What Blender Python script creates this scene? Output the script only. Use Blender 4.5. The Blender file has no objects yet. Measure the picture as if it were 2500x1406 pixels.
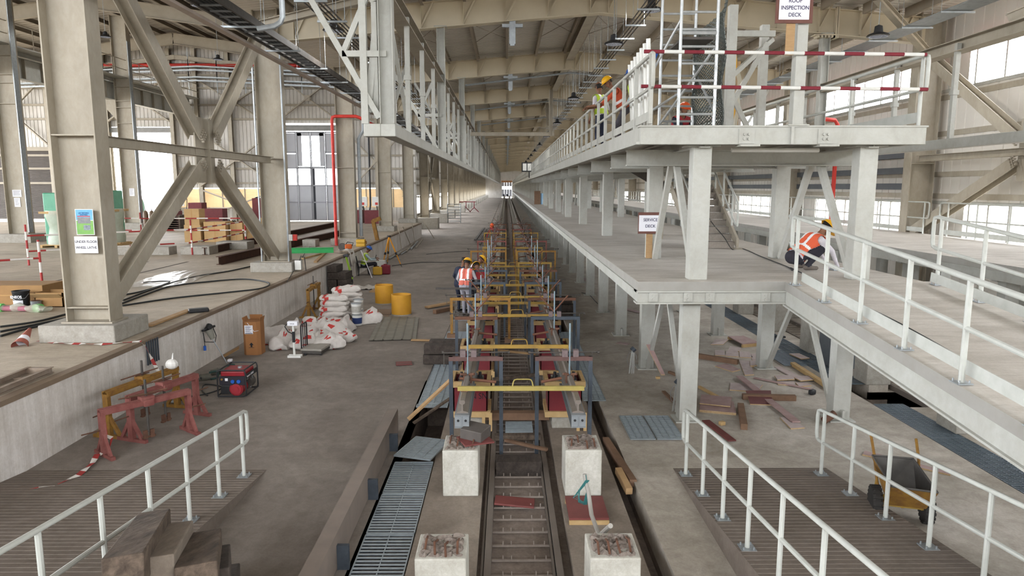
import bpy, math, random
import numpy as np
from mathutils import Vector as V, Matrix as M, Euler
random.seed(7)
rnd = random.uniform
SC = bpy.context.scene
COL = SC.collection
PI = math.pi

def R(d): return math.radians(d)

def lin(c):
    c /= 255.0
    return c / 12.92 if c <= .04045 else ((c + .055) / 1.055) ** 2.4

def rgb(h):
    return tuple(lin(int(h[i:i + 2], 16)) for i in (0, 2, 4)) + (1,)

MATS = {}
def mat(name, c, c2=None, rough=.75, metal=0., scale=2.5, bump=0., bscale=30., stretch=None, emit=0., alpha=1., contrast=.25, spec=.3, dirt=None):
    """procedural painted / concrete / timber surface: two tones mixed by noise, plus a fine bump"""
    if name in MATS: return MATS[name]
    m = bpy.data.materials.new(name); m.use_nodes = True
    nt = m.node_tree; N = nt.nodes; L = nt.links
    b = N['Principled BSDF']
    b.inputs['Roughness'].default_value = rough
    b.inputs['Metallic'].default_value = metal
    b.inputs['Specular IOR Level'].default_value = spec
    tc = N.new('ShaderNodeTexCoord'); src = tc.outputs['Object']
    if stretch:
        mp = N.new('ShaderNodeMapping'); mp.inputs['Scale'].default_value = stretch
        L.new(src, mp.inputs['Vector']); src = mp.outputs['Vector']
    if c2:
        n = N.new('ShaderNodeTexNoise'); n.inputs['Scale'].default_value = scale
        n.inputs['Detail'].default_value = 6; n.inputs['Roughness'].default_value = .62
        L.new(src, n.inputs['Vector'])
        r = N.new('ShaderNodeValToRGB')
        r.color_ramp.elements[0].position = .5 - contrast; r.color_ramp.elements[0].color = rgb(c)
        r.color_ramp.elements[1].position = .5 + contrast; r.color_ramp.elements[1].color = rgb(c2)
        L.new(n.outputs['Fac'], r.inputs['Fac']); col = r.outputs['Color']
        for ds, lo, hi, st in (dirt or []):       # further layers of dust, streaks and stains
            mp2 = N.new('ShaderNodeMapping'); mp2.inputs['Scale'].default_value = st; L.new(tc.outputs['Object'], mp2.inputs['Vector'])
            n3 = N.new('ShaderNodeTexNoise'); n3.inputs['Scale'].default_value = ds; n3.inputs['Detail'].default_value = 8; n3.inputs['Roughness'].default_value = .7; n3.inputs['Distortion'].default_value = .6
            L.new(mp2.outputs['Vector'], n3.inputs['Vector'])
            r3 = N.new('ShaderNodeValToRGB'); r3.color_ramp.elements[0].position = .36; r3.color_ramp.elements[1].position = .62
            r3.color_ramp.elements[0].color = (lo, lo * .985, lo * .96, 1); r3.color_ramp.elements[1].color = (hi, hi, hi, 1)
            mxx = N.new('ShaderNodeMixRGB'); mxx.blend_type = 'MULTIPLY'; mxx.inputs[0].default_value = 1
            L.new(n3.outputs['Fac'], r3.inputs['Fac']); L.new(col, mxx.inputs[1]); L.new(r3.outputs['Color'], mxx.inputs[2]); col = mxx.outputs[0]
        L.new(col, b.inputs['Base Color'])
    else:
        b.inputs['Base Color'].default_value = rgb(c)
    if bump:
        n2 = N.new('ShaderNodeTexNoise'); n2.inputs['Scale'].default_value = bscale; n2.inputs['Detail'].default_value = 4
        L.new(src, n2.inputs['Vector'])
        bp = N.new('ShaderNodeBump'); bp.inputs['Strength'].default_value = bump; bp.inputs['Distance'].default_value = .02
        L.new(n2.outputs['Fac'], bp.inputs['Height']); L.new(bp.outputs['Normal'], b.inputs['Normal'])
    if emit:
        b.inputs['Emission Color'].default_value = rgb(c); b.inputs['Emission Strength'].default_value = emit
    if alpha < 1: b.inputs['Alpha'].default_value = alpha
    MATS[name] = m
    return m

class MB:
    """collects simple solids and links them as ONE mesh"""
    def __init__(s): s.v = []; s.f = []; s.m = []; s.k = 0
    def mi(s, k): s.k = k; return s
    def add(s, vs, fs):
        o = len(s.v); s.v += [tuple(p) for p in vs]
        s.f += [tuple(i + o for i in f) for f in fs]; s.m += [s.k] * len(fs)
        return s
    def hexa(s, p):  # 8 corners: bottom ring then top ring
        return s.add(p, [(3, 2, 1, 0), (4, 5, 6, 7), (0, 1, 5, 4), (1, 2, 6, 5), (2, 3, 7, 6), (3, 0, 4, 7)])
    def box(s, x0, x1, y0, y1, z0, z1):
        return s.hexa([(x0, y0, z0), (x1, y0, z0), (x1, y1, z0), (x0, y1, z0), (x0, y0, z1), (x1, y0, z1), (x1, y1, z1), (x0, y1, z1)])
    def cbox(s, c, sz, rot=(0, 0, 0)):
        e = Euler([R(a) for a in rot]).to_matrix(); c = V(c); h = [a / 2 for a in sz]
        P = [c + e @ V((sx * h[0], sy * h[1], sz_ * h[2])) for sz_ in (-1, 1) for sx, sy in ((-1, -1), (1, -1), (1, 1), (-1, 1))]
        return s.hexa(P)
    def frame(s, p0, p1, up=(0, 0, 1)):
        p0 = V(p0); p1 = V(p1); d = (p1 - p0).normalized(); u = V(up)
        if abs(d.dot(u)) > .995: u = V((0, 1, 0))
        x = d.cross(u).normalized(); y = x.cross(d).normalized()
        return p0, p1, d, x, y
    def beam(s, p0, p1, w, h, up=(0, 0, 1)):
        p0, p1, d, x, y = s.frame(p0, p1, up); a = x * w / 2; b = y * h / 2
        return s.hexa([p0 - a - b, p0 + a - b, p0 + a + b, p0 - a + b, p1 - a - b, p1 + a - b, p1 + a + b, p1 - a + b])
    def ibeam(s, p0, p1, w, h, tf=.02, tw=.014, up=(0, 0, 1)):
        p0, p1, d, x, y = s.frame(p0, p1, up)
        P = [(-w / 2, -h / 2), (w / 2, -h / 2), (w / 2, -h / 2 + tf), (tw / 2, -h / 2 + tf), (tw / 2, h / 2 - tf), (w / 2, h / 2 - tf),
             (w / 2, h / 2), (-w / 2, h / 2), (-w / 2, h / 2 - tf), (-tw / 2, h / 2 - tf), (-tw / 2, -h / 2 + tf), (-w / 2, -h / 2 + tf)]
        return s.sweep(P, p0, p1, x, y)
    def channel(s, p0, p1, w, h, t=.012, up=(0, 0, 1)):
        p0, p1, d, x, y = s.frame(p0, p1, up)
        P = [(0, -h / 2), (w, -h / 2), (w, -h / 2 + t), (t, -h / 2 + t), (t, h / 2 - t), (w, h / 2 - t), (w, h / 2), (0, h / 2)]
        return s.sweep(P, p0, p1, x, y)
    def sweep(s, P, p0, p1, x, y):
        n = len(P)
        vs = [p0 + x * a + y * b for a, b in P] + [p1 + x * a + y * b for a, b in P]
        fs = [(i, (i + 1) % n, n + (i + 1) % n, n + i) for i in range(n)] + [tuple(range(n - 1, -1, -1)), tuple(range(n, 2 * n))]
        return s.add(vs, fs)
    def cyl(s, p0, p1, r, r1=None, n=12, caps=True):
        p0, p1, d, x, y = s.frame(p0, p1); r1 = r if r1 is None else r1
        c = [(math.cos(2 * PI * i / n), math.sin(2 * PI * i / n)) for i in range(n)]
        vs = [p0 + (x * a + y * b) * r for a, b in c] + [p1 + (x * a + y * b) * r1 for a, b in c]
        fs = [(i, (i + 1) % n, n + (i + 1) % n, n + i) for i in range(n)]
        if caps: fs += [tuple(range(n - 1, -1, -1)), tuple(range(n, 2 * n))]
        return s.add(vs, fs)
    def tube(s, pts, r, n=8, closed=False):
        pts = [V(p) for p in pts]; k = len(pts); vs = []; px = None
        for i in range(k):
            a = pts[i - 1] if (i or closed) else pts[0]; b = pts[(i + 1) % k] if (i < k - 1 or closed) else pts[-1]
            d = (b - a).normalized()
            if px is None:
                u = V((0, 0, 1)) if abs(d.z) < .95 else V((0, 1, 0)); x = d.cross(u).normalized()
            else:
                x = (px - d * px.dot(d)).normalized()
            px = x; y = x.cross(d)
            vs += [pts[i] + (x * math.cos(2 * PI * j / n) + y * math.sin(2 * PI * j / n)) * r for j in range(n)]
        fs = []
        for i in range(k if closed else k - 1):
            o, q = i * n, ((i + 1) % k) * n
            fs += [(o + j, o + (j + 1) % n, q + (j + 1) % n, q + j) for j in range(n)]
        if not closed: fs += [tuple(range(n - 1, -1, -1)), tuple(range((k - 1) * n, k * n))]
        return s.add(vs, fs)
    def lathe(s, prof, c=(0, 0, 0), n=24, ax=(0, 0, 1), caps=True):
        p0, p1, d, x, y = s.frame(c, V(c) + V(ax)); k = len(prof)
        vs = [p0 + d * z + (x * math.cos(2 * PI * j / n) + y * math.sin(2 * PI * j / n)) * r for r, z in prof for j in range(n)]
        fs = [(i * n + j, i * n + (j + 1) % n, (i + 1) * n + (j + 1) % n, (i + 1) * n + j) for i in range(k - 1) for j in range(n)]
        if caps: fs += [tuple(range(n - 1, -1, -1)), tuple(range((k - 1) * n, k * n))]
        return s.add(vs, fs)
    def prism(s, poly, o, x, y, depth):  # polygon in the plane o + a*x + b*y, pushed along depth vector
        o = V(o); x = V(x); y = V(y); dp = V(depth); n = len(poly)
        vs = [o + x * a + y * b for a, b in poly]; vs += [p + dp for p in vs]
        return s.add(vs, [tuple(range(n - 1, -1, -1)), tuple(range(n, 2 * n))] + [(i, (i + 1) % n, n + (i + 1) % n, n + i) for i in range(n)])
    def sphere(s, c, r, n=12, m=8, sc=(1, 1, 1)):
        vs = [(c[0] + r * sc[0] * math.sin(PI * (i + .5) / m) * math.cos(2 * PI * j / n), c[1] + r * sc[1] * math.sin(PI * (i + .5) / m) * math.sin(2 * PI * j / n),
               c[2] + r * sc[2] * math.cos(PI * (i + .5) / m)) for i in range(m) for j in range(n)]
        fs = [(i * n + (j + 1) % n, i * n + j, (i + 1) * n + j, (i + 1) * n + (j + 1) % n) for i in range(m - 1) for j in range(n)]
        fs += [tuple(range(n)), tuple(range(m * n - 1, (m - 1) * n - 1, -1))]
        return s.add(vs, fs)
    def grid(s, fn, nu, nv):
        vs = [fn(i / nu, j / nv) for i in range(nu + 1) for j in range(nv + 1)]
        return s.add(vs, [(i * (nv + 1) + j, (i + 1) * (nv + 1) + j, (i + 1) * (nv + 1) + j + 1, i * (nv + 1) + j + 1) for i in range(nu) for j in range(nv)])
    def build(s, name, m, parent=None, smooth=False, bevel=0., label=None, kind=None, solid=0.):
        me = bpy.data.meshes.new(name); off = (0, 0, 0)
        if parent is not None:
            p = parent; off = V((0, 0, 0))
            while p is not None: off = off + p.location; p = p.parent
        me.from_pydata([(v[0] - off[0], v[1] - off[1], v[2] - off[2]) for v in s.v], [], s.f)
        for q in (m if isinstance(m, (list, tuple)) else [m]): me.materials.append(q)
        if any(s.m): me.polygons.foreach_set('material_index', s.m)
        if smooth:
            me.shade_smooth(); me.set_sharp_from_angle(angle=R(40))
        me.update()
        o = bpy.data.objects.new(name, me); COL.objects.link(o)
        if parent is not None: o.parent = parent
        if bevel:
            bv = o.modifiers.new('edge', 'BEVEL'); bv.width = bevel; bv.segments = 2; bv.limit_method = 'ANGLE'
        if solid:
            sd = o.modifiers.new('thick', 'SOLIDIFY'); sd.thickness = solid
        if label: o['label'] = label
        if kind: o['kind'] = kind
        return o

def tag(o, label, cat, group=None, kind=None):
    o['label'] = label; o['category'] = cat
    if group: o['group'] = group
    if kind: o['kind'] = kind
    return o

def thing(name, label, cat, loc=(0, 0, 0), group=None, rot=0.):
    o = bpy.data.objects.new(name, None); COL.objects.link(o); o.location = loc
    o.empty_display_size = .1; o.rotation_euler = (0, 0, R(rot))
    return tag(o, label, cat, group)

def struct(o):
    o['kind'] = 'structure'; return o

def kids(o): return [c for c in o.children]

def copy_tree(o, parent=None):
    c = o.copy(); COL.objects.link(c); c.parent = parent
    for ch in list(o.children): copy_tree(ch, c)
    return c

def dup(o, loc, label, group=None, rot=None):
    c = copy_tree(o); c.location = loc
    if rot is not None: c.rotation_euler = (0, 0, R(rot)) if not isinstance(rot, tuple) else rot
    c['label'] = label
    if group: c['group'] = group
    return c

def lettering(body, size, m, parent, loc, rot, name='lettering', align='CENTER', bold=0., sx=1.):
    cu = bpy.data.curves.new(name, 'FONT'); cu.body = body; cu.size = size; cu.align_x = align; cu.align_y = 'CENTER'
    cu.extrude = .0008; cu.offset = bold; cu.space_line = 1.0
    t = bpy.data.objects.new(name, cu); COL.objects.link(t)
    dg = bpy.context.evaluated_depsgraph_get(); dg.update()
    me = bpy.data.meshes.new_from_object(t.evaluated_get(dg)); bpy.data.objects.remove(t); bpy.data.curves.remove(cu)
    me.materials.clear(); me.materials.append(m)
    o = bpy.data.objects.new(name, me); COL.objects.link(o)
    if parent is not None:
        p = parent; off = V((0, 0, 0))
        while p is not None: off = off + p.location; p = p.parent
        o.parent = parent; o.location = V(loc) - off
    else: o.location = loc
    o.rotation_euler = [R(a) for a in rot]; o.scale = (sx, 1, 1)
    return o

ORD = 'nearest,second,third,fourth,fifth,sixth,seventh,eighth,ninth,tenth'.split(',')
def nth(i, what):  # "nearest X" / "third X from the near end"
    return 'nearest ' + what if i == 0 else ORD[i] + ' ' + what + ' from the near end'

# ---------------------------------------------------------------- camera: phone main lens, held high on the cross deck
CAMZ = 3.85
cam = bpy.data.cameras.new('camera'); cam.sensor_width = 36; cam.lens = 1700 / 2500 * 36; cam.clip_end = 600; cam.clip_start = .05
co = bpy.data.objects.new('camera', cam); COL.objects.link(co)
PITCH = math.atan(247 / 1700); YAW = math.atan(14 * math.cos(PITCH) / 1700)
co.location = (0, 0, CAMZ); co.rotation_euler = (PI / 2 - PITCH, 0, -YAW); SC.camera = co

# ---------------------------------------------------------------- materials
STL = mat('beige_painted_steel', '999285', 'a7a092', .6, scale=1.6, bump=.05, bscale=14, dirt=[(1.2, .88, 1.04, (1, 1, .4)), (9, .94, 1.03, (1, 1, .5))])
STD = mat('dusty_beige_steel', '9a9284', '888072', .7, scale=1.3)
STW = mat('pale_grey_steel', 'adaea9', 'a0a19b', .5, scale=1.8, bump=.06, bscale=12, dirt=[(1.5, .9, 1.03, (1, 1, .5)), (10, .95, 1.03, (1, 1, 1))])
STR = mat('white_painted_rail', 'b9bbb6', 'a6a8a1', .42, scale=5)
STG = mat('galvanised_steel', 'a6abae', '8a9093', .4, .6, scale=9)
STB = mat('blue_grey_steel', '383e46', '464d55', .55, .2, scale=14)
STK = mat('dark_steel', '3d3a38', '55504b', .6, .3, scale=8)
RST = mat('rusty_steel', '4a342a', '6a4a3a', .85, scale=9)
RPR = mat('red_oxide_paint', '6f3d39', '83534d', .8, scale=7, contrast=.15)
YEL = mat('yellow_paint', '9f8136', '826838', .65, scale=6)
YLO = mat('worn_orange_yellow_paint', '94702f', '73502c', .75, scale=9, contrast=.2)
YBR = mat('bright_yellow_plastic', 'c29a34', 'b58d2e', .5, scale=3)
FLO = mat('floor_concrete', '867f79', '726b65', .82, scale=.9, bump=.06, bscale=9, contrast=.22, dirt=[(.45, .8, 1.14, (1, .6, 1)), (5, .88, 1.08, (1, 1, 1)), (38, .93, 1.06, (1, 1, 1))])
FLR = mat('pale_floor_concrete', 'b0aaa2', '99938a', .85, scale=1.1, bump=.08, bscale=7, contrast=.2, dirt=[(.6, .84, 1.12, (1, 1, 1)), (4, .86, 1.1, (1, 1, 1)), (30, .92, 1.06, (1, 1, 1))])
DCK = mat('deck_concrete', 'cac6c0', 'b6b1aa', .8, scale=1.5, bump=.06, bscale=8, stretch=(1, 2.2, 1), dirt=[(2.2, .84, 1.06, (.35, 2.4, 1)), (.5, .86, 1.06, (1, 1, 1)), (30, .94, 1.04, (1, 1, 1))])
PLT = mat('platform_concrete', 'b9ae9e', 'a4998a', .62, scale=.8, bump=.06, bscale=8, dirt=[(.35, .76, 1.06, (1, .7, 1)), (3, .86, 1.08, (.6, 1.6, 1)), (24, .93, 1.05, (1, 1, 1))])
CUR = mat('curb_concrete', '91877d', '7d7369', .9, scale=1.6, bump=.1, bscale=14, dirt=[(1.3, .72, 1.12, (1, .7, 1)), (22, .9, 1.07, (1, 1, 1))])
CON = mat('cast_concrete', 'a5a29b', '8d8982', .9, scale=3, bump=.15, bscale=22, dirt=[(3, .82, 1.08, (1, 1, 1)), (26, .9, 1.07, (1, 1, 1))])
COW = mat('whitewashed_concrete', 'bbbab3', 'a5a39a', .9, scale=6, bump=.2, bscale=30, dirt=[(4, .84, 1.05, (1, 1, .6)), (30, .9, 1.06, (1, 1, 1))])
BRK = mat('broken_concrete', '5f554e', '877d75', .95, scale=14, bump=.8, bscale=18)
WWL = mat('limewashed_wall', 'e2e0de', 'c6c0ba', .9, scale=1.4, bump=.1, bscale=12, stretch=(1, 1.5, .45), contrast=.3, dirt=[(4, .8, 1.03, (1, 1.6, .12)), (1.2, .88, 1.02, (1, 1, 1)), (20, .93, 1.04, (1, 1, 1))])
PIT = mat('dusty_pit_floor', '80756d', '6d635c', .95, scale=4, bump=.25, bscale=16, dirt=[(2, .75, 1.12, (1, 1, 1)), (18, .85, 1.1, (1, 1, 1))])
WOD = mat('raw_pine', 'aa8c66', '917453', .8, scale=5, stretch=(1, 1, 6))
WOY = mat('yellow_pine', 'b89d72', 'a2855a', .8, scale=6)
WOB = mat('brown_timber', '7c614d', '665040', .85, scale=6)
WOK = mat('tarred_timber', '393330', '4b433d', .9, dirt=[(7, .65, 1.2, (2.2, .5, 2.2))], scale=6, bump=.4, bscale=14)
WOG = mat('weathered_timber', '66594d', '40362f', .9, dirt=[(7, .6, 1.15, (2.2, .35, 2.2))], scale=5, bump=.35, bscale=12, stretch=(2, .5, 2), contrast=.2)
PLY = mat('film_faced_plywood', 'a39290', '8a7571', .6, scale=4)
PLR = mat('red_plywood', '74403d', '633634', .6, scale=5)
PLE = mat('plywood_edge', 'b79f7b', 'a08560', .8, scale=30)
RED = mat('red_paint', 'c23a30', 'a93029', .5, scale=6)
RDW = mat('dark_red_paint', '7b2230', '6b1d2a', .5, scale=8)
WHT = mat('white_paint', 'd8d8d4', 'c8c8c2', .5, scale=5)
PAP = mat('white_paper', 'dcdce2', None, .7)
BLK = mat('black_plastic', '1f2022', '2b2b2d', .5, scale=9)
RUB = mat('black_rubber', '282726', '353230', .85, scale=8)
INK = mat('black_ink', '1b1c22', None, .8)
CRD = mat('brown_cardboard', '9b7950', '8c6c47', .85, scale=3)
CRY = mat('tan_carton', 'b7986c', 'a88a60', .85, scale=3)
BLU = mat('blue_plastic', '2459b0', '1d4c9d', .45, scale=4)
SHT = mat('wall_sheet', 'c9c6c1', 'b6b2ab', .6, scale=.5, contrast=.3, dirt=[(1, .84, 1.04, (1, 1, .3))])
SHD = mat('grey_door_panel', 'a9aaae', '9b9ca1', .55, scale=.7)
SHU = mat('roller_shutter', '57514d', '4d4844', .6, scale=1)
ROF = mat('roof_sheet', 'e4e0d8', 'd2cec6', .55, .1, scale=.4, contrast=.3)
RFD = mat('dark_roof_sheet', 'a29b90', '8f887e', .6, scale=.4)
GLS = mat('frosted_window_pane', 'e8eef2', None, .6)
GRN = mat('green_paint', '2f9a53', '2a8a4a', .5, scale=4)
SKY=32; EXPO=-.95
# ================================================================= SETTING
RG = -11   # the roof starts here, the unseen bay behind is left open for top light
YF = 250.0            # far end wall of the main hall
CY = [12.6 + 10.5 * i for i in range(23)]     # column rows
def S(mb, name, m, **k): return struct(mb.build(name, m, None, **k))

# ---- floor, with the service pit and the drain channels left open
fl = MB()
fl.box(-6.6, -1.60, -14, YF, -.3, 0)
fl.box(-1.60, -1.02, 13.6, YF, -.3, -.02)
fl.box(-8.6, -6.6, 54.2, YF, -.3, -.004)
S(fl, 'floor', FLO)
fr = MB()
fr.box(1.68, 2.35, -14, 11.6, -.3, 0); fr.box(1.68, 2.35, 11.6, YF, -.3, 0)
fr.box(2.35, 6.55, -14, YF, -.3, 0)
fr.box(7.12, 9.4, -14, 11.8, -.3, 0); fr.box(9.4, 14.3, -14, YF, -.3, 0)
fr.box(7.12, 7.5, 13.2, YF, -.3, 0); fr.box(7.5, 9.4, 13.2, YF, -.5, -.12)
S(fr, 'floor_right', FLR)
cb = MB()
cb.box(-1.02, -.31, -14, YF, -.5, .0); cb.box(.68, 1.44, -14, YF, -.5, .0)
S(cb, 'trim_1', CUR)
pf = MB()
pf.box(-.31, .68, -14, YF, -.4, -.13); pf.box(-1.60, -1.02, -14, 13.6, -1.1, -.95); pf.box(1.44, 1.68, -14, YF, -.6, -.42)
pf.box(6.55, 7.12, -14, YF, -.5, -.3); pf.box(7.12, 9.4, 11.8, 13.2, -.7, -.5)
pf.box(-1.62, -1.60, -14, 13.6, -1.0, 0).box(-1.02, -1.0, -14, 13.6, -1.0, -.3); pf.box(1.68, 1.70, -14, YF, -.6, -.3)
pf.box(-1.62, -1.0, 13.6, 13.65, -1.0, -.05).box(7.12, 9.4, 11.75, 11.8, -.7, -.05).box(7.12, 9.4, 13.2, 13.25, -.7, -.15).box(9.4, 9.45, 11.75, 13.25, -.7, -.05)
S(pf, 'floor_pit', PIT)

# ---- raised platform on the left with its limewashed retaining wall
PZ = 1.08
S(MB().box(-50, -6.62, -14, 54.2, 0, PZ), 'floor_platform', PLT)
S(MB().box(-6.62, -6.575, -14, 54.2, 0, PZ - .06), 'wall_platform', WWL)
S(MB().box(-6.72, -6.56, -14, 54.2, PZ - .06, PZ + .012), 'trim_2', mat('edging_strip', '7d6c5a', '6b5d50', .85, scale=3))
S(MB().box(-50, -8.0, 54.2, 57.2, 0, PZ - .02), 'floor_platform_end', PLT)

# ---- two sloped ramps that climb towards the cross deck
def ramp(name, x0, x1, y0, y1, zt, pitch=.095):
    mb = MB(); n = int((y0 - y1) / pitch); k = zt / (y0 - y1); P = []
    for i in range(n):
        y = y0 - i * pitch; z = (y0 - y) * k
        P += [(y, z), (y - pitch * .8, z + pitch * .8 * k), (y - pitch * .84, z + pitch * .84 * k - .006), (y - pitch * .96, z + pitch * .96 * k - .006)]
    vs = [(x0, y, z) for y, z in P] + [(x1, y, z) for y, z in P]; m_ = len(P)
    mb.add(vs, [(i, i + 1, m_ + i + 1, m_ + i) for i in range(m_ - 1)])
    for x in (x0, x1): mb.add([(x, y0, -.01), (x, y1, -.01), (x, y1, zt), (x, y0, .0)], [(0, 1, 2, 3)])
    S(mb, name, mat('ridged_ramp_concrete', '756c64', '665d56', .85, scale=1.2, bump=.08, bscale=10, dirt=[(1.2, .8, 1.1, (1, 1, 1)), (14, .9, 1.06, (1, 1, 1))]))
ramp('floor_ramp_left', -6.57, -3.3, 9.15, -2, 1.17)
ramp('floor_ramp_right', 2.3, 4.42, 9.15, -2, 1.17)

# ---- sheeted walls
def sheet_x(mb, x0, x1, y, z0, z1, p=.3, d=.035):      # faces -Y
    n = max(1, int(round((x1 - x0) / p))); p = (x1 - x0) / n; P = []
    for i in range(n):
        x = x0 + i * p
        P += [(x, y), (x + p * .8, y), (x + p * .85, y + d), (x + p * .95, y + d)]
    P.append((x1, y)); k = len(P)
    mb.add([(a, b, z0) for a, b in P] + [(a, b, z1) for a, b in P], [(i, i + 1, k + i + 1, k + i) for i in range(k - 1)])
def sheet_y(mb, y0, y1, x, z0, z1, p=.45, d=.018):
    n = max(1, int(round((y1 - y0) / p))); p = (y1 - y0) / n; P = []
    for i in range(n):
        y = y0 + i * p
        P += [(x, y), (x, y + p * .8), (x + d, y + p * .85), (x + d, y + p * .95)]
    P.append((x, y1)); k = len(P)
    mb.add([(a, b, z0) for a, b in P] + [(a, b, z1) for a, b in P], [(i, i + 1, k + i + 1, k + i) for i in range(k - 1)])

YB = 57.3
bw = MB()
for x0, x1, z0, z1 in [(-50, -36.2, 6.8, 16), (-36.2, -31.6, 1.0, 16), (-31.6, -26.8, 8.6, 16), (-26.8, -19.3, 1.0, 2.2), (-26.8, -19.3, 3.75, 16),
                       (-19.3, -18.1, 1.0, 16), (-18.1, -13.4, 8.9, 16), (-13.4, -12.6, 1.0, 16), (-12.6, -8.0, 1.0, 2.2), (-12.6, -8.0, 3.75, 16), (-8.0, -7.3, 0, 13.5)]:
    sheet_x(bw, x0, x1, YB, z0, z1)
S(bw, 'wall_back', SHT)
# girts and posts that carry the sheets
g = MB()
for z in (4.15, 5.3, 6.35, 9.2, 10.3, 11.6, 12.6, 13.4):
    for x0, x1 in [(-50, -36.3), (-36, -31.7), (-26.7, -18.2), (-13.3, -7.4)] if z < 9 else [(-50, -7.4)]:
        g.beam((x0, YB - .12, z), (x1, YB - .12, z), .14, .16)
S(g, 'trim_3', STD)
g = MB()
for x in (-31.75, -26.6, -24.6, -22.0, -18.35, -13.2, -10.4, -36.4):
    g.ibeam((x, YB - .25, 1.05), (x, YB - .25, 14.6), .3, .35, up=(0, 1, 0))
S(g, 'trim_4', STL)
# lintel masonry strips above the two door openings
lb = MB(); lb.box(-31.8, -26.6, YB - .2, YB + .1, 8.15, 8.55); lb.box(-18.2, -13.3, YB - .2, YB + .1, 8.3, 8.75)
S(lb, 'trim_5', mat('grey_block_course', '8e8e8c', '7d7d7b', .9, scale=3))
# louvre bands lit from outside
for i, (x0, x1) in enumerate([(-26.7, -19.4), (-12.5, -8.1)]):
    lv = MB()
    for k in range(15): lv.cbox(((x0 + x1) / 2, YB, 2.25 + k * .1), (x1 - x0, .012, .14), (-40, 0, 0))
    w = S(lv, 'window_%d' % (i + 1), mat('louvre_blades', 'd2bd99', 'c4ae8a', .6, scale=2))
    fm = MB()
    for x in np.linspace(x0, x1, 5): fm.box(x - .04, x + .04, YB - .08, YB, 2.2, 3.75)
    fm.build('window_frame', STD, w)

# white folding door of four leaves with an open wicket panel high up
d1 = bpy.data.objects.new('door_1', None); COL.objects.link(d1); struct(d1); d1.location = (-15.75, YB, 1.1)
lw = 4.56 / 4
for i in range(4):
    xa = -18.03 + i * lw; lf = MB()
    for z0, z1 in ([(1.2, 2.6), (2.6, 3.95), (5.35, 6.5), (6.5, 8.15)] if i in (0, 3) else [(1.2, 2.6), (2.6, 3.95), (5.35, 5.5)] + ([(5.5, 8.15)] if False else [])):
        lf.box(xa + .05, xa + lw - .05, YB - .06, YB, z0 + .03, z1 - .03)
    if i in (1, 2):
        a, b = (xa + .05, xa + .42) if i == 1 else (xa + lw - .42, xa + lw - .05)
        lf.box(a, b, YB - .06, YB, 5.5, 8.15)
        lf.box(xa + .05, xa + lw - .05, YB - .06, YB, 7.9, 8.15)
    o = lf.build('door_leaf', SHD, d1)
    fm = MB()
    for z in (1.18, 2.6, 3.95, 5.35, 6.6, 8.18):
        if z == 6.6 and i in (1, 2): continue
        fm.box(xa + .02, xa + lw - .02, YB - .09, YB - .02, z - .05, z + .05)
    fm.box(xa + .01, xa + .08, YB - .09, YB - .02, 1.15, 8.2); fm.box(xa + lw - .08, xa + lw - .01, YB - .09, YB - .02, 1.15, 8.2)
    fm.build('leaf_frame', mat('door_frame_grey', '8f9094', '84858a', .5, scale=2), o)
    p = MB().box(xa + .1, xa + lw - .1, YB - .04, YB - .035, 4.0, 5.3)
    p.build('vision_pane', mat('film_covered_pane', 'e6cfd0', 'ddc2c4', .5, scale=6, alpha=.55), o)
S(MB().box(-16.0 + .15, -15.6 + .1, YB - .07, YB - .065, 1.2, 5.4), 'trim_6', mat('dark_gap', '33353a', None, .8))

# roller shutter far left
sh = MB()
for k in range(52): sh.cyl((-50, YB - .05, 1.32 + k * .105), (-36.3, YB - .05, 1.32 + k * .105), .06, n=8, caps=False)
sh.box(-50, -36.3, YB - .04, YB - .02, 1.27, 6.8)
S(sh, 'door_2', SHU)
S(MB().box(-50, -36.2, YB - .3, YB, 6.7, 7.0), 'trim_7', STD)

# ---- left wall of the main hall beyond the platform, strip window below, sheet above
WL = -8.5
wl = MB(); sheet_y(wl, 57.3, YF, WL, 3.1, 9.5); sheet_y(wl, 57.3, YF, WL, 0, 1.3)
S(wl, 'wall_left', SHT)
S(MB().box(WL - .02, WL + .05, -14, 57.3, 9.2, 13.6), 'wall_left_upper', RFD)
wf = MB()
for y in np.arange(58, YF, 1.3): wf.box(WL, WL + .05, y - .03, y + .03, 1.3, 3.1)
for z in (1.3, 3.07): wf.box(WL, WL + .07, 57.3, YF, z - .03, z + .05)
S(wf, 'window_3', STW)
g = MB()
for z in (1.0, 4.0, 5.6, 7.2, 8.6): g.beam((WL + .12, 57.5, z), (WL + .12, YF, z), .14, .16)
S(g, 'trim_8', STD)

# ---- right wall: sheet, lower strip window, clerestory strip window
WR = 14.2; Z1, Z2, Z3, Z4 = 2.15, 3.35, 6.9, 8.28
wr = MB(); sheet_y(wr, -14, YF, WR, 0, Z1); sheet_y(wr, -14, YF, WR, Z2, Z3); sheet_y(wr, -14, YF, WR, Z4, 9.6)
for c in CY[1:]:
    sheet_y(wr, c - 1.5, c + 1.5, WR - .01, Z1, Z2); sheet_y(wr, c - 1.15, c + .35, WR - .01, Z3, Z4)
S(wr, 'wall_right', mat('pale_wall_sheet', 'd6d2ca', 'c6c1b8', .6, scale=.5, contrast=.3))
pane = bpy.data.materials.new('window_pane_glass'); pane.use_nodes = True
nt = pane.node_tree; nt.nodes.remove(nt.nodes['Principled BSDF']); ot = nt.nodes['Material Output']
tr = nt.nodes.new('ShaderNodeBsdfTransparent'); gl = nt.nodes.new('ShaderNodeBsdfGlossy'); mx = nt.nodes.new('ShaderNodeMixShader')
gl.inputs['Roughness'].default_value = .1; mx.inputs[0].default_value = .06
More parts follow.
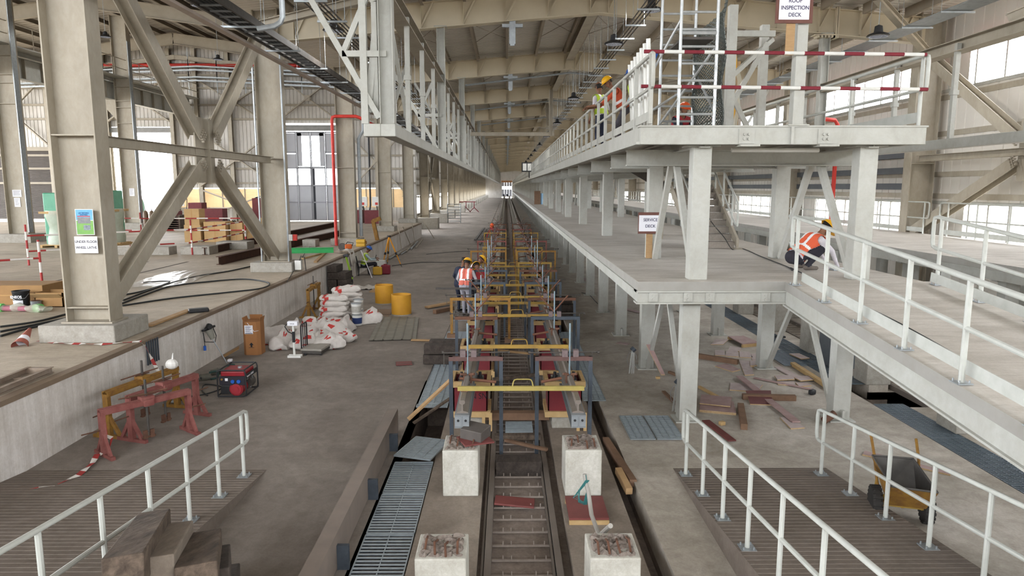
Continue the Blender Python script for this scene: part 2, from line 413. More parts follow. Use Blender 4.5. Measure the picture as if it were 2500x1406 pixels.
nt.links.new(tr.outputs[0], mx.inputs[1]); nt.links.new(gl.outputs[0], mx.inputs[2]); nt.links.new(mx.outputs[0], ot.inputs[0])
def strip_window(name, z0, z1, pitch):
    w = MB()
    for c0, c1 in zip([2.1] + CY[:-1], CY):
        for y in np.arange(c0 + .1, c1, pitch): w.box(WR, WR + .06, y - .03, y + .03, z0, z1)
    for z in (z0, z1): w.box(WR - .03, WR + .08, -14, YF, z - .05, z + .05)
    o = S(w, name, STW)
    MB().add([(WR + .04, -14, z0), (WR + .04, YF, z0), (WR + .04, YF, z1), (WR + .04, -14, z1)], [(0, 1, 2, 3)]).build('pane', pane, o)
strip_window('window_4', Z1, Z2, .87); strip_window('window_5', Z3, Z4, 1.28)
g = MB()
for z in (3.55, 4.25, 5.55, 6.7): g.channel((WR - .02, 2, z), (WR - .02, YF, z), .2, .17)
S(g, 'trim_9', STL)

# ---- far end wall and its folding door
we = MB()
sheet_x(we, WL, -1.6, YF, 0, 10.5); sheet_x(we, 2.0, WR, YF, 0, 10.5); sheet_x(we, -1.6, 2.0, YF, 5.9, 10.5)
S(we, 'wall_far', SHT)
S(MB().box(-50, 14.3, -14.2, -14, -.1, 7.6), 'wall_light_block', SHT)  # unseen wall behind the camera, height set to limit frontal light
d3 = MB()
for i in range(4):
    x = -1.6 + i * .9
    d3.box(x, x + .88, YF - .05, YF, .35, 3.0); d3.box(x, x + .88, YF - .05, YF, 4.0, 5.4); d3.box(x, x + .12, YF - .05, YF, 3, 4); d3.box(x + .76, x + .88, YF - .05, YF, 3, 4)
S(d3, 'door_3', SHD)
S(MB().box(-1.7, 2.1, YF - .3, YF - .1, 5.4, 6.0), 'trim_10', mat('orange_lintel', 'a8764c', '8f6a4a', .7))
S(MB().box(-60, 60, YF + 3, YF + 60, -.3, -.05).box(-130, 130, -90, -14, -.3, -.05).box(14.6, 130, -14, YF + 60, -.3, -.05).box(-130, -50, -14, 140, -.3, -.05).box(-50, -8.6, 57.6, YF + 60, -.3, -.05),
  'ground_outside', mat('pale_yard', 'c9c0b2', 'b7ad9d', .9, scale=.2))  # pale concrete and earth tones mixed by noise

# ---- roof of the main hall
XR = 2.95
def zroof(x): return 10.28 - abs(x - XR) * .087
ro = MB()
n = 900; ys = np.linspace(-14, YF, n + 1)
def corr(x0, x1, zf, y0, y1, p=.25, d=.04):
    k = int((y1 - y0) / p); vs = []; fs = []
    for i in range(k):
        y = y0 + i * p
        for yy, dz in ((y, 0), (y + p * .55, 0), (y + p * .65, d), (y + p * .9, d)): vs += [(x0, yy, zf(x0) + dz), (x1, yy, zf(x1) + dz)]
    m_ = len(vs) // 2
    return vs, [(2 * i, 2 * i + 1, 2 * i + 3, 2 * i + 2) for i in range(m_ - 1)]
for a, b in ((-8.6, XR), (XR, 14.4)): ro.add(*corr(a, b, zroof, RG, YF))
ceil = S(ro, 'ceiling', ROF)
PX = [XR + s * (.28 + 1.34 * i) for i in range(8) for s in (-1, 1)]
for x in sorted(PX):
    z = zroof(x)
    pb = MB()
    for y0, y1 in zip([2] + CY, CY + [YF]): pb.channel((x, y0 + .15, z - .15), (x, y1 - .15, z - .15), .1, .3, .02)
    pb.build('purlin', mat('roof_purlin_steel', '968c7e', '857b6e', .7, scale=1), ceil)
br = MB()
for y0 in CY[:8]:
    for i in range(0, 14, 2):
        a, b = sorted(PX)[i], sorted(PX)[i + 1]
        br.cyl((a, y0 + 3.2, zroof(a) - .2), (b, y0 + 6.4, zroof(b) - .2), .012, n=5); br.cyl((a, y0 + 6.9, zroof(a) - .2), (b, y0 + 3.6, zroof(b) - .2), .012, n=5)
br.build('sag_rod', STD, ceil)
rb = MB()
for y0, y1 in zip(CY, CY[1:] + [YF]): rb.ibeam((XR, y0 + .2, zroof(XR) - .42), (XR, y1 - .2, zroof(XR) - .42), .34, .42)
rb.build('ridge_beam', STL, ceil)

# deep welded rafters, one per column row: cranked plate girder with stiffeners and end plates
def zb(x): return 9.30 - abs(x - XR) * .087
def rafter_mesh(detail):
    mb = MB(); dp = .78
    for a, b in ((-7.3, XR), (XR, 13.4)):
        za, zc = zb(a), zb(b)
        for dz, t, w in ((0, .025, .32), (dp, .025, .32)):
            mb.hexa([(a, -w / 2, za + dz - t), (b, -w / 2, zc + dz - t), (b, w / 2, zc + dz - t), (a, w / 2, za + dz - t), (a, -w / 2, za + dz), (b, -w / 2, zc + dz), (b, w / 2, zc + dz), (a, w / 2, za + dz)])
        mb.hexa([(a, -.01, za), (b, -.01, zc), (b, .01, zc), (a, .01, za), (a, -.01, za + dp), (b, -.01, zc + dp), (b, .01, zc + dp), (a, .01, za + dp)])
    if detail:
        for x in PX:
            z = zb(x); mb.box(x - .008, x + .008, -.155, .155, z, z + dp); mb.beam((x, -.06, z + .05), (x + .42, -.05, z + dp + .1), .05, .05)
        for x in (-4.6, 10.5):
            z = zb(x)
            for s in (-.03, .03): mb.box(x + s - .02, x + s + .02, -.17, .17, z - .12, z + dp + .05)
            for k in range(6): mb.box(x - .6 + k * .11, x - .55 + k * .11, -.16, .16, z - .1, z - .02)
            mb.box(x - .7, x + .12, -.17, .17, z - .03, z + .0)
    return mb
RAFM = {}
RAF = mat('rafter_paint', 'c9bfa9', 'bab09b', .65, scale=1.2)
for i, y in enumerate(CY):
    key = 'd' if i < 8 else 's'
    if key not in RAFM:
        o = rafter_mesh(key == 'd').build('roof_rafter', RAF); RAFM[key] = o
    else:
        o = RAFM[key].copy(); COL.objects.link(o)
    o.location = (0, y, 0)
    if i < 8: tag(o, ('deep beige cranked roof rafter, %s across the main hall' % ('the one overhead nearest the camera' if i == 0 else ORD[i] + ' from the near end')), 'roof beam', 'main hall roof rafters')
    else: tag(o, 'small far roof rafter among those receding beyond the eighth', 'roof beam', 'main hall roof rafters')
    o['kind'] = 'thing'

# ---- roof over the left hall, higher, ridge along its middle
def zl(x): return 15.6 - abs(x + 25) * .14
r2 = MB()
for a, b in ((-50, -25), (-25, -7.4)): r2.add(*corr(a, b, zl, RG, 57.6, .5))
c2 = S(r2, 'ceiling_left_hall', RFD)
pl = MB()
for x in np.arange(-48, -8, 1.7): pl.channel((x, -14, zl(x) - .18), (x, 57.3, zl(x) - .18), .09, .28, .02)
pl.build('purlin', mat('left_purlin_steel', '72685b', '635a4e', .7, scale=1), c2)
for y in CY[1:5]:
    rf = MB()
    for a, b in ((-42, -25), (-25, -7.6)):
        rf.ibeam((a, y, zl(a) - .75), (b, y, zl(b) - .75), .3, .8)
    rf.build('rafter', STD, c2)
gb = MB(); gb.ibeam((-26, YB - .5, 13.9), (-7.6, YB - .5, 12.0), .2, .35); gb.ibeam((-26, YB - .5, 13.9), (-49, YB - .5, 11.2), .2, .35)
gb.build('gable_beam', STL, c2)
# ================================================================= BUILDING STEEL
# ---- columns on the left line: plate girders with the web facing the camera, each on a concrete pedestal
def make_column(name, label, x, y, zb_, zt, w=.42, h=.8, ped=None, ring=4.75, group=None, m=STL):
    t = thing(name, label, 'column', (x, y, zb_ if not ped else ped[4]), group)
    b = MB().ibeam((x, y, zb_), (x, y, zt), w, h, .025, .016, up=(1, 0, 0))
    b.build('shaft', m, t, bevel=0)
    s = MB()
    for z in (zb_ + .28, ring):
        s.box(x - h / 2 + .02, x + h / 2 - .02, y - w / 2 + .01, y + w / 2 - .01, z - .012, z + .012)
    s.box(x - h / 2 - .06, x + h / 2 + .06, y - w / 2 - .06, y + w / 2 + .06, zb_ - .0, zb_ + .03)
    s.build('stiffener', m, t)
    if ped:
        MB().box(*ped[:4], ped[4], ped[5]).build('pedestal', CON, t, bevel=.02)
    return t
COLLAB = ['beige steel column with the green poster and a printed room sign', 'beige steel column with a blue notice and a white conduit on its edge',
          'beige steel column beside the red riser pipe', 'beige steel column with a small silver notice, behind the red riser pipe', 'beige steel column at the end of the raised platform']
COLS = []
for i in range(5):
    y = CY[i] + (0 if i else .1)
    COLS.append(make_column('steel_column', COLLAB[i], -7.59, y, PZ + .32, 9.4 if i else 9.4, ped=(-8.36, -7.0, y - .45, y + .75, PZ, PZ + .32), group='columns along the platform edge'))
far_col = None
for i in range(5, 23):
    lab = ('beige steel column on a tall concrete pedestal, %s beyond the platform' % ('first' if i == 5 else ORD[i - 5])) if i < 9 else 'small far steel column on a pedestal among the daylit row beyond the fourth'
    if far_col is None:
        far_col = make_column('steel_column', lab, -7.59, CY[i], 1.02, 9.3, ped=(-8.2, -6.3, CY[i] - .7, CY[i] + .7, 0, 1.02), group='columns beyond the platform')
    else: dup(far_col, (-7.59, CY[i], 0), lab)
# columns along the right wall
rc = None
for i in range(1, 23):
    lab = ('pale steel column against the right wall, %s' % ('nearest' if i == 1 else ORD[i - 1] + ' from the near end')) if i < 6 else 'small far steel column against the right wall beyond the fifth'
    if rc is None: rc = make_column('wall_column', lab, 13.56, CY[i], 0.02, 9.3, ring=4.6, group='columns along the right wall', m=STL)
    else: dup(rc, (13.56, CY[i], .02), lab)
# second line of columns in the left hall with corbels for the crane girder
def hall_column(x, y, label):
    t = thing('crane_column', label, 'column', (x, y, PZ), 'left hall crane columns')
    MB().ibeam((x, y, PZ + .4), (x, y, 14.6), .5, 1.0, .03, .02, up=(1, 0, 0)).build('shaft', STL, t)
    s = MB()
    for z in (7.9, 8.9, 9.3, 10.2): s.box(x - .48, x + .48, y - .24, y + .24, z - .015, z + .015)
    s.build('stiffener', STL, t)
    MB().box(x - .85, x + .85, y - .65, y + .65, PZ, PZ + .42).build('pedestal', CON, t)
    MB().prism([(-.5, 0), (-1.25, 0), (-1.25, -.45), (-.5, -1.3)], (x, y - .18, 9.4), (1, 0, 0), (0, 0, 1), (0, .36, 0)).build('corbel', STL, t)
    c = MB()
    for k in range(7): c.box(x + .52, x + .56, y - .27 + k * .05, y - .235 + k * .05, PZ + .5, 13)
    c.build('cable_ladder', STG, t)
    return t
hall_column(-24.6, 35.6, 'crane column with bundled cables and two paper notices, left of the green poster column')
hall_column(-24.6, 46.4, 'crane column standing in front of the bright open doorway')
# crane girder with its maintenance walkway
cg = thing('crane_girder', 'grey crane girder with a railed walkway running to the back wall', 'crane girder', (-25.4, 30, 9.4))
MB().ibeam((-25.4, 10, 9.95), (-25.4, 57, 9.95), .4, 1.1, .04, .02).build('girder', STW, cg)
for y in np.arange(11, 57, 1.5): MB().box(-25.58, -25.22, y - .015, y + .015, 9.45, 10.45).build('stiffener', STD, cg)
MB().channel((-25.15, 10, 10.65), (-25.15, 57, 10.65), .12, .3).box(-25.15, -24.3, 10, 57, 10.72, 10.78).build('walkway', STW, cg)
hr = MB()
for z in (11.25, 11.85): hr.cyl((-24.35, 10, z), (-24.35, 57, z), .025, n=6)
for y in np.arange(10.5, 57, 1.5): hr.cyl((-24.35, y, 10.75), (-24.35, y, 11.85), .025, n=6)
hr.build('handrail', STL, cg)
# galvanised cable trays across the gable, and the red fire main
tr = thing('cable_tray', 'pair of galvanised cable trays running across the back gable', 'cable tray', (-20, 55, 13))
for z, nm in ((13.1, 'upper_tray'), (12.3, 'lower_tray')):
    b = MB()
    for a, c, za, zc in ((-40, -24, z - .6, z), (-24, -9, z, z - .7)):
        b.beam((a, 56.3, za), (c, 56.3, zc), .5, .1); b.beam((a, 55.9, za - .3), (c, 55.9, zc - .3), .12, .12)
    for x in np.arange(-38, -10, 2.2): b.beam((x, 56.4, z - 1.2), (x, 56.4, z + 1.4), .05, .05)
    b.build(nm, STG, tr)
p = MB().cyl((-37, 56.9, 13.3), (-9, 56.9, 13.3), .15, n=10)
tag(p.build('fire_main', RED, smooth=True), 'long red fire main running high across the back wall', 'pipe')
# wall bracing on the gable wall
for k, (x0, x1, z0, z1, lab) in enumerate([(-24.6, -18.5, 8.6, 12.3, 'upper angle cross brace on the back wall above the white folding door side'), (-24.6, -18.5, 3.9, 8.2, 'angle cross brace on the back wall left of the white folding door'),
        (-18.2, -13.3, 9.0, 12.6, 'angle cross brace on the back wall above the white folding door'), (-24.6, -18.5, 1.3, 3.6, 'low angle cross brace in front of the louvre band'), (-31.6, -26.8, 9.0, 12.4, 'angle cross brace above the bright doorway'),
        (-13.0, -8.0, 3.2, 8.4, 'angle cross brace on the back wall right of the white folding door'), (-42, -36.6, 7.2, 12.2, 'angle cross brace on the back wall above the roller shutter')]):
    b = MB(); y = YB - .45
    b.beam((x0, y, z0), (x1, y, z1), .2, .1); b.beam((x0, y + .12, z1), (x1, y + .12, z0), .2, .1)
    b.box((x0 + x1) / 2 - .22, (x0 + x1) / 2 + .22, y - .07, y - .03, (z0 + z1) / 2 - .22, (z0 + z1) / 2 + .22)
    tag(b.build('wall_brace', STL), lab, 'brace', 'back wall braces')

# ---- big bolted cross brace between the two nearest columns
def cross_brace(x, y0, y1, label, zc=4.7, z0=1.6, z1=9.0, arm=.3, strut=True):
    yc = (y0 + y1) / 2; t = thing('cross_brace', label, 'brace', (x, yc, zc))
    for ye, ze in ((y0 + .3, z0), (y1 - .3, z0), (y0 + .2, z1), (y1 - .2, z1)):
        d = (V((x, ye, ze)) - V((x, yc, zc))).normalized()
        a = MB().ibeam(V((x, yc, zc)) + d * .62, (x, ye, ze), arm, arm, .02, .02, up=(1, 0, 0))
        o = a.build('brace_arm', STL, t)
        e = V((x, yc, zc)) + d * .75; u = d.cross(V((1, 0, 0)))
        for s in (1 if x < 0 else -1,):
            for i in range(3):
                for j in range(4):
                    q = e + d * (i * .085 - .25) + u * (j * .075 - .11)
                    MB().cyl(q + V((s * .14, 0, 0)), q + V((s * .2, 0, 0)), .026, n=6).build('bolt', STL, o)
    MB().box(x - .02, x + .02, yc - .55, yc + .55, zc - .75, zc + .85).box(x - .14, x + .14, yc - .02, yc + .02, zc - .75, zc + .85).build('gusset_plate', STL, t)
    if strut: MB().ibeam((x, y0 + .25, zc), (x, y1 - .25, zc), .2, .2, .014, .012).build('strut', STL, t)
    return t
cross_brace(-7.59, CY[0] + .1, CY[1], 'large bolted steel cross brace between the two nearest platform columns')
cross_brace(-7.59, CY[5], CY[6], 'distant steel cross brace between daylit columns past the platform', z0=1.3)
cross_brace(13.4, CY[0], CY[1], 'large bolted steel cross brace in front of the right wall', z0=2.4, z1=8.0, zc=4.75)
# low diagonal between rafters below the roof
for (a, b, lab) in [((-7.3, CY[1] - 3, 8.15), (-3.6, CY[1] - 3, 9.0), 'flange brace rising to the roof behind the cable ladder'), ((10.2, 20, 9.0), (13.3, CY[1] - .3, 8.1), 'flange brace running down to the right wall column'),
                    ((10.4, 15.0, 7.3), (13.5, CY[0] + .8, 8.7), 'steel diagonal rising above the right fall guard beam')]:
    tag(MB().ibeam(a, b, .2, .2).build('roof_brace', STL), lab, 'brace', 'roof braces')
t = thing('ridge_frame', 'steel goal-post frame hanging below the roof ridge over the track', 'frame', (2.3, 40, 6.8))
MB().beam((-2.0, 40, 6.78), (2.7, 40, 6.78), .2, .2).build('crossbar', STL, t)
MB().ibeam((2.5, 39.9, 6.7), (2.5, 39.9, 9.2), .2, .2, up=(1, 0, 0)).build('hanger', STL, t)
MB().ibeam((2.45, 40.2, 7.4), (2.5, 44, 8.8), .22, .3).build('diagonal', STL, t)

# ---- fall guard frames: box beam, upper beam, hangers from every rafter and slender posts between
def guard_frame(name, label, x, s, zlo, zhi, ylast=YF - 3, first=CY[0], offs=(2.62, 5.25, 7.88), knees=True):
    t = thing(name, label, 'guard frame', (x, first, zlo))
    MB().box(x - .13, x + .13, first - .05, ylast, zlo - .22, zlo).build('lower_beam', STW, t, bevel=.01)
    MB().box(*((x - .43, x - .131) if s < 0 else (x + .131, x + .43)), first - .05, first + .22, zlo - .22, zlo).build('end_stub', STW, t, bevel=.01)
    MB().ibeam((x + s * .1, first, zhi), (x + s * .1, ylast, zhi), .36, .26, .016, .012).build('upper_beam', STL, t)
    k = 0
    for i, y in enumerate(CY):
        if y > ylast: break
        zt = zb(x) + .02
        h = MB().ibeam((x, y, zlo), (x, y, zt), .24, .25, .014, .01, up=(1, 0, 0))
        h.box(x - .2, x + .2, y - .17, y + .17, zt - .03, zt)
        o = h.build('hanger', STW, t)
        if i < 8 and (knees or i > 1):
            n = MB()
            A = V((x + s * 2.2, y, zb(x + s * 2.2))); B = V((x + s * .15, y, zlo + .1)); N_ = A.lerp(B, .7)
            n.beam(A, B, .1, .1, (0, 1, 0)); n.beam(N_, (x, y, N_.z), .1, .1); n.beam(N_, (x + s * .3, y, N_.z + 1.0), .09, .09, (0, 1, 0))
            if i == 0:
                n.beam((x + s * .4, y, zlo), (x + s * .4, y, zt), .12, .12, (0, 1, 0)); n.beam((x + s * .05, y + .05, zhi + .6), (x + s * .35, y + .05, zlo + .2), .11, .08, (0, 1, 0))
                n.beam((x + s * .55, y, zhi + .9), (x + s * .2, y, zhi - .3), .12, .1, (0, 1, 0)); n.beam((x + s * .2, y, zhi - .3), (x + s * .22, y + .1, zlo + .1), .09, .09, (0, 1, 0))
            n.build('knee_brace', STW, o)
        for j in offs:
            yy = y + j
            if yy > ylast or i >= 9: continue
            ps = MB().box(x - .05, x + .05, yy - .05, yy + .05, zlo, zhi + .05).box(x - .07, x + .07, yy - .075, yy + .075, (zlo + zhi) / 2 - .05, (zlo + zhi) / 2 + .05)
            ps.build('post', STW, t)
        if i < 6 and knees:
            kb = MB(); ya = y + 2.4
            kb.beam((x + s * .35, ya, zhi + .2), (x + s * .35, ya + 3.0, zlo + .1), .08, .08, (1, 0, 0)); kb.beam((x + s * .35, ya + 3.0, zhi - .3), (x + s * .35, ya + .4, zlo + .6), .07, .07, (1, 0, 0))
            kb.build('side_brace', STW, t)
    f = MB()
    for y in CY[9:]:
        for j in (1, 2, 3):
            if y + 2.6 * j < ylast: f.box(x - .05, x + .05, y + 2.6 * j - .05, y + 2.6 * j + .05, zlo, zhi)
    f.build('far_post', STW, t, kind='stuff')
    return t
guard_frame('fall_guard_frame', 'long pale fall guard frame hung from the rafters left of the track', -2.08, -1, 4.95, 7.3)
guard_frame('fall_guard_frame', 'pale fall guard frame hung beyond the decks by the right wall', 10.2, 1, 4.94, 7.0, ylast=140, first=CY[0] - .2, offs=(1.25, 3.65, 6.1, 8.4), knees=False)

# ---- service runs under the roof
def run(name, label, cat, pts, r, m, n=8, grp=None):
    return tag(MB().tube(pts, r, n).build(name, m, None, smooth=True), label, cat, grp)
ct = thing('cable_ladder', 'dark cable ladder slung under the roof left of the track', 'cable ladder', (-5.5, 20, 7.25))
b = MB()
for x in (-5.75, -5.25): b.box(x - .025, x + .025, 9, 120, 7.18, 7.33)
b.build('side_rail', STK, ct)
for y in np.arange(9.2, 53, .45): MB().box(-5.75, -5.25, y - .02, y + .02, 7.2, 7.23).build('rung', STG, ct)
b = MB()
for k in range(5): b.cyl((-5.65 + k * .08, 9, 7.26), (-5.65 + k * .08, 120, 7.26), .028, n=5)
b.build('cable', BLK, ct)
for y in np.arange(10, 70, 2.6):
    b = MB()
    b.box(-5.95, -5.05, y - .025, y + .025, 7.13, 7.17)
    for x in (-5.9, -5.1): b.cyl((x, y, 7.15), (x, y, zroof(x) - .1), .006, n=4)
    b.build('trapeze_hanger', STG, ct)
MB().box(-6.02, -5.86, 9, 120, 7.06, 7.12).build('cover_tray', mat('pinkish_tray', 'b5a89e', 'a3968b', .6), ct)
def conduit_rack(label, x, z, y0, y1, nn=5, w=.5, m=None):
    t = thing('conduit_rack', label, 'conduit rack', (x, y0, z))
    b = MB()
    for k in range(nn): b.cyl((x - w / 2 + k * w / nn, y0, z + .05), (x - w / 2 + k * w / nn, y1, z + .05), .018, n=5)
    b.build('conduit', m or STK, t)
    for y in np.arange(y0 + .5, min(y1, 90), 1.75):
        b = MB()
        b.box(x - w / 2 - .12, x + w / 2 + .05, y - .025, y + .025, z - .02, z + .02)
        for q in (x - w / 2 - .1, x + w / 2): b.cyl((q, y, z), (q, y, zroof(q) - .1), .006, n=4)
        b.build('trapeze_hanger', STG, t)
conduit_rack('rack of thin conduits hung under the roof above the left fall guard', -3.9, 7.55, 9, 110)
conduit_rack('rack of thin conduits hung under the roof above the roof inspection deck', 3.6, 8.25, 9, 110, 4, .4)
conduit_rack('wide cable tray rack hung under the roof near the right wall', 11.4, 8.2, 9, 110, 18, .7, STG)
run('conduit', 'galvanised conduit bend hanging at the upper left of the track', 'conduit', [(-3.86, 12.6, 7.6), (-3.86, 12.6, 6.75), (-3.9, 12.6, 6.66), (-4.0, 12.6, 6.6), (-4.3, 12.6, 6.55)], .05, STG)
run('riser_pipe', 'bright red riser pipe bending over the third platform column', 'pipe', [(-8.05, 33.0, PZ + .02), (-8.05, 33.0, 6.9), (-8.02, 33, 7.02), (-7.9, 33, 7.07), (-6.95, 33, 7.07), (-6.8, 33, 7.02), (-6.3, 33.4, 6.75), (-5.7, 34.5, 6.6)], .075, RED, 10)
run('downpipe', 'silver duct pipe dropping beside the third platform column', 'pipe', [(-5.9, 33.7, 7.3), (-6.6, 33.7, 7.3), (-6.75, 33.7, 7.2), (-6.75, 33.7, 6.5), (-7.0, 33.7, 6.1), (-7.0, 33.7, 1.5)], .08, STG, 8)
run('fire_riser', 'red riser pipe standing by the right wall behind the decks', 'pipe', [(12.6, 27, 2.4), (12.6, 27, 6.2), (12.5, 27, 6.35), (12.0, 27, 6.4)], .08, RED, 8)
p = MB().cyl((13.9, 6, 8.2), (13.9, 200, 8.2), .07, n=8)
tag(p.build('fire_main', RED, smooth=True), 'red fire main running along the top of the clerestory windows', 'pipe')
for i, (x, z) in enumerate([(-8.02, 0), (-7.14, 1)]):
    tag(MB().cyl((x, CY[1] - .28, PZ + .35), (x, CY[1] - .28, 8.6), .028, n=6).build('conduit', STG), ['thin conduit running up the left edge of the column with the blue notice', 'thin conduit running up the right edge of the column with the blue notice'][i], 'conduit')
# overhead line drop brackets at each rafter
br_ = None
for i, y in enumerate(CY[1:14]):
    lab = 'galvanised cross-shaped drop bracket under the rafter, ' + ('nearest of the row' if i == 0 else ORD[i] + ' of the row') if i < 5 else 'small far drop bracket under a rafter beyond the fifth'
    if br_ is None:
        z = zb(.2); b = MB().box(.1, .3, y - .1, y + .1, z - .72, z + .0).box(-.13, .53, y - .06, y + .06, z - .2, z - .1).box(.13, .27, y - .14, y - .1, z - .78, z - .05)
        br_ = b.build('drop_bracket', STG); tag(br_, lab, 'bracket', 'drop brackets under the rafters'); b0 = y
    else:
        o = br_.copy(); COL.objects.link(o); o.location = (0, y - b0, 0); o['label'] = lab
for i, y in enumerate((CY[2], CY[3], CY[4])):
    dz = -.22
    tag(MB().tube([(-1.9, y - .25, zb(-1.9) + dz - .15), (XR, y - .25, zb(XR) + dz), (4.6, y - .25, zb(4.6) + dz)], .05, 6).build('cross_conduit', STG, smooth=True),
        'galvanised conduit strung across below the rafter, %s of three' % ['nearest', 'middle', 'farthest'][i], 'conduit', 'cross conduits')
t = thing('wall_duct', 'bank of dark cable ducts along the right wall behind the decks', 'duct', (14.0, 24, 3.7))
for z in (3.75, 4.3, 4.85): MB().box(13.9, 14.15, 24.5, 60, z, z + .22).build('duct', mat('dark_duct', '4d5156', '5b5f63', .6, scale=2), t)
# high bay lamps, switched on here to brighten the floor
LMP = mat('lit_diffuser', 'e4e4ea', None, .5, emit=1.2)
def lamp(x, y, z, label, power=260):
    t = thing('high_bay_lamp', label, 'lamp', (x, y, z), 'high bay lamps')
    l = bpy.data.lights.new('lamp_fill_light', 'AREA'); l.shape = 'DISK'; l.size = .48; l.energy = power; l.color = (1, .98, .95)  # light added under every shade to lift the floor
    o = bpy.data.objects.new('lamp_fill_light', l); COL.objects.link(o); o.location = (x, y, z - .04)
    MB().lathe([(.02, .3), (.1, .26), (.12, .1), (.27, .04), (.3, 0), (.27, -.02)], (x, y, z), 20).build('lamp_shade', BLK, t, smooth=True)
    MB().lathe([(.25, -.012), (.25, -.02)], (x, y, z), 20).build('diffuser', LMP, t)
    MB().cyl((x, y, z + .3), (x, y, max(z + .6, zroof(x) - .1 if x > -7.4 else zl(x) - .3)), .012, n=5).build('suspension_rod', STG, t)
for x, y, z, lab in [(-4.74, 20, 8.1, 'dark high bay lamp hanging left of the fall guard frame'), (3.99, 20, 8.65, 'dark high bay lamp hanging above the ladder tower'),
                     (3.35, 22.5, 8.25, 'dark high bay lamp between the track and the white pipes'), (10.3, 20, 7.98, 'dark high bay lamp hanging near the right clerestory'),
                     (-12.6, 30, 11.2, 'dark high bay lamp in the left hall above the long brace'), (-22, 40, 12.0, 'dark high bay lamp by the gable of the left hall'), (-17.5, 44, 11.5, 'dark high bay lamp in front of the gable cable trays'),
                     (3.2, 34, 8.0, 'dark high bay lamp above the worker on the roof deck')]:
    lamp(x, y, z, lab)
for i in range(8):  # rows carried on down the hall with extra lamps to brighten the floor
    lamp(3.3, 46 + 12 * i, 7.9, 'small far high bay lamp in the row above the deck edge, %s of eight' % ('first,second,third,fourth,fifth,sixth,seventh,eighth'.split(',')[i]))
    lamp(-4.9, 31 + 12 * i, 8.0, 'small added high bay lamp in the row left of the fall guard, %s of eight' % ('first,second,third,fourth,fifth,sixth,seventh,eighth'.split(',')[i]))
t = thing('floodlight', 'small black floodlight fixed far along the edge of the roof deck', 'floodlight', (1.75, 60, 5.4))
MB().box(1.3, 2.2, 59.8, 60, 5.1, 5.9).build('housing', BLK, t); MB().box(1.4, 1.72, 59.78, 59.8, 5.2, 5.8).box(1.8, 2.1, 59.78, 59.8, 5.2, 5.8).build('lens', WHT, t)
MB().cyl((1.95, 59.95, 4.6), (1.95, 59.95, 5.2), .04, n=6).build('stalk', BLK, t)

# ================================================================= DECKS
def tubepts(pts, r=.06):  # rounds the corners of a polyline
    pts = [V(p) for p in pts]; out = [pts[0]]
    for a, b, c in zip(pts, pts[1:], pts[2:]):
        u = (a - b).normalized(); v = (c - b).normalized(); k = min(r, (a - b).length / 2, (c - b).length / 2)
        P, Q = b + u * k, b + v * k
        out += [P.lerp(b, 0), P.lerp(b, .55).lerp(b.lerp(Q, .45), .45), Q]
    return out + [pts[-1]]
def railing(name, label, a, b, step, h=1.0, mid=.5, r=.024, m=None, loop0=.2, loop1=0., plate=True, toe=0., maxp=100, post0=0., rp=None, flat=False, base=0., group=None, toeoff=0.):
    """railing along a straight (maybe sloped) line a->b"""
    m = m or STR; a = V(a); b = V(b); L_ = (b - a).length; d = (b - a).normalized(); rp = rp or r
    t = thing(name, label, 'railing', a, group)
    up = V((0, 0, 1)); pts = [a + d * post0 + up * h, b + up * h]
    if loop0: pts = [a + up * mid, a - d * loop0 + up * mid, a - d * loop0 + up * h, b + up * h]
    if loop1: pts = pts[:-1] + [b + d * loop1 + up * h, b + d * loop1 + up * mid, b + up * mid]
    MB().tube(tubepts(pts, .09), r, 10).build('top_rail', m, t, smooth=True)
    MB().cyl(a + up * mid, b + up * mid, r * .92, n=8).build('mid_rail', m, t, smooth=True)
    n = int(L_ / step + .001) + 1; rest = MB()
    for i in range(n):
        p = a + d * (i * step); q = MB() if i < maxp else rest
        if flat: q.box(p.x - rp, p.x + rp, p.y - rp * 1.6, p.y + rp * 1.6, p.z + base, p.z + h - r * .5)
        else: q.cyl(p + up * base, p + up * (h - r * .5), rp, n=8)
        if i < maxp:
            o = q.build('post', m, t, smooth=not flat)
            if plate and i < 40:
                f = MB().box(p.x - .075, p.x + .075, p.y - .075, p.y + .075, p.z, p.z + .012)
                for sx in (-.05, .05):
                    for sy in (-.05, .05): f.cyl((p.x + sx, p.y + sy, p.z + .012), (p.x + sx, p.y + sy, p.z + .04), .009, n=6)
                f.build('base_plate', STG, o)
    if rest.v: rest.build('far_post', m, t, kind='stuff')
    if toe: MB().beam(a + up * (.06 + toe / 2) + V((toeoff, 0, 0)), b + up * (.06 + toe / 2) + V((toeoff, 0, 0)), .012, toe).build('toe_board', m, t)
    return t

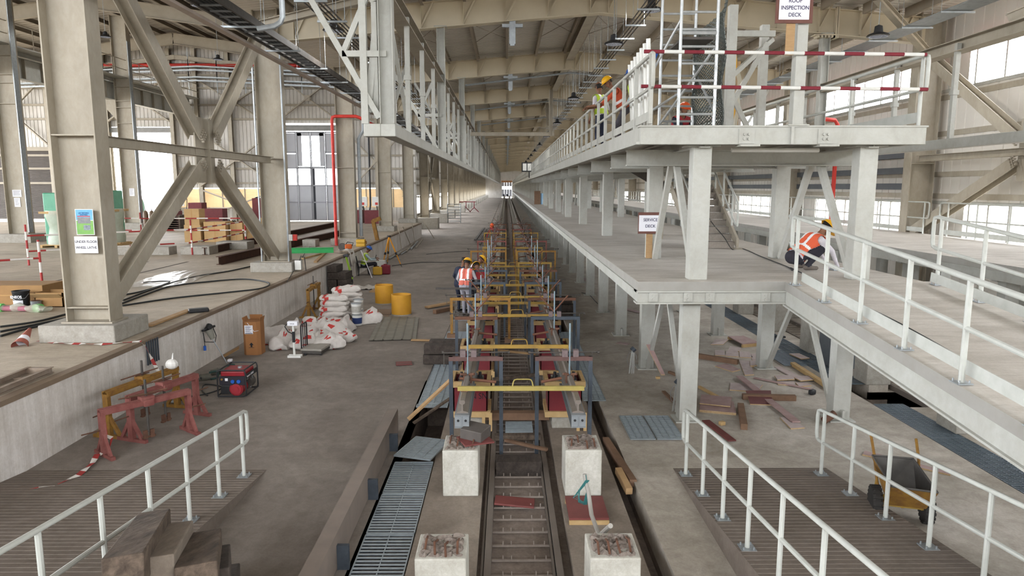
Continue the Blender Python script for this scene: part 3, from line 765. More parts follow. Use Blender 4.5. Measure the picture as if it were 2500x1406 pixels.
ROWS = [11.2 + 3.37 * i for i in range(70)]
def service_deck(name, label, x0, x1, y0, y1, xa, xb, rows, m_post):
    t = thing(name, label, 'deck', (x0, y0, 0))
    b = MB().box(x0, x1, y0, y1, 2.22, 2.37); b.m = [1, 0, 1, 1, 1, 1]; b.build('slab', (DCK, mat('dimmed_slab_edge', '96948f', '88857f', .8, scale=3)), t, bevel=.008)  # slab sides coloured darker than the top to offset strong frontal light
    e = MB().box(x0 + .01, x1 - .02, y0 + .02, y0 + .2, 2.04, 2.2).box(x0 - .02, x1, y0 - .02, y0 + .22, 2.2, 2.225).box(x0 - .02, x0 + .1, y0, y1, 2.2, 2.225)
    e.box(x0 + .01, x0 + .18, y0 + .2, y1, 2.04, 2.2); e.box(x0 - .02, x1, y0 - .02, y0 + .22, 2.015, 2.04)
    for y in rows[:30]: e.box(x0 + .1, x1 - .1, y - .08, y + .08, 2.0, 2.2)
    e.build('edge_beam', STW, t)
    for k, x in enumerate([x0 + .25, xa - .13, xa + .22, x1 - 2.5]):
        j = MB(); j.box(x - .07, x + .07, y0 - .012, y0 + .02, 2.05, 2.195)
        for z in (2.085, 2.155): j.cyl((x, y0 - .03, z), (x, y0 - .012, z), .022, n=8)
        j.build('bolted_plate', STW, t)
    kk = 0; rest = MB()
    for i, y in enumerate(rows):
        for x in (xa, xb):
            q = MB() if kk < 100 else rest
            q.box(x - .14, x + .14, y - .12, y + .12, .0, 2.04)
            if kk < 100:
                o = q.build('leg', STW, t); kk += 1
                if i < 14:
                    f = MB().box(x - .21, x + .21, y - .2, y + .2, 0, .02); f.box(x - .02, x + .02, y - .2, y - .12, .02, .2)
                    f.build('base_plate', STW, o)
    # extra edge legs carrying the overhang
    for i, y in enumerate(rows[:24]):
        q = MB() if i < 99 else rest
        q.box(x0 + .35, x0 + .53, y + 1.6, y + 1.8, 0, 2.04)
    if rest.v: rest.build('far_leg', STW, t, kind='stuff')
    for x in (xa, xb):
        for i in (0, 6, 12):
            b = MB(); ya, yb = rows[i], rows[i + 1]; yc = (ya + yb) / 2
            b.beam((x, ya + .2, .06), (x, yc - .06, 2.0), .08, .08, (1, 0, 0)); b.beam((x, yb - .2, .06), (x, yc + .06, 2.0), .08, .08, (1, 0, 0))
            b.build('brace', STW, t)
    return t
service_deck('service_deck', 'long concrete service deck on grey steel legs right of the track', 2.07, 6.6, 10.85, YF - 6, 3.0, 5.55, ROWS, STW)
service_deck('service_deck', 'second service deck standing along the right wall', 9.55, 13.35, 9.5, 200, 9.95, 12.9, [10.2 + 3.37 * i for i in range(56)], STW)

# upper roof inspection deck, carried by box columns standing on the service deck
rd = thing('roof_inspection_deck', 'upper roof inspection deck on box columns above the service deck', 'deck', (2.05, 10.8, 4.75))
MB().box(2.1, 6.4, 10.86, YF - 6, 4.7, 4.765).build('slab', DCK, rd)
f = MB().box(2.04, 6.41, 10.8, 10.95, 4.49, 4.75).box(2.02, 6.43, 10.78, 10.97, 4.745, 4.775)
f.build('front_beam', STW, rd, bevel=.006)
f = MB().box(2.04, 2.16, 10.95, YF - 6, 4.5, 4.76).box(1.98, 2.04, 10.81, YF - 6, 4.49, 4.53).box(6.28, 6.41, 10.95, YF - 6, 4.5, 4.76)
f.build('edge_beam', STW, rd)
f = MB()
for y in [12.7] + ROWS[1:40]: f.ibeam((2.16, y, 4.36), (6.3, y, 4.36), .2, .28)
for x in (3.08, 5.7): f.ibeam((x, 10.95, 4.55), (x, YF - 6, 4.55), .16, .2)
f.build('joist', STW, rd)
for x in (3.66, 4.87):
    f = MB(); f.box(x - .12, x + .12, 10.785, 10.8, 4.5, 4.72); f.box(x - .1, x + .2, 10.75, 11.0, 4.46, 4.49)
    for sx in (-.035, .035):
        for z in (4.57, 4.64): f.cyl((x + sx, 10.76, z), (x + sx, 10.785, z), .022, n=8)
    f.build('bolted_plate', STW, rd)
MB().box(4.33, 4.37, 10.76, 10.8, 4.49, 4.75).build('web_stiffener', STW, rd)
k = 0; rest = MB()
for i, y in enumerate(ROWS):
    if i > 1 and i % 2 == 0: continue
    for x in (3.08, 5.7):
        q = MB() if k < 100 else rest
        q.box(x - .145, x + .145, y - .13, y + .13, 2.37, 4.49)
        if i < 3: q.box(x - .26, x + .26, y - .2, y + .2, 4.47, 4.49)
        if k < 100: q.build('column', STW, rd, bevel=.008 if i < 4 else 0); k += 1
if rest.v: rest.build('far_column', STW, rd, kind='stuff')
for x in (3.08, 5.7):
    for i in (0, 7, 13):
        ya, yb = ROWS[i], ROWS[i + 1]; yc = (ya + yb) / 2 + .1; b = MB()
        b.beam((x, ya + .18, 2.38), (x, yc - .1, 4.4), .12, .1, (1, 0, 0)); b.beam((x, yb - .18, 2.38), (x, yc + .1, 4.4), .12, .1, (1, 0, 0))
        b.box(x - .03, x + .03, yc - .2, yc + .2, 4.3, 4.49)
        b.build('brace', STW, rd)
MB().cyl((3.6, 11.3, 4.43), (5.0, 11.3, 4.43), .035, n=8).build('tube_light', WHT, rd)
# hangers that rise from the roof deck
for (x, y, z1, w, lab) in [(4.44, 10.9, 9.1, .165, 'white post on the roof deck front carrying the roof deck sign'), (4.62, 14.8, 7.5, .17, 'white post on the roof deck behind the wire mesh'), (5.75, 16.1, 7.4, .17, 'white post on the roof deck between the mesh and the sign post')]:
    p_ = MB().box(x - w / 2, x + w / 2, y - w / 2, y + w / 2, 4.77, z1).box(x - .16, x + .16, y - .14, y + .14, 4.765, 4.79)
    tag(p_.build('deck_post', STW, bevel=.006), lab, 'post', 'posts on the roof deck')
t = thing('deck_bracing', 'bolted angle bracing between two posts on the roof deck', 'brace', (5.2, 15.5, 5))
MB().box(4.7, 5.7, 15.3, 15.38, 7.0, 7.12).build('strut', STW, t)
MB().beam((4.7, 15.2, 6.1), (5.75, 15.6, 7.0), .1, .09).build('diagonal', STW, t); MB().beam((4.75, 15.2, 5.5), (5.6, 15.5, 6.9), .1, .08, (0, 1, 0)).build('diagonal', STW, t)
MB().beam((4.72, 15.2, 5.9), (5.45, 15.5, 4.8), .1, .08, (0, 1, 0)).build('diagonal', STW, t)

# railings of the decks and ramps
railing('deck_railing', 'pale railing along the left edge of the roof deck where workers lean', (2.12, 10.5, 4.77), (2.12, YF - 8, 4.77), 1.18, h=1.0, mid=.52, r=.03, m=STW, loop0=.14, plate=False, toe=.13, flat=True, rp=.028)
railing('deck_railing', 'pale railing along the far right edge of the roof deck', (6.36, 10.95, 4.77), (6.36, 120, 4.77), 2.2, h=1.05, mid=.55, r=.03, m=STR, loop0=.14, plate=False, toe=.16, maxp=60)
def zr1(y): return 2.37 - (10.85 - y) * .1
t = thing('ramp_bridge', 'sloping concrete ramp that descends from the service deck toward the camera', 'ramp', (4.4, 10.85, 2.37))
def sl(mb, x0, x1, ya, yb, dz0, dz1):
    return mb.hexa([(x0, ya, zr1(ya) + dz0), (x1, ya, zr1(ya) + dz0), (x1, yb, zr1(yb) + dz0), (x0, yb, zr1(yb) + dz0), (x0, ya, zr1(ya) + dz1), (x1, ya, zr1(ya) + dz1), (x1, yb, zr1(yb) + dz1), (x0, yb, zr1(yb) + dz1)])
b = sl(MB(), 4.4, 6.75, 2.5, 10.85, -.14, 0); b.m = [1, 0, 1, 1, 1, 1]; b.build('slab', (DCK, mat('dimmed_slab_edge', '96948f')), t)  # ramp sides use the same darkened colour against frontal light
b = sl(MB(), 4.42, 4.56, 2.5, 10.85, -.36, -.14); sl(b, 4.38, 4.6, 2.5, 10.85, -.385, -.36); sl(b, 6.55, 6.7, 2.5, 10.85, -.36, -.14)
b.build('side_beam', STW, t)
MB().box(4.9, 5.2, 7.6, 7.85, 0, 1.66).build('leg', STW, t) if False else None
railing('ramp_railing', 'pale tube railing on the near edge of the sloping ramp', (4.46, 10.62, zr1(10.62)), (4.46, 3.5, zr1(3.5)), 1.012, h=1.03, mid=.55, r=.03, loop0=.2, toe=.14, toeoff=.1)
railing('ramp_railing', 'pale tube railing on the far edge of the sloping ramp', (6.66, 10.62, zr1(10.62)), (6.66, 3.5, zr1(3.5)), 1.012, h=1.03, mid=.55, r=.03, loop0=.2, toe=.14, toeoff=-.1)
K = 1.17 / 11.15
def zr0(y): return max(0, (9.15 - y) * K)
for x, lab in ((-3.5, 'white tube railing on the left ramp in the foreground'), (2.4, 'white tube railing on the left side of the right foreground ramp'), (4.22, 'white tube railing on the right side of the right foreground ramp')):
    railing('ramp_railing', lab, (x, 8.86, zr0(8.86)), (x, 1.5, zr0(1.5)), .79 * 1.006, h=.87, mid=.44, r=.024, loop0=.2)
railing('deck_railing', 'thin railing along the window side of the second service deck', (13.2, 13, 2.37), (13.2, 21.0, 2.37), 1.3, h=1.0, mid=.5, loop1=.2, loop0=0, plate=False, toe=.14)
railing('deck_railing', 'thin railing along the window side of the second service deck beyond the gap', (13.2, 22.0, 2.37), (13.2, 120, 2.37), 1.3, h=1.0, mid=.5, loop0=.25, plate=False, toe=.14, maxp=60)

# steel stairs from the service deck to the roof deck
st = thing('steel_stairs', 'chequer-plate steel stairs rising from the service deck', 'stairs', (5.05, 16.8, 2.37))
TRD = mat('chequer_plate', '938b82', '7f776e', .5, .3, scale=20, bump=.5, bscale=60)
nr = 9; ri, go = .165, .235
for i in range(nr):
    y = 16.8 + i * go; z = 2.37 + i * ri
    MB().box(4.5, 5.52, y, y + .012, z + .01, z + ri).box(4.5, 5.52, y - .02, y + go, z + ri - .012, z + ri).build('tread', TRD, st)
ze = 2.37 + nr * ri; ye = 16.8 + nr * go
MB().box(4.4, 5.6, ye, ye + 1.2, ze - .03, ze).build('landing', TRD, st)
for x in (4.47, 5.55):
    MB().hexa([(x - .03, 16.65, 2.39), (x + .03, 16.65, 2.39), (x + .03, ye, ze - .2), (x - .03, ye, ze - .2), (x - .03, 16.65, 2.62), (x + .03, 16.65, 2.62), (x + .03, ye, ze + .12), (x - .03, ye, ze + .12)]).box(x - .1, x + .1, 16.55, 16.85, 2.37, 2.39).build('stringer', STD, st)
    r_ = MB().tube(tubepts([(x, 16.95, 3.0), (x, 16.72, 2.9), (x, 16.72, 3.45), (x, ye, ze + 1.0), (x, ye + 1.1, ze + 1.0)], .08), .026, 8)
    r_.tube([(x, 16.95, 3.0), (x, ye, ze + .52), (x, ye + 1.1, ze + .52)], .022, 8)
    for k in (.35, 1.1, 1.85, 2.9): r_.cyl((x, 16.8 + k, 2.5 + min(k, 2.1) * .7), (x, 16.8 + k, 3.5 + min(k, 2.1) * .7), .024, n=8)
    r_.build('handrail', STR, st, smooth=True)
for i in range(7):
    x = 4.3 - i * .24; z = ze + (i + 1) * .16
    MB().box(x - .24, x, ye + .1, ye + 1.1, z - .03, z).box(x - .0, x + .01, ye + .1, ye + 1.1, z - .16, z).build('tread', TRD, st)
MB().hexa([(4.4, ye + .05, ze - .22), (2.8, ye + .05, 4.55), (2.8, ye + .1, 4.55), (4.4, ye + .1, ze - .22), (4.4, ye + .05, ze + .05), (2.8, ye + .05, 4.85), (2.8, ye + .1, 4.85), (4.4, ye + .1, ze + .05)]).build('stringer', STK, st)
for x in (4.45, 5.55): MB().box(x - .04, x + .04, ye + 1.0, ye + 1.1, 2.37, ze).build('leg', STD, st)
# ================================================================= TRACK UNDER CONSTRUCTION
XL, XRR = -.575, .93
RLM = mat('rail_steel', '6d655e', '7f7770', .5, .3, scale=3)
BEM = mat('primed_beam_steel', '83888c', '777b7e', .5, .2, scale=4)
def rail_prof(mb, x, y0, y1, z):
    P = [(-.075, 0), (.075, 0), (.075, .014), (.012, .032), (.01, .115), (.036, .13), (.036, .16), (.026, .172), (-.026, .172), (-.036, .16), (-.036, .13), (-.01, .115), (-.012, .032), (-.075, .014)]
    return mb.sweep(P, V((x, y0, z)), V((x, y1, z)), V((1, 0, 0)), V((0, 0, 1)))
for x, side in ((XL, 'left'), (XRR, 'right')):
    t = thing('track_rail', 'steel rail clamped on an I-beam, the %s one of the elevated track' % side, 'rail', (x, 8.63, .77), 'elevated track rails')
    rail_prof(MB(), x, 8.72, YF - 14, .94).build('rail_head', RLM, t)
    b = MB().ibeam((x, 8.63, .855), (x, 34, .855), .19, .17, .012, .012)
    for s in (-1, 1): b.box(x + s * .05 - .042, x + s * .05 + .042, 8.632, 8.645, .785, .925)
    o = b.build('support_beam', BEM, t)
    h = MB()
    for s in (-1, 1): h.cyl((x + s * .048, 8.625, .87), (x + s * .048, 8.634, .87), .016, n=12)
    h.build('bolt_hole', BLK, o)
    lp = MB()
    for y in np.arange(35, YF - 14, 2.5): lp.box(x - .22, x + .22, y - .25, y + .25, 0, .94)
    lp.build('far_plinth', CON, t, kind='stuff')
# concrete pillars: the two nearest rows stand free with a hacked rough head
def pillar(x0, x1, y0, y1, z, label, rough=True):
    t = thing('concrete_pillar', label, 'pillar', ((x0 + x1) / 2, (y0 + y1) / 2, 0), 'track pillars')
    MB().box(x0, x1, y0, y1, 0, z).build('shaft', COW, t, bevel=.012)
    if rough:
        rg = random.Random(int(x0 * 100 + y0 * 10)); N_ = 14; H = [[rg.uniform(.0, .05) for _ in range(N_ + 1)] for _ in range(N_ + 1)]
        top = MB().grid(lambda u, v: (x0 + .025 + (x1 - x0 - .05) * u + rg.uniform(-.01, .01) * (0 < u < 1), y0 + .025 + (y1 - y0 - .05) * v + rg.uniform(-.01, .01) * (0 < v < 1), z - .01 + (H[int(u * N_ + .5)][int(v * N_ + .5)] if 0 < u < 1 and 0 < v < 1 else 0)), N_, N_)
        top.build('hacked_head', BRK, t)
        for k in range(4):
            px = x0 + .08 + (x1 - x0 - .16) * k / 3; py = rg.uniform(y0 + .12, y1 - .2)
            MB().tube([(px, py - .12, z + .02), (px + rg.uniform(-.02, .02), py, z + .07), (px, py + .12, z + .03)], .011, 6).build('rebar', RST, t)
    return t
pillar(-.815, -.36, 5.74, 6.2, .6, 'whitewashed concrete pillar with hacked head, left of the pit at the bottom edge')
pillar(.74, 1.19, 5.74, 6.2, .6, 'whitewashed concrete pillar with hacked head, right of the pit at the bottom edge')
pillar(-.8, -.355, 8.29, 8.84, .6, 'whitewashed concrete pillar carrying a steel block, below the left rail end')
pillar(.735, 1.19, 8.29, 8.84, .6, 'whitewashed concrete pillar with bare rebar, below the right rail end')
PYS = [11.0 + 2.5 * i for i in range(9)]
ordn = ['first', 'second', 'third', 'fourth', 'fifth', 'sixth', 'seventh', 'eighth', 'ninth']
for i, y in enumerate(PYS):
    for x, side in ((XL, 'left'), (XRR, 'right')):
        tag(MB().box(x - .2, x + .2, y - .22, y + .22, 0, .77).build('concrete_pillar', CON, bevel=.01), 'grey concrete pillar inside the %s red formwork box under the %s rail' % (ordn[i], side), 'pillar', 'track pillars')
# red film-faced formwork boxes round the pillar heads
def formwork(x, y, label, text=None):
    t = thing('formwork_box', label, 'formwork', (x, y, .25), 'red formwork boxes'); w, d = .27, .3
    b = MB().box(x - w, x + w, y - d, y - d + .018, .3, .76).box(x - w, x + w, y + d - .018, y + d, .3, .76).box(x - w, x - w + .018, y - d, y + d, .3, .76).box(x + w - .018, x + w, y - d, y + d, .3, .76)
    o = b.build('panel', mat('red_film_panel', '6e262c', '5d2127', .5, scale=5), t)
    for z, nm in ((.76, 'top_frame'), (.27, 'bottom_frame')):
        f = MB(); e = .05
        f.box(x - w - e, x + w + e, y - d - e, y - d + .01, z - .045, z + .045); f.box(x - w - e, x + w + e, y + d - .01, y + d + e, z - .045, z + .045)
        f.box(x - w - e, x - w + .01, y - d, y + d, z - .04, z + .05); f.box(x + w - .01, x + w + e, y - d, y + d, z - .04, z + .05)
        f.build(nm, WOY, t)
    for px in (x + w - .06, x + w + .05): MB().box(px - .025, px + .025, y - d - .06, y - d - .02, .0, .3).build('prop', WOY, t)
    for s in (-1, 1):
        g = MB(); g.box(x + s * .15 - .05, x + s * .15 + .05, y - .15, y - .03, .78, .8); g.cyl((x + s * .15, y - .09, .78), (x + s * .15, y - .09, .9), .025, n=8); g.cyl((x + s * .17, y - .05, .82), (x + s * .12, y - .12, .84), .02, n=6)
        g.build('anchor_bolt', BLK, t)
    MB().box(x - w + .02, x + w - .02, y - d + .02, y + d - .02, .6, .62).build('inside', RDW, t)
    if text: lettering(text, .14, INK, t, (x + .14, y - d - .002, .56), (90, 0, 0), sx=.8)
for i, y in enumerate(PYS[:7]):
    for x, side in ((XL, 'left'), (XRR, 'right')):
        formwork(x, y, '%s red formwork box with pine frames under the %s rail, counted from the rail end' % (ordn[i], side), 'N SN' if i == 0 and side == 'left' else None)
# portal jigs that hold the rail to line and level
def gantry(x0, x1, y, zt, label, m, mb_=None, zi=-.12, zo=0., spx=None, rodz=.5, side=1, base=False, arms=True, dark=False):
    xi, xo = (x1, x0) if side > 0 else (x0, x1); spx = spx if spx is not None else (x0 + x1) / 2
    t = thing('rail_gantry', label, 'gantry', ((x0 + x1) / 2, y, 0), 'rail gantries')
    p = .028
    MB().box(xi - p, xi + p, y - p, y + p, zi, zt).build('post', m, t); MB().box(xo - p, xo + p, y - p, y + p, zo, zt).build('post', m, t)
    MB().box(x0 - p, x1 + p, y - .03, y + .03, zt - .062, zt).build('crossbar', mb_ or m, t)
    s = MB().cyl((spx, y - .02, 1.0), (spx, y - .02, zt + rodz), .0135, n=8)
    s.build('spindle', STK if dark else mat('pale_blue_rod', '8da0aa', '78878f', .4, .5, scale=20), t)
    for k in (-.11, .05): MB().box(spx + k, spx + k + .08, y - .05, y + .05, zt, zt + .1).build('clamp_block', mat('dusty_clamp', '77696a', '5d5150', .8, scale=20), t)
    r_ = MB().cyl((x0 - .12, y - .03, zt + .06), (x1 + .12, y + .02, zt + .06), .011, n=6)
    for q in (x0 - .13, x1 + .1): r_.cyl((q, y, zt + .06), (q + .03, y, zt + .06), .022, n=8)
    for q in (x0 - .1, x1 + .02): r_.cyl((q, y, zt - .16), (q, y, zt + .06), .006, n=5)
    r_.build('adjusting_rod', STK, t)
    k = MB()
    for s_ in (-1, 1):
        k.box(spx + s_ * .05 - .012, spx + s_ * .05 + .012, y - .1, y + .06, 1.0, 1.12)
        k.cyl((spx + s_ * .1, y - .1, 1.14), (spx + s_ * .02, y - .06, 1.12), .02, n=8)
    k.build('rail_clamp', RST, t)
    MB().cyl((spx - .12, y - .04, 1.06), (spx + .42 * side, y - .1, 1.02), .022, n=8).build('turn_handle', mat('brown_handle', '6f4a38', '5b3c2e', .7, scale=10), t)
    if arms:
        a = MB()
        for s_ in (-1, 1): a.cyl((spx, y + .1, zt + .08), (spx + s_ * .28, y + .2, zt + .38), .014, n=6)
        a.build('lever_arm', mat('brown_handle', '6f4a38'), t)
    if base:
        for x in (x0, x1): MB().box(x - .1, x + .1, y - .1, y + .1, zi - .08 if x == xi else zo - .08, (zi if x == xi else zo)).build('foot_block', WOB, t)
    return t
RPB = mat('brown_primer', '634b47', '523e3b', .8, scale=9)
gantry(-.82, -.08, 10.0, 1.38, 'blue-grey rail gantry straddling the left rail, nearest the camera', STB, RPB, spx=-.57, rodz=.5, arms=False)
gantry(.45, 1.24, 10.0, 1.38, 'blue-grey rail gantry straddling the right rail, nearest the camera', STB, RPB, spx=.93, side=-1, arms=False)
gantry(-.97, -.2, 13.3, 1.36, 'second blue-grey rail gantry on the left rail with a rusty crossbar', STB, RST, spx=-.6, rodz=.45)
gantry(.5, 1.4, 13.3, 1.36, 'second blue-grey rail gantry on the right rail', STB, None, spx=.93, side=-1)
gantry(.52, 1.55, 15.6, 1.36, 'third blue-grey rail gantry on the right rail with a rusty crossbar', STB, RST, spx=.95, side=-1, rodz=.5)
gantry(-1.2, .06, 15.0, 1.46, 'wide worn yellow rail gantry standing on timber blocks left of the pit', YLO, None, zi=.55, zo=.66, spx=-.55, base=True)
gantry(-.95, -.05, 18.1, 1.38, 'blue-grey rail gantry beside the standing worker, left rail', STB, None, spx=-.55, rodz=.4)
gantry(.5, 1.42, 18.1, 1.38, 'fourth blue-grey rail gantry on the right rail', STB, None, spx=.95, side=-1, rodz=.45)
gantry(-.95, .0, 20.8, 1.38, 'blue-grey rail gantry just behind the standing workers', STB, None, spx=-.55, rodz=.9)
gantry(.42, 1.5, 20.8, 1.38, 'fifth rail gantry on the right rail with a rusty crossbar', STB, RST, spx=.93, side=-1, rodz=.9)
cols_ = [(YEL, YEL), (YLO, YLO), (YEL, YEL), (RPR, RPR), (YLO, YLO), (YEL, YEL), (YLO, RPR), (RST, RST)]
for i, y in enumerate([22.6, 25.6, 28.3, 30.5, 33.2, 36.5, 40.5, 45.5]):
    w = [0, .35, 0, .3, 0, .2, 0, .1][i]
    nm = ['yellow', 'worn yellow', 'yellow', 'red-oxide', 'worn yellow', 'yellow', 'rusty yellow', 'rusty'][i]
    gantry(-.95 - w, -.02, y, 1.42 + w * .3, '%s rail gantry on the left rail, %s of those behind the workers' % (nm, ordn[i]), cols_[i][0], cols_[i][1], spx=-.55, rodz=.55, dark=i > 1)
    gantry(.4, 1.45 + w, y, 1.42 + w * .3, '%s rail gantry on the right rail, %s of those beyond the blue-grey ones' % (nm, ordn[i]), cols_[i][0], cols_[i][1], spx=.93, side=-1, rodz=.55, dark=i > 1)
# yellow gauge bars lying across the two rails
for i, (y, e) in enumerate([(9.12, 0), (11.61, 0), (14.5, .1), (16.1, -.05), (17.0, .05), (19.1, 0), (21.3, 0), (23.7, .05)]):
    t = thing('gauge_bar', ['pale yellow gauge bar across both rails closest to the rail ends', 'second gauge bar with a handle loop, by the second formwork boxes'][i] if i < 2 else 'yellow gauge bar lying across the rails, %s from the rail ends' % ordn[i], 'gauge bar', (.2, y, 1.115), 'gauge bars')
    m = mat('pale_yellow_paint', 'a09150', '8a7c46', .6, scale=6) if i == 0 else YEL
    MB().box(-.66 - e, 1.05 + e, y - .022, y + .022, 1.125, 1.185).build('bar', m, t)
    MB().tube(tubepts([(.08, y, 1.18), (.1, y, 1.28), (.34, y, 1.28), (.36, y, 1.18)], .04), .009, 6).build('handle', m, t, smooth=True)
    MB().box(XL - .04, XL + .05, y - .02, y + .02, 1.11, 1.13).box(XRR - .05, XRR + .04, y - .02, y + .02, 1.11, 1.13).build('stop', RST, t)
# pit track: two guide rails sunk beside the curb with tie bars and studs
t = thing('pit_track', 'narrow sunken track with tie bars in the inspection pit', 'track', (.17, 5, -.13))
b = MB()
for x in (-.2, .545):
    b.box(x - .035, x + .035, 4, YF - 14, -.13, -.03); b.box(x - .07, x - .045, 4, YF - 14, -.13, -.06)
    b.build('guide_rail', RLM, t); b = MB()
for i in range(60):
    y = 5.1 + i * .308; b = MB().beam((-.16, y, -.1), (.51, y, -.1), .025, .02)
    for x in (-.04, .05, .3, .42): b.cyl((x, y, -.1), (x, y, -.045), .008, n=5)
    b.build('tie_bar', mat('dusty_bar', '8c827a', '796f67', .7, .2, scale=20), t)
# gratings over the drain channel
def grating(x0, x1, y0, y1, z, label, bar=.05, rotz=None, group='drain gratings', m=STG, lm=4, hw=.009):
    t = thing('drain_grating', label, 'grating', ((x0 + x1) / 2, (y0 + y1) / 2, z), group)
    f = MB()
    n = max(2, int((y1 - y0) / bar))
    for i in range(n + 1):
        y = y0 + (y1 - y0) * i / n; f.box(x0, x1, y - hw, y + hw, z - .012, z)
    o = f.build('bearing_bar', m, t)
    f = MB()
    for x in (x0, x1): f.box(x - .006, x + .006, y0, y1, z - .016, z + .003)
    for y in (y0, y1): f.box(x0, x1, y - .01, y + .01, z - .016, z + .003)
    for k in range(1, lm): f.box(x0 + (x1 - x0) * k / lm - .004, x0 + (x1 - x0) * k / lm + .004, y0, y1, z - .012, z + .002)
    f.build('grating_frame', m, t)
    if rotz: t.rotation_euler = rotz
    return t
STGB = mat('bluish_galvanised_bar', 'a0a9ae', '889196', .4, .5, scale=12)
for i, (a, b_) in enumerate([(4.6, 6.0), (6.02, 7.32), (7.36, 8.36), (8.4, 9.4)]):
    grating(-1.575, -1.04, a, b_, .0, 'left drain grating panel, %s' % ['nearest the camera', 'second from the camera', 'third from the camera', 'fourth from the camera, under the loose panel'][i], .066, m=STGB, lm=2, hw=.0125)
grating(-1.5, -.96, 9.35, 10.25, .06, 'loose grating panel lying askew across the open left drain', .048, (R(-3), R(2), R(-13)), m=STGB)
grating(-1.6, -1.05, 11.9, 12.05, .0, 'short grid piece at the far edge of the open left drain', .05, m=STGB, lm=6)
for i, y in enumerate((12.1, 14.2, 16.3)): grating(-1.58, -1.05, y, y + 2.06, .0, 'left drain grating panel beyond the open drain, %s' % ['first', 'second', 'third'][i], .06, m=STGB)
for i, y in enumerate((12.2, 14.2, 16.2)): grating(1.4, 1.8, y, y + 1.98, .02, 'right drain grating panel beside the rail gantries, %s' % ['nearest', 'middle', 'farthest'][i], .06, m=STGB)
grating(1.9, 2.28, 10.2, 11.28, .035, 'loose grating panel on the right floor, the left one of two', .05, m=STGB)
grating(2.31, 2.72, 10.2, 11.28, .035, 'loose grating panel on the right floor, the one touching the ramp railing', .05, m=STGB)
grating(-1.6, -1.04, 20, 60, .0, 'far strip of gratings along the left drain', .5)
STD2 = mat('dark_galvanised_grid', '6b7780', '5b656d', .5, .4, scale=10)
for i, y in enumerate([6.5, 8.6, 10.3]): grating(6.57, 7.1, y, y + (2.05 if i == 0 else 1.68), .0, 'dark floor grating on the right under the ramp, %s' % ['nearest', 'second', 'third, next to the open hole'][i], .05, m=STD2, lm=5)
for i in range(7): grating(6.57, 7.1, 13.3 + i * 1.8, 15.08 + i * 1.8, .0, 'dark floor grating behind the open hole, %s of seven' % ordn[i], .08, m=STD2, lm=3)
grating(6.0, 6.5, 14.6, 16.0, .04, 'loose dark grating lying beside the far floor gratings', .06, m=STD2)

# ---- loose timber and steel around the track
def plank(name, label, a, b_, w, h, m, up=(0, 0, 1), cat='timber', group=None, bevel=.004):
    return tag(MB().beam(a, b_, w, h, up).build(name, m, None, bevel=bevel), label, cat, group)
def tub(c, sz, rot, name, label, cat, m, group=None, bevel=.006):
    o = MB().cbox((0, 0, 0), sz).build(name, m, None, bevel=bevel); o.location = c; o.rotation_euler = [R(a) for a in rot]
    return tag(o, label, cat, group)
t = thing('steel_beam', 'long dusty steel beam lying along the left drain', 'beam', (-1.78, 8, 0))
MB().channel((-1.72, 10.65, .2), (-1.72, 4.2, .2), .16, .36, .014).build('web_and_flange', mat('dusty_beam', '7b7067', '6b625b', .75, scale=3), t)
for y in (5.3, 6.6, 8.2, 9.8): MB().box(-1.72, -1.6, y, y + .05, 0, .26).build('bracket', STB, t)
tub((.17, 9.36, -.03), (.64, .3, .2), (0, 0, 1), 'timber_sleeper', 'short black timber sleeper lying across the pit', 'sleeper', WOK)
tub((.1, 8.26, -.06), (.5, .24, .025), (0, 4, -4), 'plywood_offcut', 'worn red plywood offcut lying in the pit', 'board', PLR)
t = thing('plywood_sheet', 'red plywood square on battens in front of the right pillar', 'board', (.95, 7.83, 0))
MB().box(.72, 1.18, 7.55, 8.13, .05, .075).build('panel', PLR, t); [MB().box(.72, 1.18, a_, a_ + .05, 0, .05).build('batten', WOY, t) for a_ in (7.53, 8.07)]
t = thing('vibrator_hose', 'grey hose with a tangle of green cable standing on the red plywood square', 'hose', (.95, 7.7, .08))
MB().tube([(1.0, 6.3, .62), (.98, 6.9, .2), (.97, 7.5, .14), (.96, 7.72, .3), (.93, 7.78, .42), (.92, 7.8, .5)], .025, 8).build('hose', mat('grey_hose', '9a9690', '8a867f', .6), t, smooth=True)
c = MB()
for k in range(5): c.tube([(.93 + .01 * k, 7.76, .44), (.86 - .02 * k, 7.72, .36 - .03 * k), (.84 + .015 * k, 7.7, .2), (.9 + .01 * k, 7.71, .16), (.95, 7.74, .35), (.93, 7.78, .5)], .006, 5)
c.build('cable', mat('teal_cable', '2f6a68', '2a5a5c', .5), t, smooth=True)
t = thing('steel_block', 'grey steel block on a plywood scrap, on top of the left pillar', 'block', (-.42, 8.68, .62))
MB().cbox((-.4, 8.64, .715), (.3, .3, .15), (3, 4, -24)).build('block', mat('dull_grey_block', '5d5854', '4d4845', .7, .2, scale=6), t, bevel=.01); MB().cbox((-.4, 8.56, .64), (.4, .3, .02), (3, 2, 25)).build('scrap', PLR, t)
tub((1.6, 9.5, -.02), (.1, 1.6, .1), (0, 0, 5), 'timber_post', 'orange timber post lying in the right drain channel', 'timber', WOB)
tub((1.55, 8.75, -.0), (.09, .55, .09), (6, 0, 6), 'timber_post', 'short orange timber end standing out of the right drain channel', 'timber', WOD)
plank('pine_plank', 'long raw pine plank leaning from the left rail down to the floor', (-1.62, 11.05, .06), (-.9, 11.35, .68), .1, .035, WOD)
plank('timber_lath', 'grey weathered lath leaning across the open left drain', (-1.52, 10.95, .03), (-.88, 11.4, .36), .06, .03, WOG)
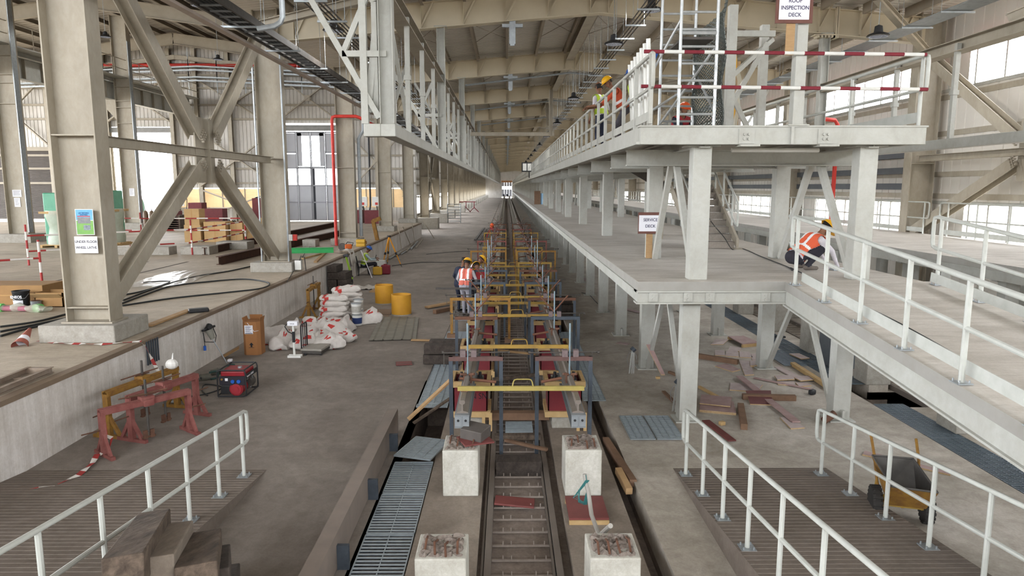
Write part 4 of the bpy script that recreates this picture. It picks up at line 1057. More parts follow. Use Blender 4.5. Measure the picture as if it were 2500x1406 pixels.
plank('timber_lath', 'thin pine lath standing slanted behind the first left gantry', (-.98, 11.9, .55), (-.8, 11.6, .3), .03, .03, WOY)
plank('timber_lath', 'brown lath lying skewed on the pit tie bars', (-.02, 10.25, .0), (.6, 9.85, .0), .06, .04, WOB)
tub((.17, 10.95, .16), (1.05, .16, .12), (0, 0, 0), 'crossing_timber', 'brown timber laid across the pit between the first formwork boxes', 'timber', WOB)
tub((.17, 10.35, .02), (.72, .12, .08), (0, 0, 2), 'crossing_timber', 'pale weathered timber laid across the pit in front of the first formwork', 'timber', WOG)
plank('crossing_timber', 'round weathered pole across the pit between the second gantries', (-.25, 12.3, .38), (.6, 12.5, .42), .07, .06, WOG)
plank('pine_lath', 'pair of orange pine laths across the pit behind the second gantries', (-.2, 13.6, .62), (.58, 13.5, .56), .05, .04, WOD)
t = thing('floor_plate', 'small galvanised grid piece lying in the pit below the second gauge bar', 'grating', (.2, 10.7, .2))
f = MB()
for k in range(14): f.box(-.02, .42, 10.62 + k * .035, 10.632 + k * .035, -.02, .01)
f.build('bearing_bar', STGB, t)
def sleeper_stack(x0, x1, y, z0, n, label0, grp, rows=2, m=WOK):
    for k in range(n):
        tub(((x0 + x1) / 2 + rnd(-.04, .04), y + rnd(-.03, .03), z0 + .12 + k * .22), (x1 - x0, .26, .2), (rnd(-1, 1), 0, rnd(-3, 3)), 'timber_sleeper', label0 % (['bottom', 'middle', 'upper', 'top'][k] if n > 2 else ['lower', 'upper'][k]), 'sleeper', m, grp)
sleeper_stack(-1.8, -.95, 14.95, 0, 2, 'black timber sleeper in the %s layer left of the rail, under the wide yellow gantry', 'sleepers left of the rail')
sleeper_stack(-1.72, -1.0, 15.35, 0, 2, 'black timber sleeper in the %s layer, second row behind the wide yellow gantry foot', 'sleepers left of the rail')
sleeper_stack(1.25, 1.95, 20.2, 0, 3, 'black timber sleeper, %s of the pile right of the blue-grey gantries', 'sleepers right of the rail')
tub((-2.25, 14.9, .02), (.35, .3, .02), (0, 0, 10), 'plywood_offcut', 'pink plywood offcut on the floor left of the black sleepers', 'board', PLR)
plank('timber_lath', 'long lath on the floor reaching toward the left rail', (-2.4, 17.2, .03), (-1.2, 17.1, .03), .08, .04, WOD)
plank('timber_bundle', 'short pine planks crossed on the floor near the worker', (-2.55, 21.9, .05), (-1.75, 22.6, .1), .2, .05, WOD); plank('timber_block', 'brown wood block lying beside the crossed pine planks', (-2.2, 21.0, .06), (-1.7, 21.7, .06), .14, .12, WOB)
plank('flat_bar', 'perforated metal straightedge bar reaching out left of the worker', (-1.9, 18.6, 1.14), (-.5, 18.5, 1.14), .09, .05, STK)
for i in range(5): plank('steel_channel', 'dark steel channel in the stack beyond the gantries, %s of five' % ordn[i], (-1.75 - i * .13, 46 + i, .08 + .08 * (i % 2)), (-1.6 - i * .12, 60 + i, .1 + .08 * (i % 2)), .1, .08, STK, cat='steel bar', group='steel channels by the far track')
# ================================================================= LEFT SIDE: PLATFORM AND FLOOR
from mathutils import noise as NZ
# ---- papers fixed to the columns (each hangs on the web plate)
def paper(label, x0, x1, z0, z1, y, cat='poster', name='notice'):
    t = thing(name, label, cat, ((x0 + x1) / 2, y, z0)); return t
y = CY[0] - .012
t = paper('green and blue printed poster on the nearest column, above the room sign', -7.71, -7.4, 3.0, 3.45, y, name='poster')
MB().box(-7.715, -7.395, y - .006, y, 2.995, 3.455).build('backing', PAP, t)
MB().box(-7.705, -7.405, y - .008, y - .006, 3.26, 3.445).build('blue_field', mat('poster_blue', '4d8fbf', '7ab2d2', .6, scale=4), t)
MB().box(-7.705, -7.405, y - .008, y - .006, 3.005, 3.25).build('green_field', mat('poster_green', '5f9650', '86ac60', .6, scale=5), t)
MB().box(-7.68, -7.45, y - .01, y - .008, 3.2, 3.31).build('picture', mat('poster_picture', '8d8a86', '6a7078', .6, scale=25), t)
MB().box(-7.58, -7.46, y - .01, y - .008, 3.08, 3.17).build('picture', mat('poster_picture_dark', '4b5563', '9aa3a8', .6, scale=30), t)
MB().box(-7.68, -7.45, y - .01, y - .008, 3.32, 3.335).build('title_bar', RED, t)
for k, s_ in enumerate(('USE NATURAL', 'LIGHTING')): lettering(s_, .03, mat('poster_navy', '1b3a6b'), t, (-7.56, y - .011, 3.385 - .032 * k), (90, 0, 0))
t = paper('white room sign reading under floor wheel lathe', -7.77, -7.36, 2.67, 2.96, y, 'sign', 'room_sign')
MB().box(-7.77, -7.36, y - .006, y, 2.665, 2.965).build('sheet', PAP, t)
lettering('UNDER FLOOR', .062, INK, t, (-7.565, y - .007, 2.87), (90, 0, 0), bold=.0008, sx=.93)
lettering('WHEEL LATHE', .062, INK, t, (-7.565, y - .007, 2.765), (90, 0, 0), bold=.0008, sx=.93)
y = CY[1] + .1 - .012
t = paper('light blue safety notice on the second column', -7.74, -7.34, 2.96, 3.44, y, name='poster')
MB().box(-7.74, -7.34, y - .006, y, 2.96, 3.44).build('sheet', mat('notice_blue', 'a9cfe6', 'd5e6ef', .6, scale=4), t)
MB().box(-7.72, -7.36, y - .008, y - .006, 3.36, 3.42).box(-7.48, -7.37, y - .008, y - .006, 3.2, 3.33).build('blue_field', mat('poster_blue', '3f8fd0'), t)
MB().box(-7.7, -7.6, y - .008, y - .006, 3.12, 3.2).box(-7.62, -7.52, y - .008, y - .006, 3.02, 3.09).box(-7.47, -7.37, y - .008, y - .006, 2.99, 3.05).build('picture', mat('notice_dark', '44525c', '6a7b86'), t)
y = CY[2] + .1 - .012
t = paper('crinkled gold and silver sticker on the third column', -7.77, -7.39, 2.99, 3.48, y, name='sticker')
MB().box(-7.77, -7.39, y - .006, y, 2.99, 3.48).build('sheet', mat('gold_foil', 'a8935a', 'dad6cc', .4, .3, scale=9), t)
y = CY[3] + .1 - .012
t = paper('small silver and blue sticker on the fourth column', -7.7, -7.38, 2.65, 3.06, y, name='sticker')
MB().box(-7.7, -7.38, y - .006, y, 2.65, 3.06).build('sheet', mat('silver_foil', 'c4cad0', '6f7f95', .4, .3, scale=10), t)
for lab, x0, x1, z0, z1, yy in [('upper paper notice with three printed lines on the cable-laddered crane column', -24.85, -24.4, 3.35, 3.7, 35.57), ('lower paper notice on the cable-laddered crane column', -24.8, -24.5, 2.85, 3.3, 35.57), ('single paper notice on the crane column in the doorway', -24.75, -24.42, 3.25, 3.75, 46.37)]:
    t = paper(lab, x0, x1, z0, z1, yy); MB().box(x0, x1, yy - .006, yy, z0, z1).build('sheet', PAP, t)
    f = MB()
    for k in range(5): f.box(x0 + .05, x1 - .05 - .03 * (k % 3), yy - .008, yy - .006, z1 - .07 - k * (z1 - z0 - .1) / 5, z1 - .05 - k * (z1 - z0 - .1) / 5)
    f.build('print', mat('grey_ink', '7c7c84'), t)
# switch boxes
t = thing('junction_box', 'red and white junction box on the right edge of the second column', 'box', (-7.1, 23.0, 2.15))
MB().box(-7.17, -7.02, 22.9, 23.0, 2.1, 2.3).build('housing', WHT, t); MB().box(-7.0, -6.88, 22.9, 23.0, 2.1, 2.3).build('cover', RED, t)
t = thing('junction_box', 'grey junction box standing on the pedestal edge of the second column', 'box', (-6.85, 22.9, 1.2))
MB().box(-6.95, -6.75, 22.8, 22.95, 1.15, 1.45).build('housing', WHT, t); MB().tube([(-6.8, 22.85, 1.45), (-6.75, 22.85, 1.6), (-6.65, 22.9, 1.55), (-6.62, 22.9, 1.1)], .02, 6).build('cable', STK, t)
for k, (x, lab) in enumerate([(-19.9, 'white switch cabinet on the back wall left of the folding door'), (-11.6, 'left white switch cabinet on the back wall behind the third column'), (-10.5, 'right white switch cabinet on the back wall behind the third column'), (-26.4, 'white wall cabinet beside the bright doorway')]):
    t = thing('switch_cabinet', lab, 'cabinet', (x, 56.9, 2.3), 'wall switch cabinets')
    MB().box(x - .35, x + .35, 56.75, 57.0, 2.3, 3.05).build('housing', WHT, t); MB().box(x - .1, x + .12, 56.73, 56.75, 2.4, 2.6).build('warning_label', RED, t)
    MB().tube([(x, 56.8, 2.3), (x + .1, 56.8, 1.8), (x + .5, 56.8, 1.7), (x + .6, 56.85, 2.4), (x + .6, 56.9, 8.0 if k in (0, 1) else 2.9)], .08 if k in (0, 1) else .03, 6).build('cable', BLK, t)

# ---- striped barricades of pipe
RW_R = mat('barricade_red', 'a53a38', '8e302f', .6, scale=5); RW_W = mat('barricade_white', 'd9d5d0', 'c4bfb8', .6, scale=5)
def banded(mb, a, b, r, step, off=0):
    a = V(a); b = V(b); L_ = (b - a).length; d = (b - a).normalized(); s = 0; k = off
    while s < L_ - 1e-4:
        e = min(s + step, L_); mb.mi(k % 2).cyl(a + d * s, a + d * e, r, n=8); s = e; k += 1
    mb.mi(0); return mb
def barricade(name, label, posts, hs, post_h=1.1, m=(RW_R, RW_W), r=.03):
    t = thing(name, label, 'barricade', posts[0])
    for p in posts:
        banded(MB(), p, (p[0], p[1], p[2] + post_h), r * 1.2, .3).build('post', m, t)
    for h in hs:
        b = MB()
        for p, q in zip(posts, posts[1:]): banded(b, (p[0], p[1], p[2] + h), (q[0], q[1], q[2] + h), r, .55)
        b.build('rail', m, t)
barricade('pipe_barricade', 'red and white pipe barricade at the left edge of the picture', [(-16.0, 17.8, PZ), (-13.56, 20.26, PZ)], [.72], 1.25)
barricade('pipe_barricade', 'red and white pipe barricade in front of the cartons', [(-17.0, 24.8, PZ), (-12.92, 28.67, PZ), (-13.09, 35.06, PZ)], [.5, 1.05], 1.45)
barricade('pipe_barricade', 'red and white pipe barricade behind, left of the cartons', [(-24.5, 37.5, PZ), (-18.3, 35.1, PZ), (-13.2, 35.4, PZ)], [.6, 1.2], 1.6)

# ---- goods stored in the left hall
for a, b, dy, lab in (((-16.24, 28.52, 1.08), (-13.80, 28.68, 1.08), .7, 'long low concrete kerb behind the barricade, left one'), ((-13.41, 28.67, 1.08), (-12.22, 29.02, 1.08), .9, 'low concrete kerb under the tall carton stack'), ((-12.96, 31.13, 1.08), (-11.57, 31.54, 1.08), .9, 'low concrete kerb right of the cartons')):
    tag(MB().box(a[0], b[0], a[1], a[1] + dy, PZ, PZ + .34).build('concrete_kerb', CON, bevel=.02), lab, 'kerb', 'low concrete kerbs')
for x, lab in ((-11.9, 'dark rail slot in the platform, the right one of two'), (-13.4, 'dark rail slot in the platform, the left one of two')):
    tag(MB().box(x - .05, x + .05, 13, 26, PZ, PZ + .004).build('rail_slot', mat('dark_slot', '4e463f', '5d544c', .9, scale=4)), lab, 'slot')
tag(MB().grid(lambda u, v: (-10.9 + 1.6 * u + .1 * math.sin(v * 7), 19.2 + 3.8 * v, PZ + .015 + .02 * abs(math.sin(u * 19 + v * 11)) * abs(math.sin(v * 23))), 24, 30).build('plastic_sheet', mat('clear_sheet_on_floor', 'b9b1a6', 'd0cac0', .25, scale=7, alpha=.5), None, smooth=True), 'crinkled clear plastic sheet spread on the platform behind the brace', 'sheet')
def crate(name, label, x0, x1, y0, y1, z0, z1, m, cat='box', group=None, tape=None):
    t = thing(name, label, cat, ((x0 + x1) / 2, (y0 + y1) / 2, z0), group)
    MB().box(x0, x1, y0, y1, z0, z1).build('body', m, t, bevel=.008)
    if tape: MB().box((x0 + x1) / 2 - .03, (x0 + x1) / 2 + .03, y0 - .003, y1 + .003, z0 + .01, z1 + .003).build('tape', tape, t)
    return t
CT = mat('carton_tape', 'a98452', None, .5)
for x0, x1, y0, y1, z0, z1, lab in [(-16.25, -15.42, 35.3, 36.1, PZ, 1.95, 'tan carton at the bottom of the tall stack behind the barricade'), (-16.2, -15.45, 35.3, 36.0, 1.95, 2.75, 'tan carton on top of the tall stack behind the barricade'),
        (-15.3, -14.2, 35.4, 36.4, PZ, 2.1, 'wide tan carton right of the tall carton stack'), (-14.15, -13.5, 35.8, 36.6, PZ, 2.05, 'narrow tan carton in the middle of the carton row'),
        (-13.45, -12.95, 36.2, 37, PZ, 2.1, 'slim tan carton second from the right of the carton row'), (-12.9, -11.9, 36.6, 37.6, PZ, 2.25, 'tan carton at the right end of the carton row')]:
    crate('carton', lab, x0, x1, y0, y1, z0, z1, CRY, 'carton', 'tan cartons behind the barricade', CT)
GRS = mat('green_sheeting', '5a9a7e', '4a8a6e', .35, scale=3); CLR = mat('cloudy_film', 'cfd0c2', 'b9baa9', .3, scale=4, alpha=.55)
def wrapped(label, x, y, w, d, h):
    t = thing('wrapped_machine', label, 'machine', (x, y, PZ))
    p = MB()
    for k in range(5): p.box(x - w / 2, x + w / 2, y - d / 2 + k * d / 5, y - d / 2 + k * d / 5 + .1, PZ + .1, PZ + .14)
    for s in (-.45, 0, .45): p.box(x + s * w - .06, x + s * w + .06, y - d / 2, y + d / 2, PZ, PZ + .1)
    p.build('pallet', WOY, t)
    MB().box(x - w * .36, x + w * .36, y - d * .36, y + d * .36, PZ + .14, PZ + h).build('machine_body', GRS, t, bevel=.05)
    c = MB().grid(lambda u, v: (x + (w * .46 + .05 * math.sin(v * 9)) * math.cos(u * 2 * PI), y + (d * .46 + .05 * math.cos(v * 7)) * math.sin(u * 2 * PI), PZ + .14 + v * (h * .62)), 24, 6)
    c.build('plastic_film', CLR, t, smooth=True)
    MB().box(x - w * .46, x + w * .46, y - d * .46, y + d * .46, PZ + h * .62, PZ + h * .66).build('shelf', WOY, t)
wrapped('green machine wrapped in film on a pallet, left of the poster column', *(-20.63, 32.70, 1.08)[:2], 1.5, 1.4, 2.5)
wrapped('green machine wrapped in film on a pallet, right of the poster column', *(-19.08, 33.62, 1.08)[:2], 1.5, 1.4, 2.6)
for k, (u, lab) in enumerate([(0, 'left brown gas cylinder of the pair in front of the doorway'), (1, 'right brown gas cylinder of the pair in front of the doorway')]):
    p = [(-21.35, 41.59, 1.08), (-20.98, 41.58, 1.08)][k]
    t = thing('gas_cylinder', lab, 'cylinder', p, 'gas cylinders')
    MB().lathe([(.14, 0), (.15, .04), (.15, 1.15), (.12, 1.3), (.05, 1.38)], p, 16).build('bottle', mat('brown_cylinder', '6f5d4a', '5e4e3e', .5, scale=4), t, smooth=True); MB().cyl((p[0], p[1], p[2] + 1.36), (p[0], p[1], p[2] + 1.5), .035, n=8).build('valve', STG, t)
p = (-28.24, 53.26, 1.08); t = thing('cable_drum', 'green cable drum standing in the bright doorway', 'drum', p)
for s in (-.3, .3): MB().cyl((p[0] - .03 + s, p[1], p[2] + 1.1), (p[0] + .03 + s, p[1], p[2] + 1.1), 1.1, n=28).build('flange', GRS, t)
MB().cyl((p[0] - .3, p[1], p[2] + 1.1), (p[0] + .3, p[1], p[2] + 1.1), .6, n=20).build('core', WOB, t)
RBX = mat('maroon_steel', '6d3336', '5c2b2e', .7, scale=4)
for a, b, h, lab in [((-22.72, 46.02, 1.08), (-21.64, 46.01, 1.08), 1.2, 'low maroon steel box behind the gas cylinders'), ((-23.55, 52.06, 1.08), (-22.55, 52.05, 1.08), 1.6, 'tall maroon frame box beside the louvre band'), ((-21.92, 50.93, 1.08), (-20.58, 50.92, 1.08), 1.2, 'maroon drum-shaped box in the dark corner'),
        ((-19.66, 54.40, 1.08), (-18.71, 54.39, 1.08), 1.9, 'maroon steel box beside the second column'), ((-11.64, 53.72, 1.08), (-11.04, 53.72, 1.08), 1.0, 'low maroon box behind the third column'), ((-10.76, 53.11, 1.08), (-9.58, 53.10, 1.08), 1.0, 'low maroon box between the third and fourth columns')]:
    crate('steel_box', lab, a[0], b[0], a[1], a[1] + .9, PZ, PZ + h, RBX, 'box', 'maroon steel boxes')
p = (-21.50, 45.14, 1.08); t = thing('pallet_stack', 'stack of wooden pallets beside the maroon boxes', 'pallets', p)
for k in range(7): MB().box(p[0] - .5, p[0] + .5, p[1], p[1] + 1, PZ + k * .14, PZ + k * .14 + .04).box(p[0] - .5, p[0] - .4, p[1], p[1] + 1, PZ + k * .14 + .04, PZ + k * .14 + .14).box(p[0] + .4, p[0] + .5, p[1], p[1] + 1, PZ + k * .14 + .04, PZ + k * .14 + .14).build('pallet', WOG, t)
h_ = MB(); rg = random.Random(3); p0 = (-20.60, 47.85, 1.08); p1 = (-18.26, 49.84, 1.08)
for k in range(70):
    u = rg.random(); x = p0[0] + (p1[0] - p0[0]) * u; y = p0[1] + rg.uniform(0, 3)
    h_.tube([(x, y, PZ + .03), (x + rg.uniform(.1, .5), y + rg.uniform(-.3, .3), PZ + rg.uniform(.1, .45)), (x + rg.uniform(.4, .9), y + rg.uniform(-.4, .4), PZ + .03)], .05, 5)
tag(h_.build('black_scrap', BLK, kind='stuff'), 'heap of black cable and scrap by the louvre band', 'scrap', kind='stuff')
# rusty rails lying on the platform
for a, b, lab in [((-10.3, 24.9, PZ), (-9.5, 41, PZ), 'rusty steel beam on the platform, the nearer of the two'), ((-12.4, 28.6, PZ), (-12.1, 49.5, PZ), 'rusty steel beam on the platform, the farther of the two')]:
    tag(MB().ibeam((a[0], a[1], PZ + .15), (b[0], b[1], PZ + .15), .2, .3, .02, .02).build('steel_rail', mat('rust_brown_beam', '3f2e27', '55392d', .85, scale=6)), lab, 'beam', 'rusty beams on the platform')
# hoses and cables across the platform
HS = mat('black_hose', '2b2d2e', None, .6)
def hose(label, pts, r=.022, z=.02, name='cable', m=None, cat='cable'):
    P = [V((p[0], p[1], p[2] + z)) for p in pts]; out = []
    for i in range(len(P) - 1):
        p0, p1, p2, p3 = P[max(i - 1, 0)], P[i], P[i + 1], P[min(i + 2, len(P) - 1)]
        for k in range(6):
            s = k / 6; out.append(.5 * ((2 * p1) + (p2 - p0) * s + (2 * p0 - 5 * p1 + 4 * p2 - p3) * s * s + (3 * p1 - p0 - 3 * p2 + p3) * s ** 3))
    out.append(P[-1])
    return tag(MB().tube(out, r, 6).build(name, m or HS, None, smooth=True), label, cat)
hose('black hose looping across the platform between the two nearest columns', [(-9.15, 16.31, 1.08), (-9.31, 17.75, 1.08), (-9.36, 19.38, 1.08), (-8.64, 20.39, 1.08), (-7.85, 20.84, 1.08), (-6.89, 20.03, 1.08), (-6.70, 18.96, 1.08), (-7.31, 18.22, 1.08), (-8.34, 17.22, 1.08), (-8.98, 16.14, 1.08)])
hose('black hose running from the brace foot back toward the second column', [(-9.39, 16.91, 1.08), (-9.63, 18.99, 1.08), (-9.66, 21.34, 1.08), (-9.14, 22.90, 1.08), (-8.92, 24.46, 1.08)])
hose('short looped black hose in the middle of the platform', [(-10.51, 20.06, 1.08), (-10.09, 20.41, 1.08), (-9.78, 20.05, 1.08), (-9.69, 18.46, 1.08), (-9.85, 17.76, 1.08)])
for k in range(3): hose('black hose at the left picture edge, %s of three leading to the poster column' % ['upper', 'middle', 'lower'][k], [[(-10.06, 13.66, 1.08), (-9.69, 14.20, 1.08), (-9.61, 15.09, 1.08)], [(-9.72, 13.18, 1.08), (-9.47, 13.99, 1.08), (-9.30, 14.65, 1.08)], [(-9.43, 12.78, 1.08), (-9.41, 13.41, 1.08), (-9.27, 13.94, 1.08)]][k])
hose('thin black cable trailing along the platform beside the rusty beams', [(-6.41, 20.20, 1.08), (-9.26, 33.07, 1.08), (-9.46, 36.95, 1.08), (-8.38, 35.55, 1.08)], .012)
# the big carton, bucket, tin and plastic bundle behind the poster column
t = thing('carton', 'long brown carton lying behind the poster column', 'carton', (-11.6, 16.3, PZ))
o = MB().box(-13.4, -10.95, 16.35, 17.2, PZ, 1.55).build('body', CRD, t, bevel=.01); MB().box(-13.4, -10.95, 16.33, 16.36, 1.3, 1.33).build('tape', CT, t)
MB().box(-12.4, -12.05, 16.343, 16.35, 1.38, 1.44).build('printed_mark', mat('carton_ink', '6b4a30'), t)
t = thing('carton', 'opened brown carton with raised flaps beside the paint bucket', 'carton', (-10.6, 16.3, PZ))
b = MB().box(-10.95, -10.3, 16.05, 16.07, PZ, 1.42).box(-10.95, -10.3, 16.6, 16.62, PZ, 1.42).box(-10.95, -10.93, 16.05, 16.62, PZ, 1.42).box(-10.32, -10.3, 16.05, 16.62, PZ, 1.42).box(-10.95, -10.3, 16.05, 16.62, PZ, PZ + .02)
b.build('body', CRD, t); MB().cbox((-10.62, 15.97, 1.36), (.65, .2, .01), (-35, 0, 0)).cbox((-10.22, 16.33, 1.4), (.2, .55, .01), (0, 20, 0)).build('flap', CRY, t)
x, y = -11.22, 16.0
t = thing('paint_bucket', 'black lubricant bucket with a white label in front of the long carton', 'bucket', (x, y, PZ))
MB().lathe([(.155, 0), (.175, .37), (.183, .38), (.183, .4), (.165, .4), (.15, .05)], (x, y, PZ), 24, caps=False).build('body', BLK, t, smooth=True)
lb = MB().grid(lambda u, v: (x + (.1605 + v * .009) * math.sin(-.75 + 1.5 * u), y - (.1605 + v * .009) * math.cos(-.75 + 1.5 * u), PZ + .03 + v * .16), 10, 1); lb.build('label', PAP, t)
lettering('ENEOS', .085, PAP, t, (x, y - .176, PZ + .27), (90, 0, 0), bold=.002)
MB().tube([(x - .18, y, PZ + .33), (x - .16, y - .1, PZ + .24), (x, y - .2, PZ + .2), (x + .16, y - .1, PZ + .24), (x + .18, y, PZ + .33)], .005, 5).build('bail', STG, t)
x, y = -10.86, 15.95; t = thing('paint_tin', 'small tin standing right of the lubricant bucket', 'tin', (x, y, PZ)); MB().lathe([(.11, 0), (.11, .16), (.115, .17), (.1, .17)], (x, y, PZ), 20).build('body', STG, t, smooth=True); MB().cyl((x, y, PZ + .16), (x, y, PZ + .175), .095, n=16).build('lid', RST, t)
b = MB().grid(lambda u, v: (-11.5 + 1.3 * u, 15.45 + .1 * math.sin(u * 5) + (.12 + .06 * math.sin(u * 21)) * math.cos(v * 2 * PI), PZ + .08 + (.08 + .03 * math.sin(u * 17 + 1)) * math.sin(v * 2 * PI)), 30, 10)
t = thing('plastic_bundle', 'clear plastic bundle with pink and green bands lying before the carton', 'bundle', (-10.9, 15.45, PZ)); b.build('film', CLR, t, smooth=True)
MB().cyl((-11.3, 15.5, PZ + .07), (-10.4, 15.42, PZ + .07), .06, n=8).build('rolled_cloth', mat('pink_cloth', 'a86b78', '94606d'), t); MB().cyl((-11.42, 15.5, PZ + .08), (-11.3, 15.5, PZ + .08), .1, n=10).cyl((-10.55, 15.45, PZ + .08), (-10.4, 15.43, PZ + .08), .1, n=10).build('green_band', mat('green_band', '6fbf6a'), t)
# cone tipped against the pedestal, tapes, planks, bag
t = thing('traffic_cone', 'faded traffic cone tipped against the pedestal of the nearest column', 'cone', (-8.5, 11.95, PZ))
t.rotation_euler = (R(20), R(62), R(125)); b = MB(); o_ = V((-8.5, 11.95, PZ))
MB().lathe([(.13, 0), (.1, .14)], o_, 20, caps=False).lathe([(.078, .26), (.03, .52), (.02, .53)], o_, 20).build('cone_body', mat('faded_orange', '9a5a4c', '8a4f44', .8, scale=6), t, smooth=True)
MB().lathe([(.1, .14), (.078, .26)], o_, 20, caps=False).build('reflective_band', PAP, t, smooth=True)
def ribbon(label, pts, w=.07, step=.13, name='barrier_tape'):
    P = [V(p) for p in pts]; mb = MB(); out = []; acc = 0
    for a, b in zip(P, P[1:]):
        n = max(1, int((b - a).length / step))
        for k in range(n): out.append(a.lerp(b, k / n))
    out.append(P[-1]); vs = []
    for i, p in enumerate(out):
        d = (out[min(i + 1, len(out) - 1)] - out[max(i - 1, 0)]).normalized(); s = d.cross(V((0, 0, 1)))
        s = s.normalized() if s.length > .2 else V((1, 0, 0))
        q = s * w / 2 + V((0, 0, .012 * math.sin(i * 1.7))); vs += [p - q, p + q]
    for i in range(len(out) - 1): mb.mi(i % 2).add([vs[2 * i], vs[2 * i + 1], vs[2 * i + 3], vs[2 * i + 2]], [(0, 1, 2, 3)])
    return tag(mb.build(name, (RW_R, RW_W), None, solid=.002), label, 'tape')
ribbon('red and white barrier tape lying along the pedestal of the nearest column', [(-8.46, 12.37, 1.10), (-7.83, 12.16, 1.10), (-7.14, 12.09, 1.10), (-6.85, 12.22, 1.10), (-6.57, 12.32, 1.10), (-6.6, 12.3, 1.1), (-6.52, 12.35, 1.0), (-6.45, 12.4, .75), (-6.3, 12.3, .55)])
ribbon('red and white barrier tape trailing over the floor at the left edge', [(-6.18, 8.08, 0.10), (-6.03, 8.30, 0.08), (-5.81, 8.52, 0.06), (-5.72, 8.89, 0.04), (-5.79, 9.33, 0.03), (-5.87, 9.59, 0.06)])
ribbon('crumpled end of barrier tape hanging beside the red trestle', [(-5.85, 9.75, .45), (-5.8, 9.7, .3), (-5.72, 9.72, .25), (-5.75, 9.7, .12), (-5.85, 9.62, .04)], .09, .12)
plank('pine_plank', 'split pine plank at the platform edge right of the nearest column', (-7.14, 13.69, 1.11), (-7.12, 15.46, 1.11), .16, .04, WOD)
t = tub((-6.86, 15.35, PZ + .05), (.42, .2, .09), (0, 0, 28), 'tool_bag', 'flat black bag lying at the platform edge', 'bag', BLK, bevel=.03)
tub((-7.35, 12.75, PZ + .345), (.16, .07, .035), (0, 0, 15), 'glove', 'small black glove on the pedestal of the nearest column', 'glove', RUB, bevel=.012)
t = thing('channel_piece', 'rusty steel channel frame lying at the lower left of the platform', 'frame', (-7.0, 9.6, PZ))
MB().channel((-6.84, 9.0, PZ + .05), (-6.86, 10.25, PZ + .05), .05, .09, .01).channel((-7.16, 9.0, PZ + .05), (-7.2, 10.25, PZ + .05), .05, .09, .01).box(-7.2, -6.84, 10.18, 10.25, PZ, PZ + .09).box(-7.15, -6.84, 9.85, 9.9, PZ, PZ + .03).build('channel', mat('rusty_grey', '8f8478', '6f5c4c', .8, scale=5), t)
# green girder, planks, yellow case and tool bag further along the edge
tag(MB().ibeam((-8.85, 28.1, 1.3), (-7.05, 28.4, 1.3), .16, .22).build('green_beam', GRN), 'bright green steel beam lying by the second column', 'beam')
plank('pine_plank', 'orange plank under the green beam, the right one', (-7.04, 25.60, 1.10), (-7.97, 31.49, 1.10), .12, .08, WOD); plank('pine_plank', 'pale plank under the green beam, the left one', (-7.87, 26.79, 1.10), (-7.65, 29.13, 1.10), .1, .06, WOY)
crate('concrete_block', 'small loose concrete block left of the third pedestal', -9.45, -8.85, 32.3, 33.0, PZ, 1.42, CON, 'block')
t = thing('tool_case', 'yellow plastic tool case standing at the platform edge', 'case', (-6.8, 32.6, PZ)); MB().box(-7.02, -6.6, 32.5, 32.78, PZ, 1.25).build('shell', YBR, t, bevel=.03); MB().box(-7.02, -6.6, 32.5, 32.78, 1.255, 1.42).build('lid', YBR, t, bevel=.03); MB().box(-6.6, -6.55, 32.58, 32.7, 1.2, 1.34).build('handle', YLO, t)
t = thing('cut_off_saw', 'orange cut-off saw on a white sack draped over the platform edge', 'saw', (-6.7, 29.6, PZ))
MB().cbox((-6.72, 29.6, PZ + .26), (.3, .2, .2), (0, 0, 20)).build('engine', mat('orange_saw', 'c8622a', 'b5571f', .5), t, bevel=.04); MB().cyl((-6.95, 29.5, PZ + .25), (-6.95, 29.54, PZ + .25), .17, n=20).build('blade_guard', STK, t); MB().tube([(-6.6, 29.6, PZ + .2), (-6.5, 29.6, PZ + .42), (-6.75, 29.6, PZ + .45), (-6.85, 29.6, PZ + .3)], .02, 6).build('handle', BLK, t)
b = MB().grid(lambda u, v: (-7.1 + .62 * u + .03 * math.sin(v * 9), 29.1 + .9 * v, PZ + .14 - .06 * math.sin(u * 8) * math.sin(v * 6) - max(0, u - .8) * 3.2), 12, 12)
tag(b.build('sack', mat('white_sack', 'cdc9c2', 'b7b2aa', .8, scale=5), None, smooth=True, solid=.01), 'white sack draped over the platform edge under the saw', 'sack')
t = thing('bracket', 'yellow cranked steel bracket standing behind the third column', 'bracket', (-6.8, 35, PZ)); MB().beam((-6.75, 36.5, PZ), (-6.95, 36.5, PZ + 1.05), .22, .18).beam((-6.95, 36.5, PZ + 1.0), (-6.55, 36.5, PZ + 1.15), .2, .2).build('arm', YLO, t)
# rods cast into the wall
b = MB()
for k in range(6): b.cyl((-6.55, 12.45 + k * .08, .62), (-6.55, 12.45 + k * .08, 1.06), .016, n=6)
tag(b.build('conduit_stubs', STB), 'row of dark conduits running up the platform wall below the nearest column', 'conduit')

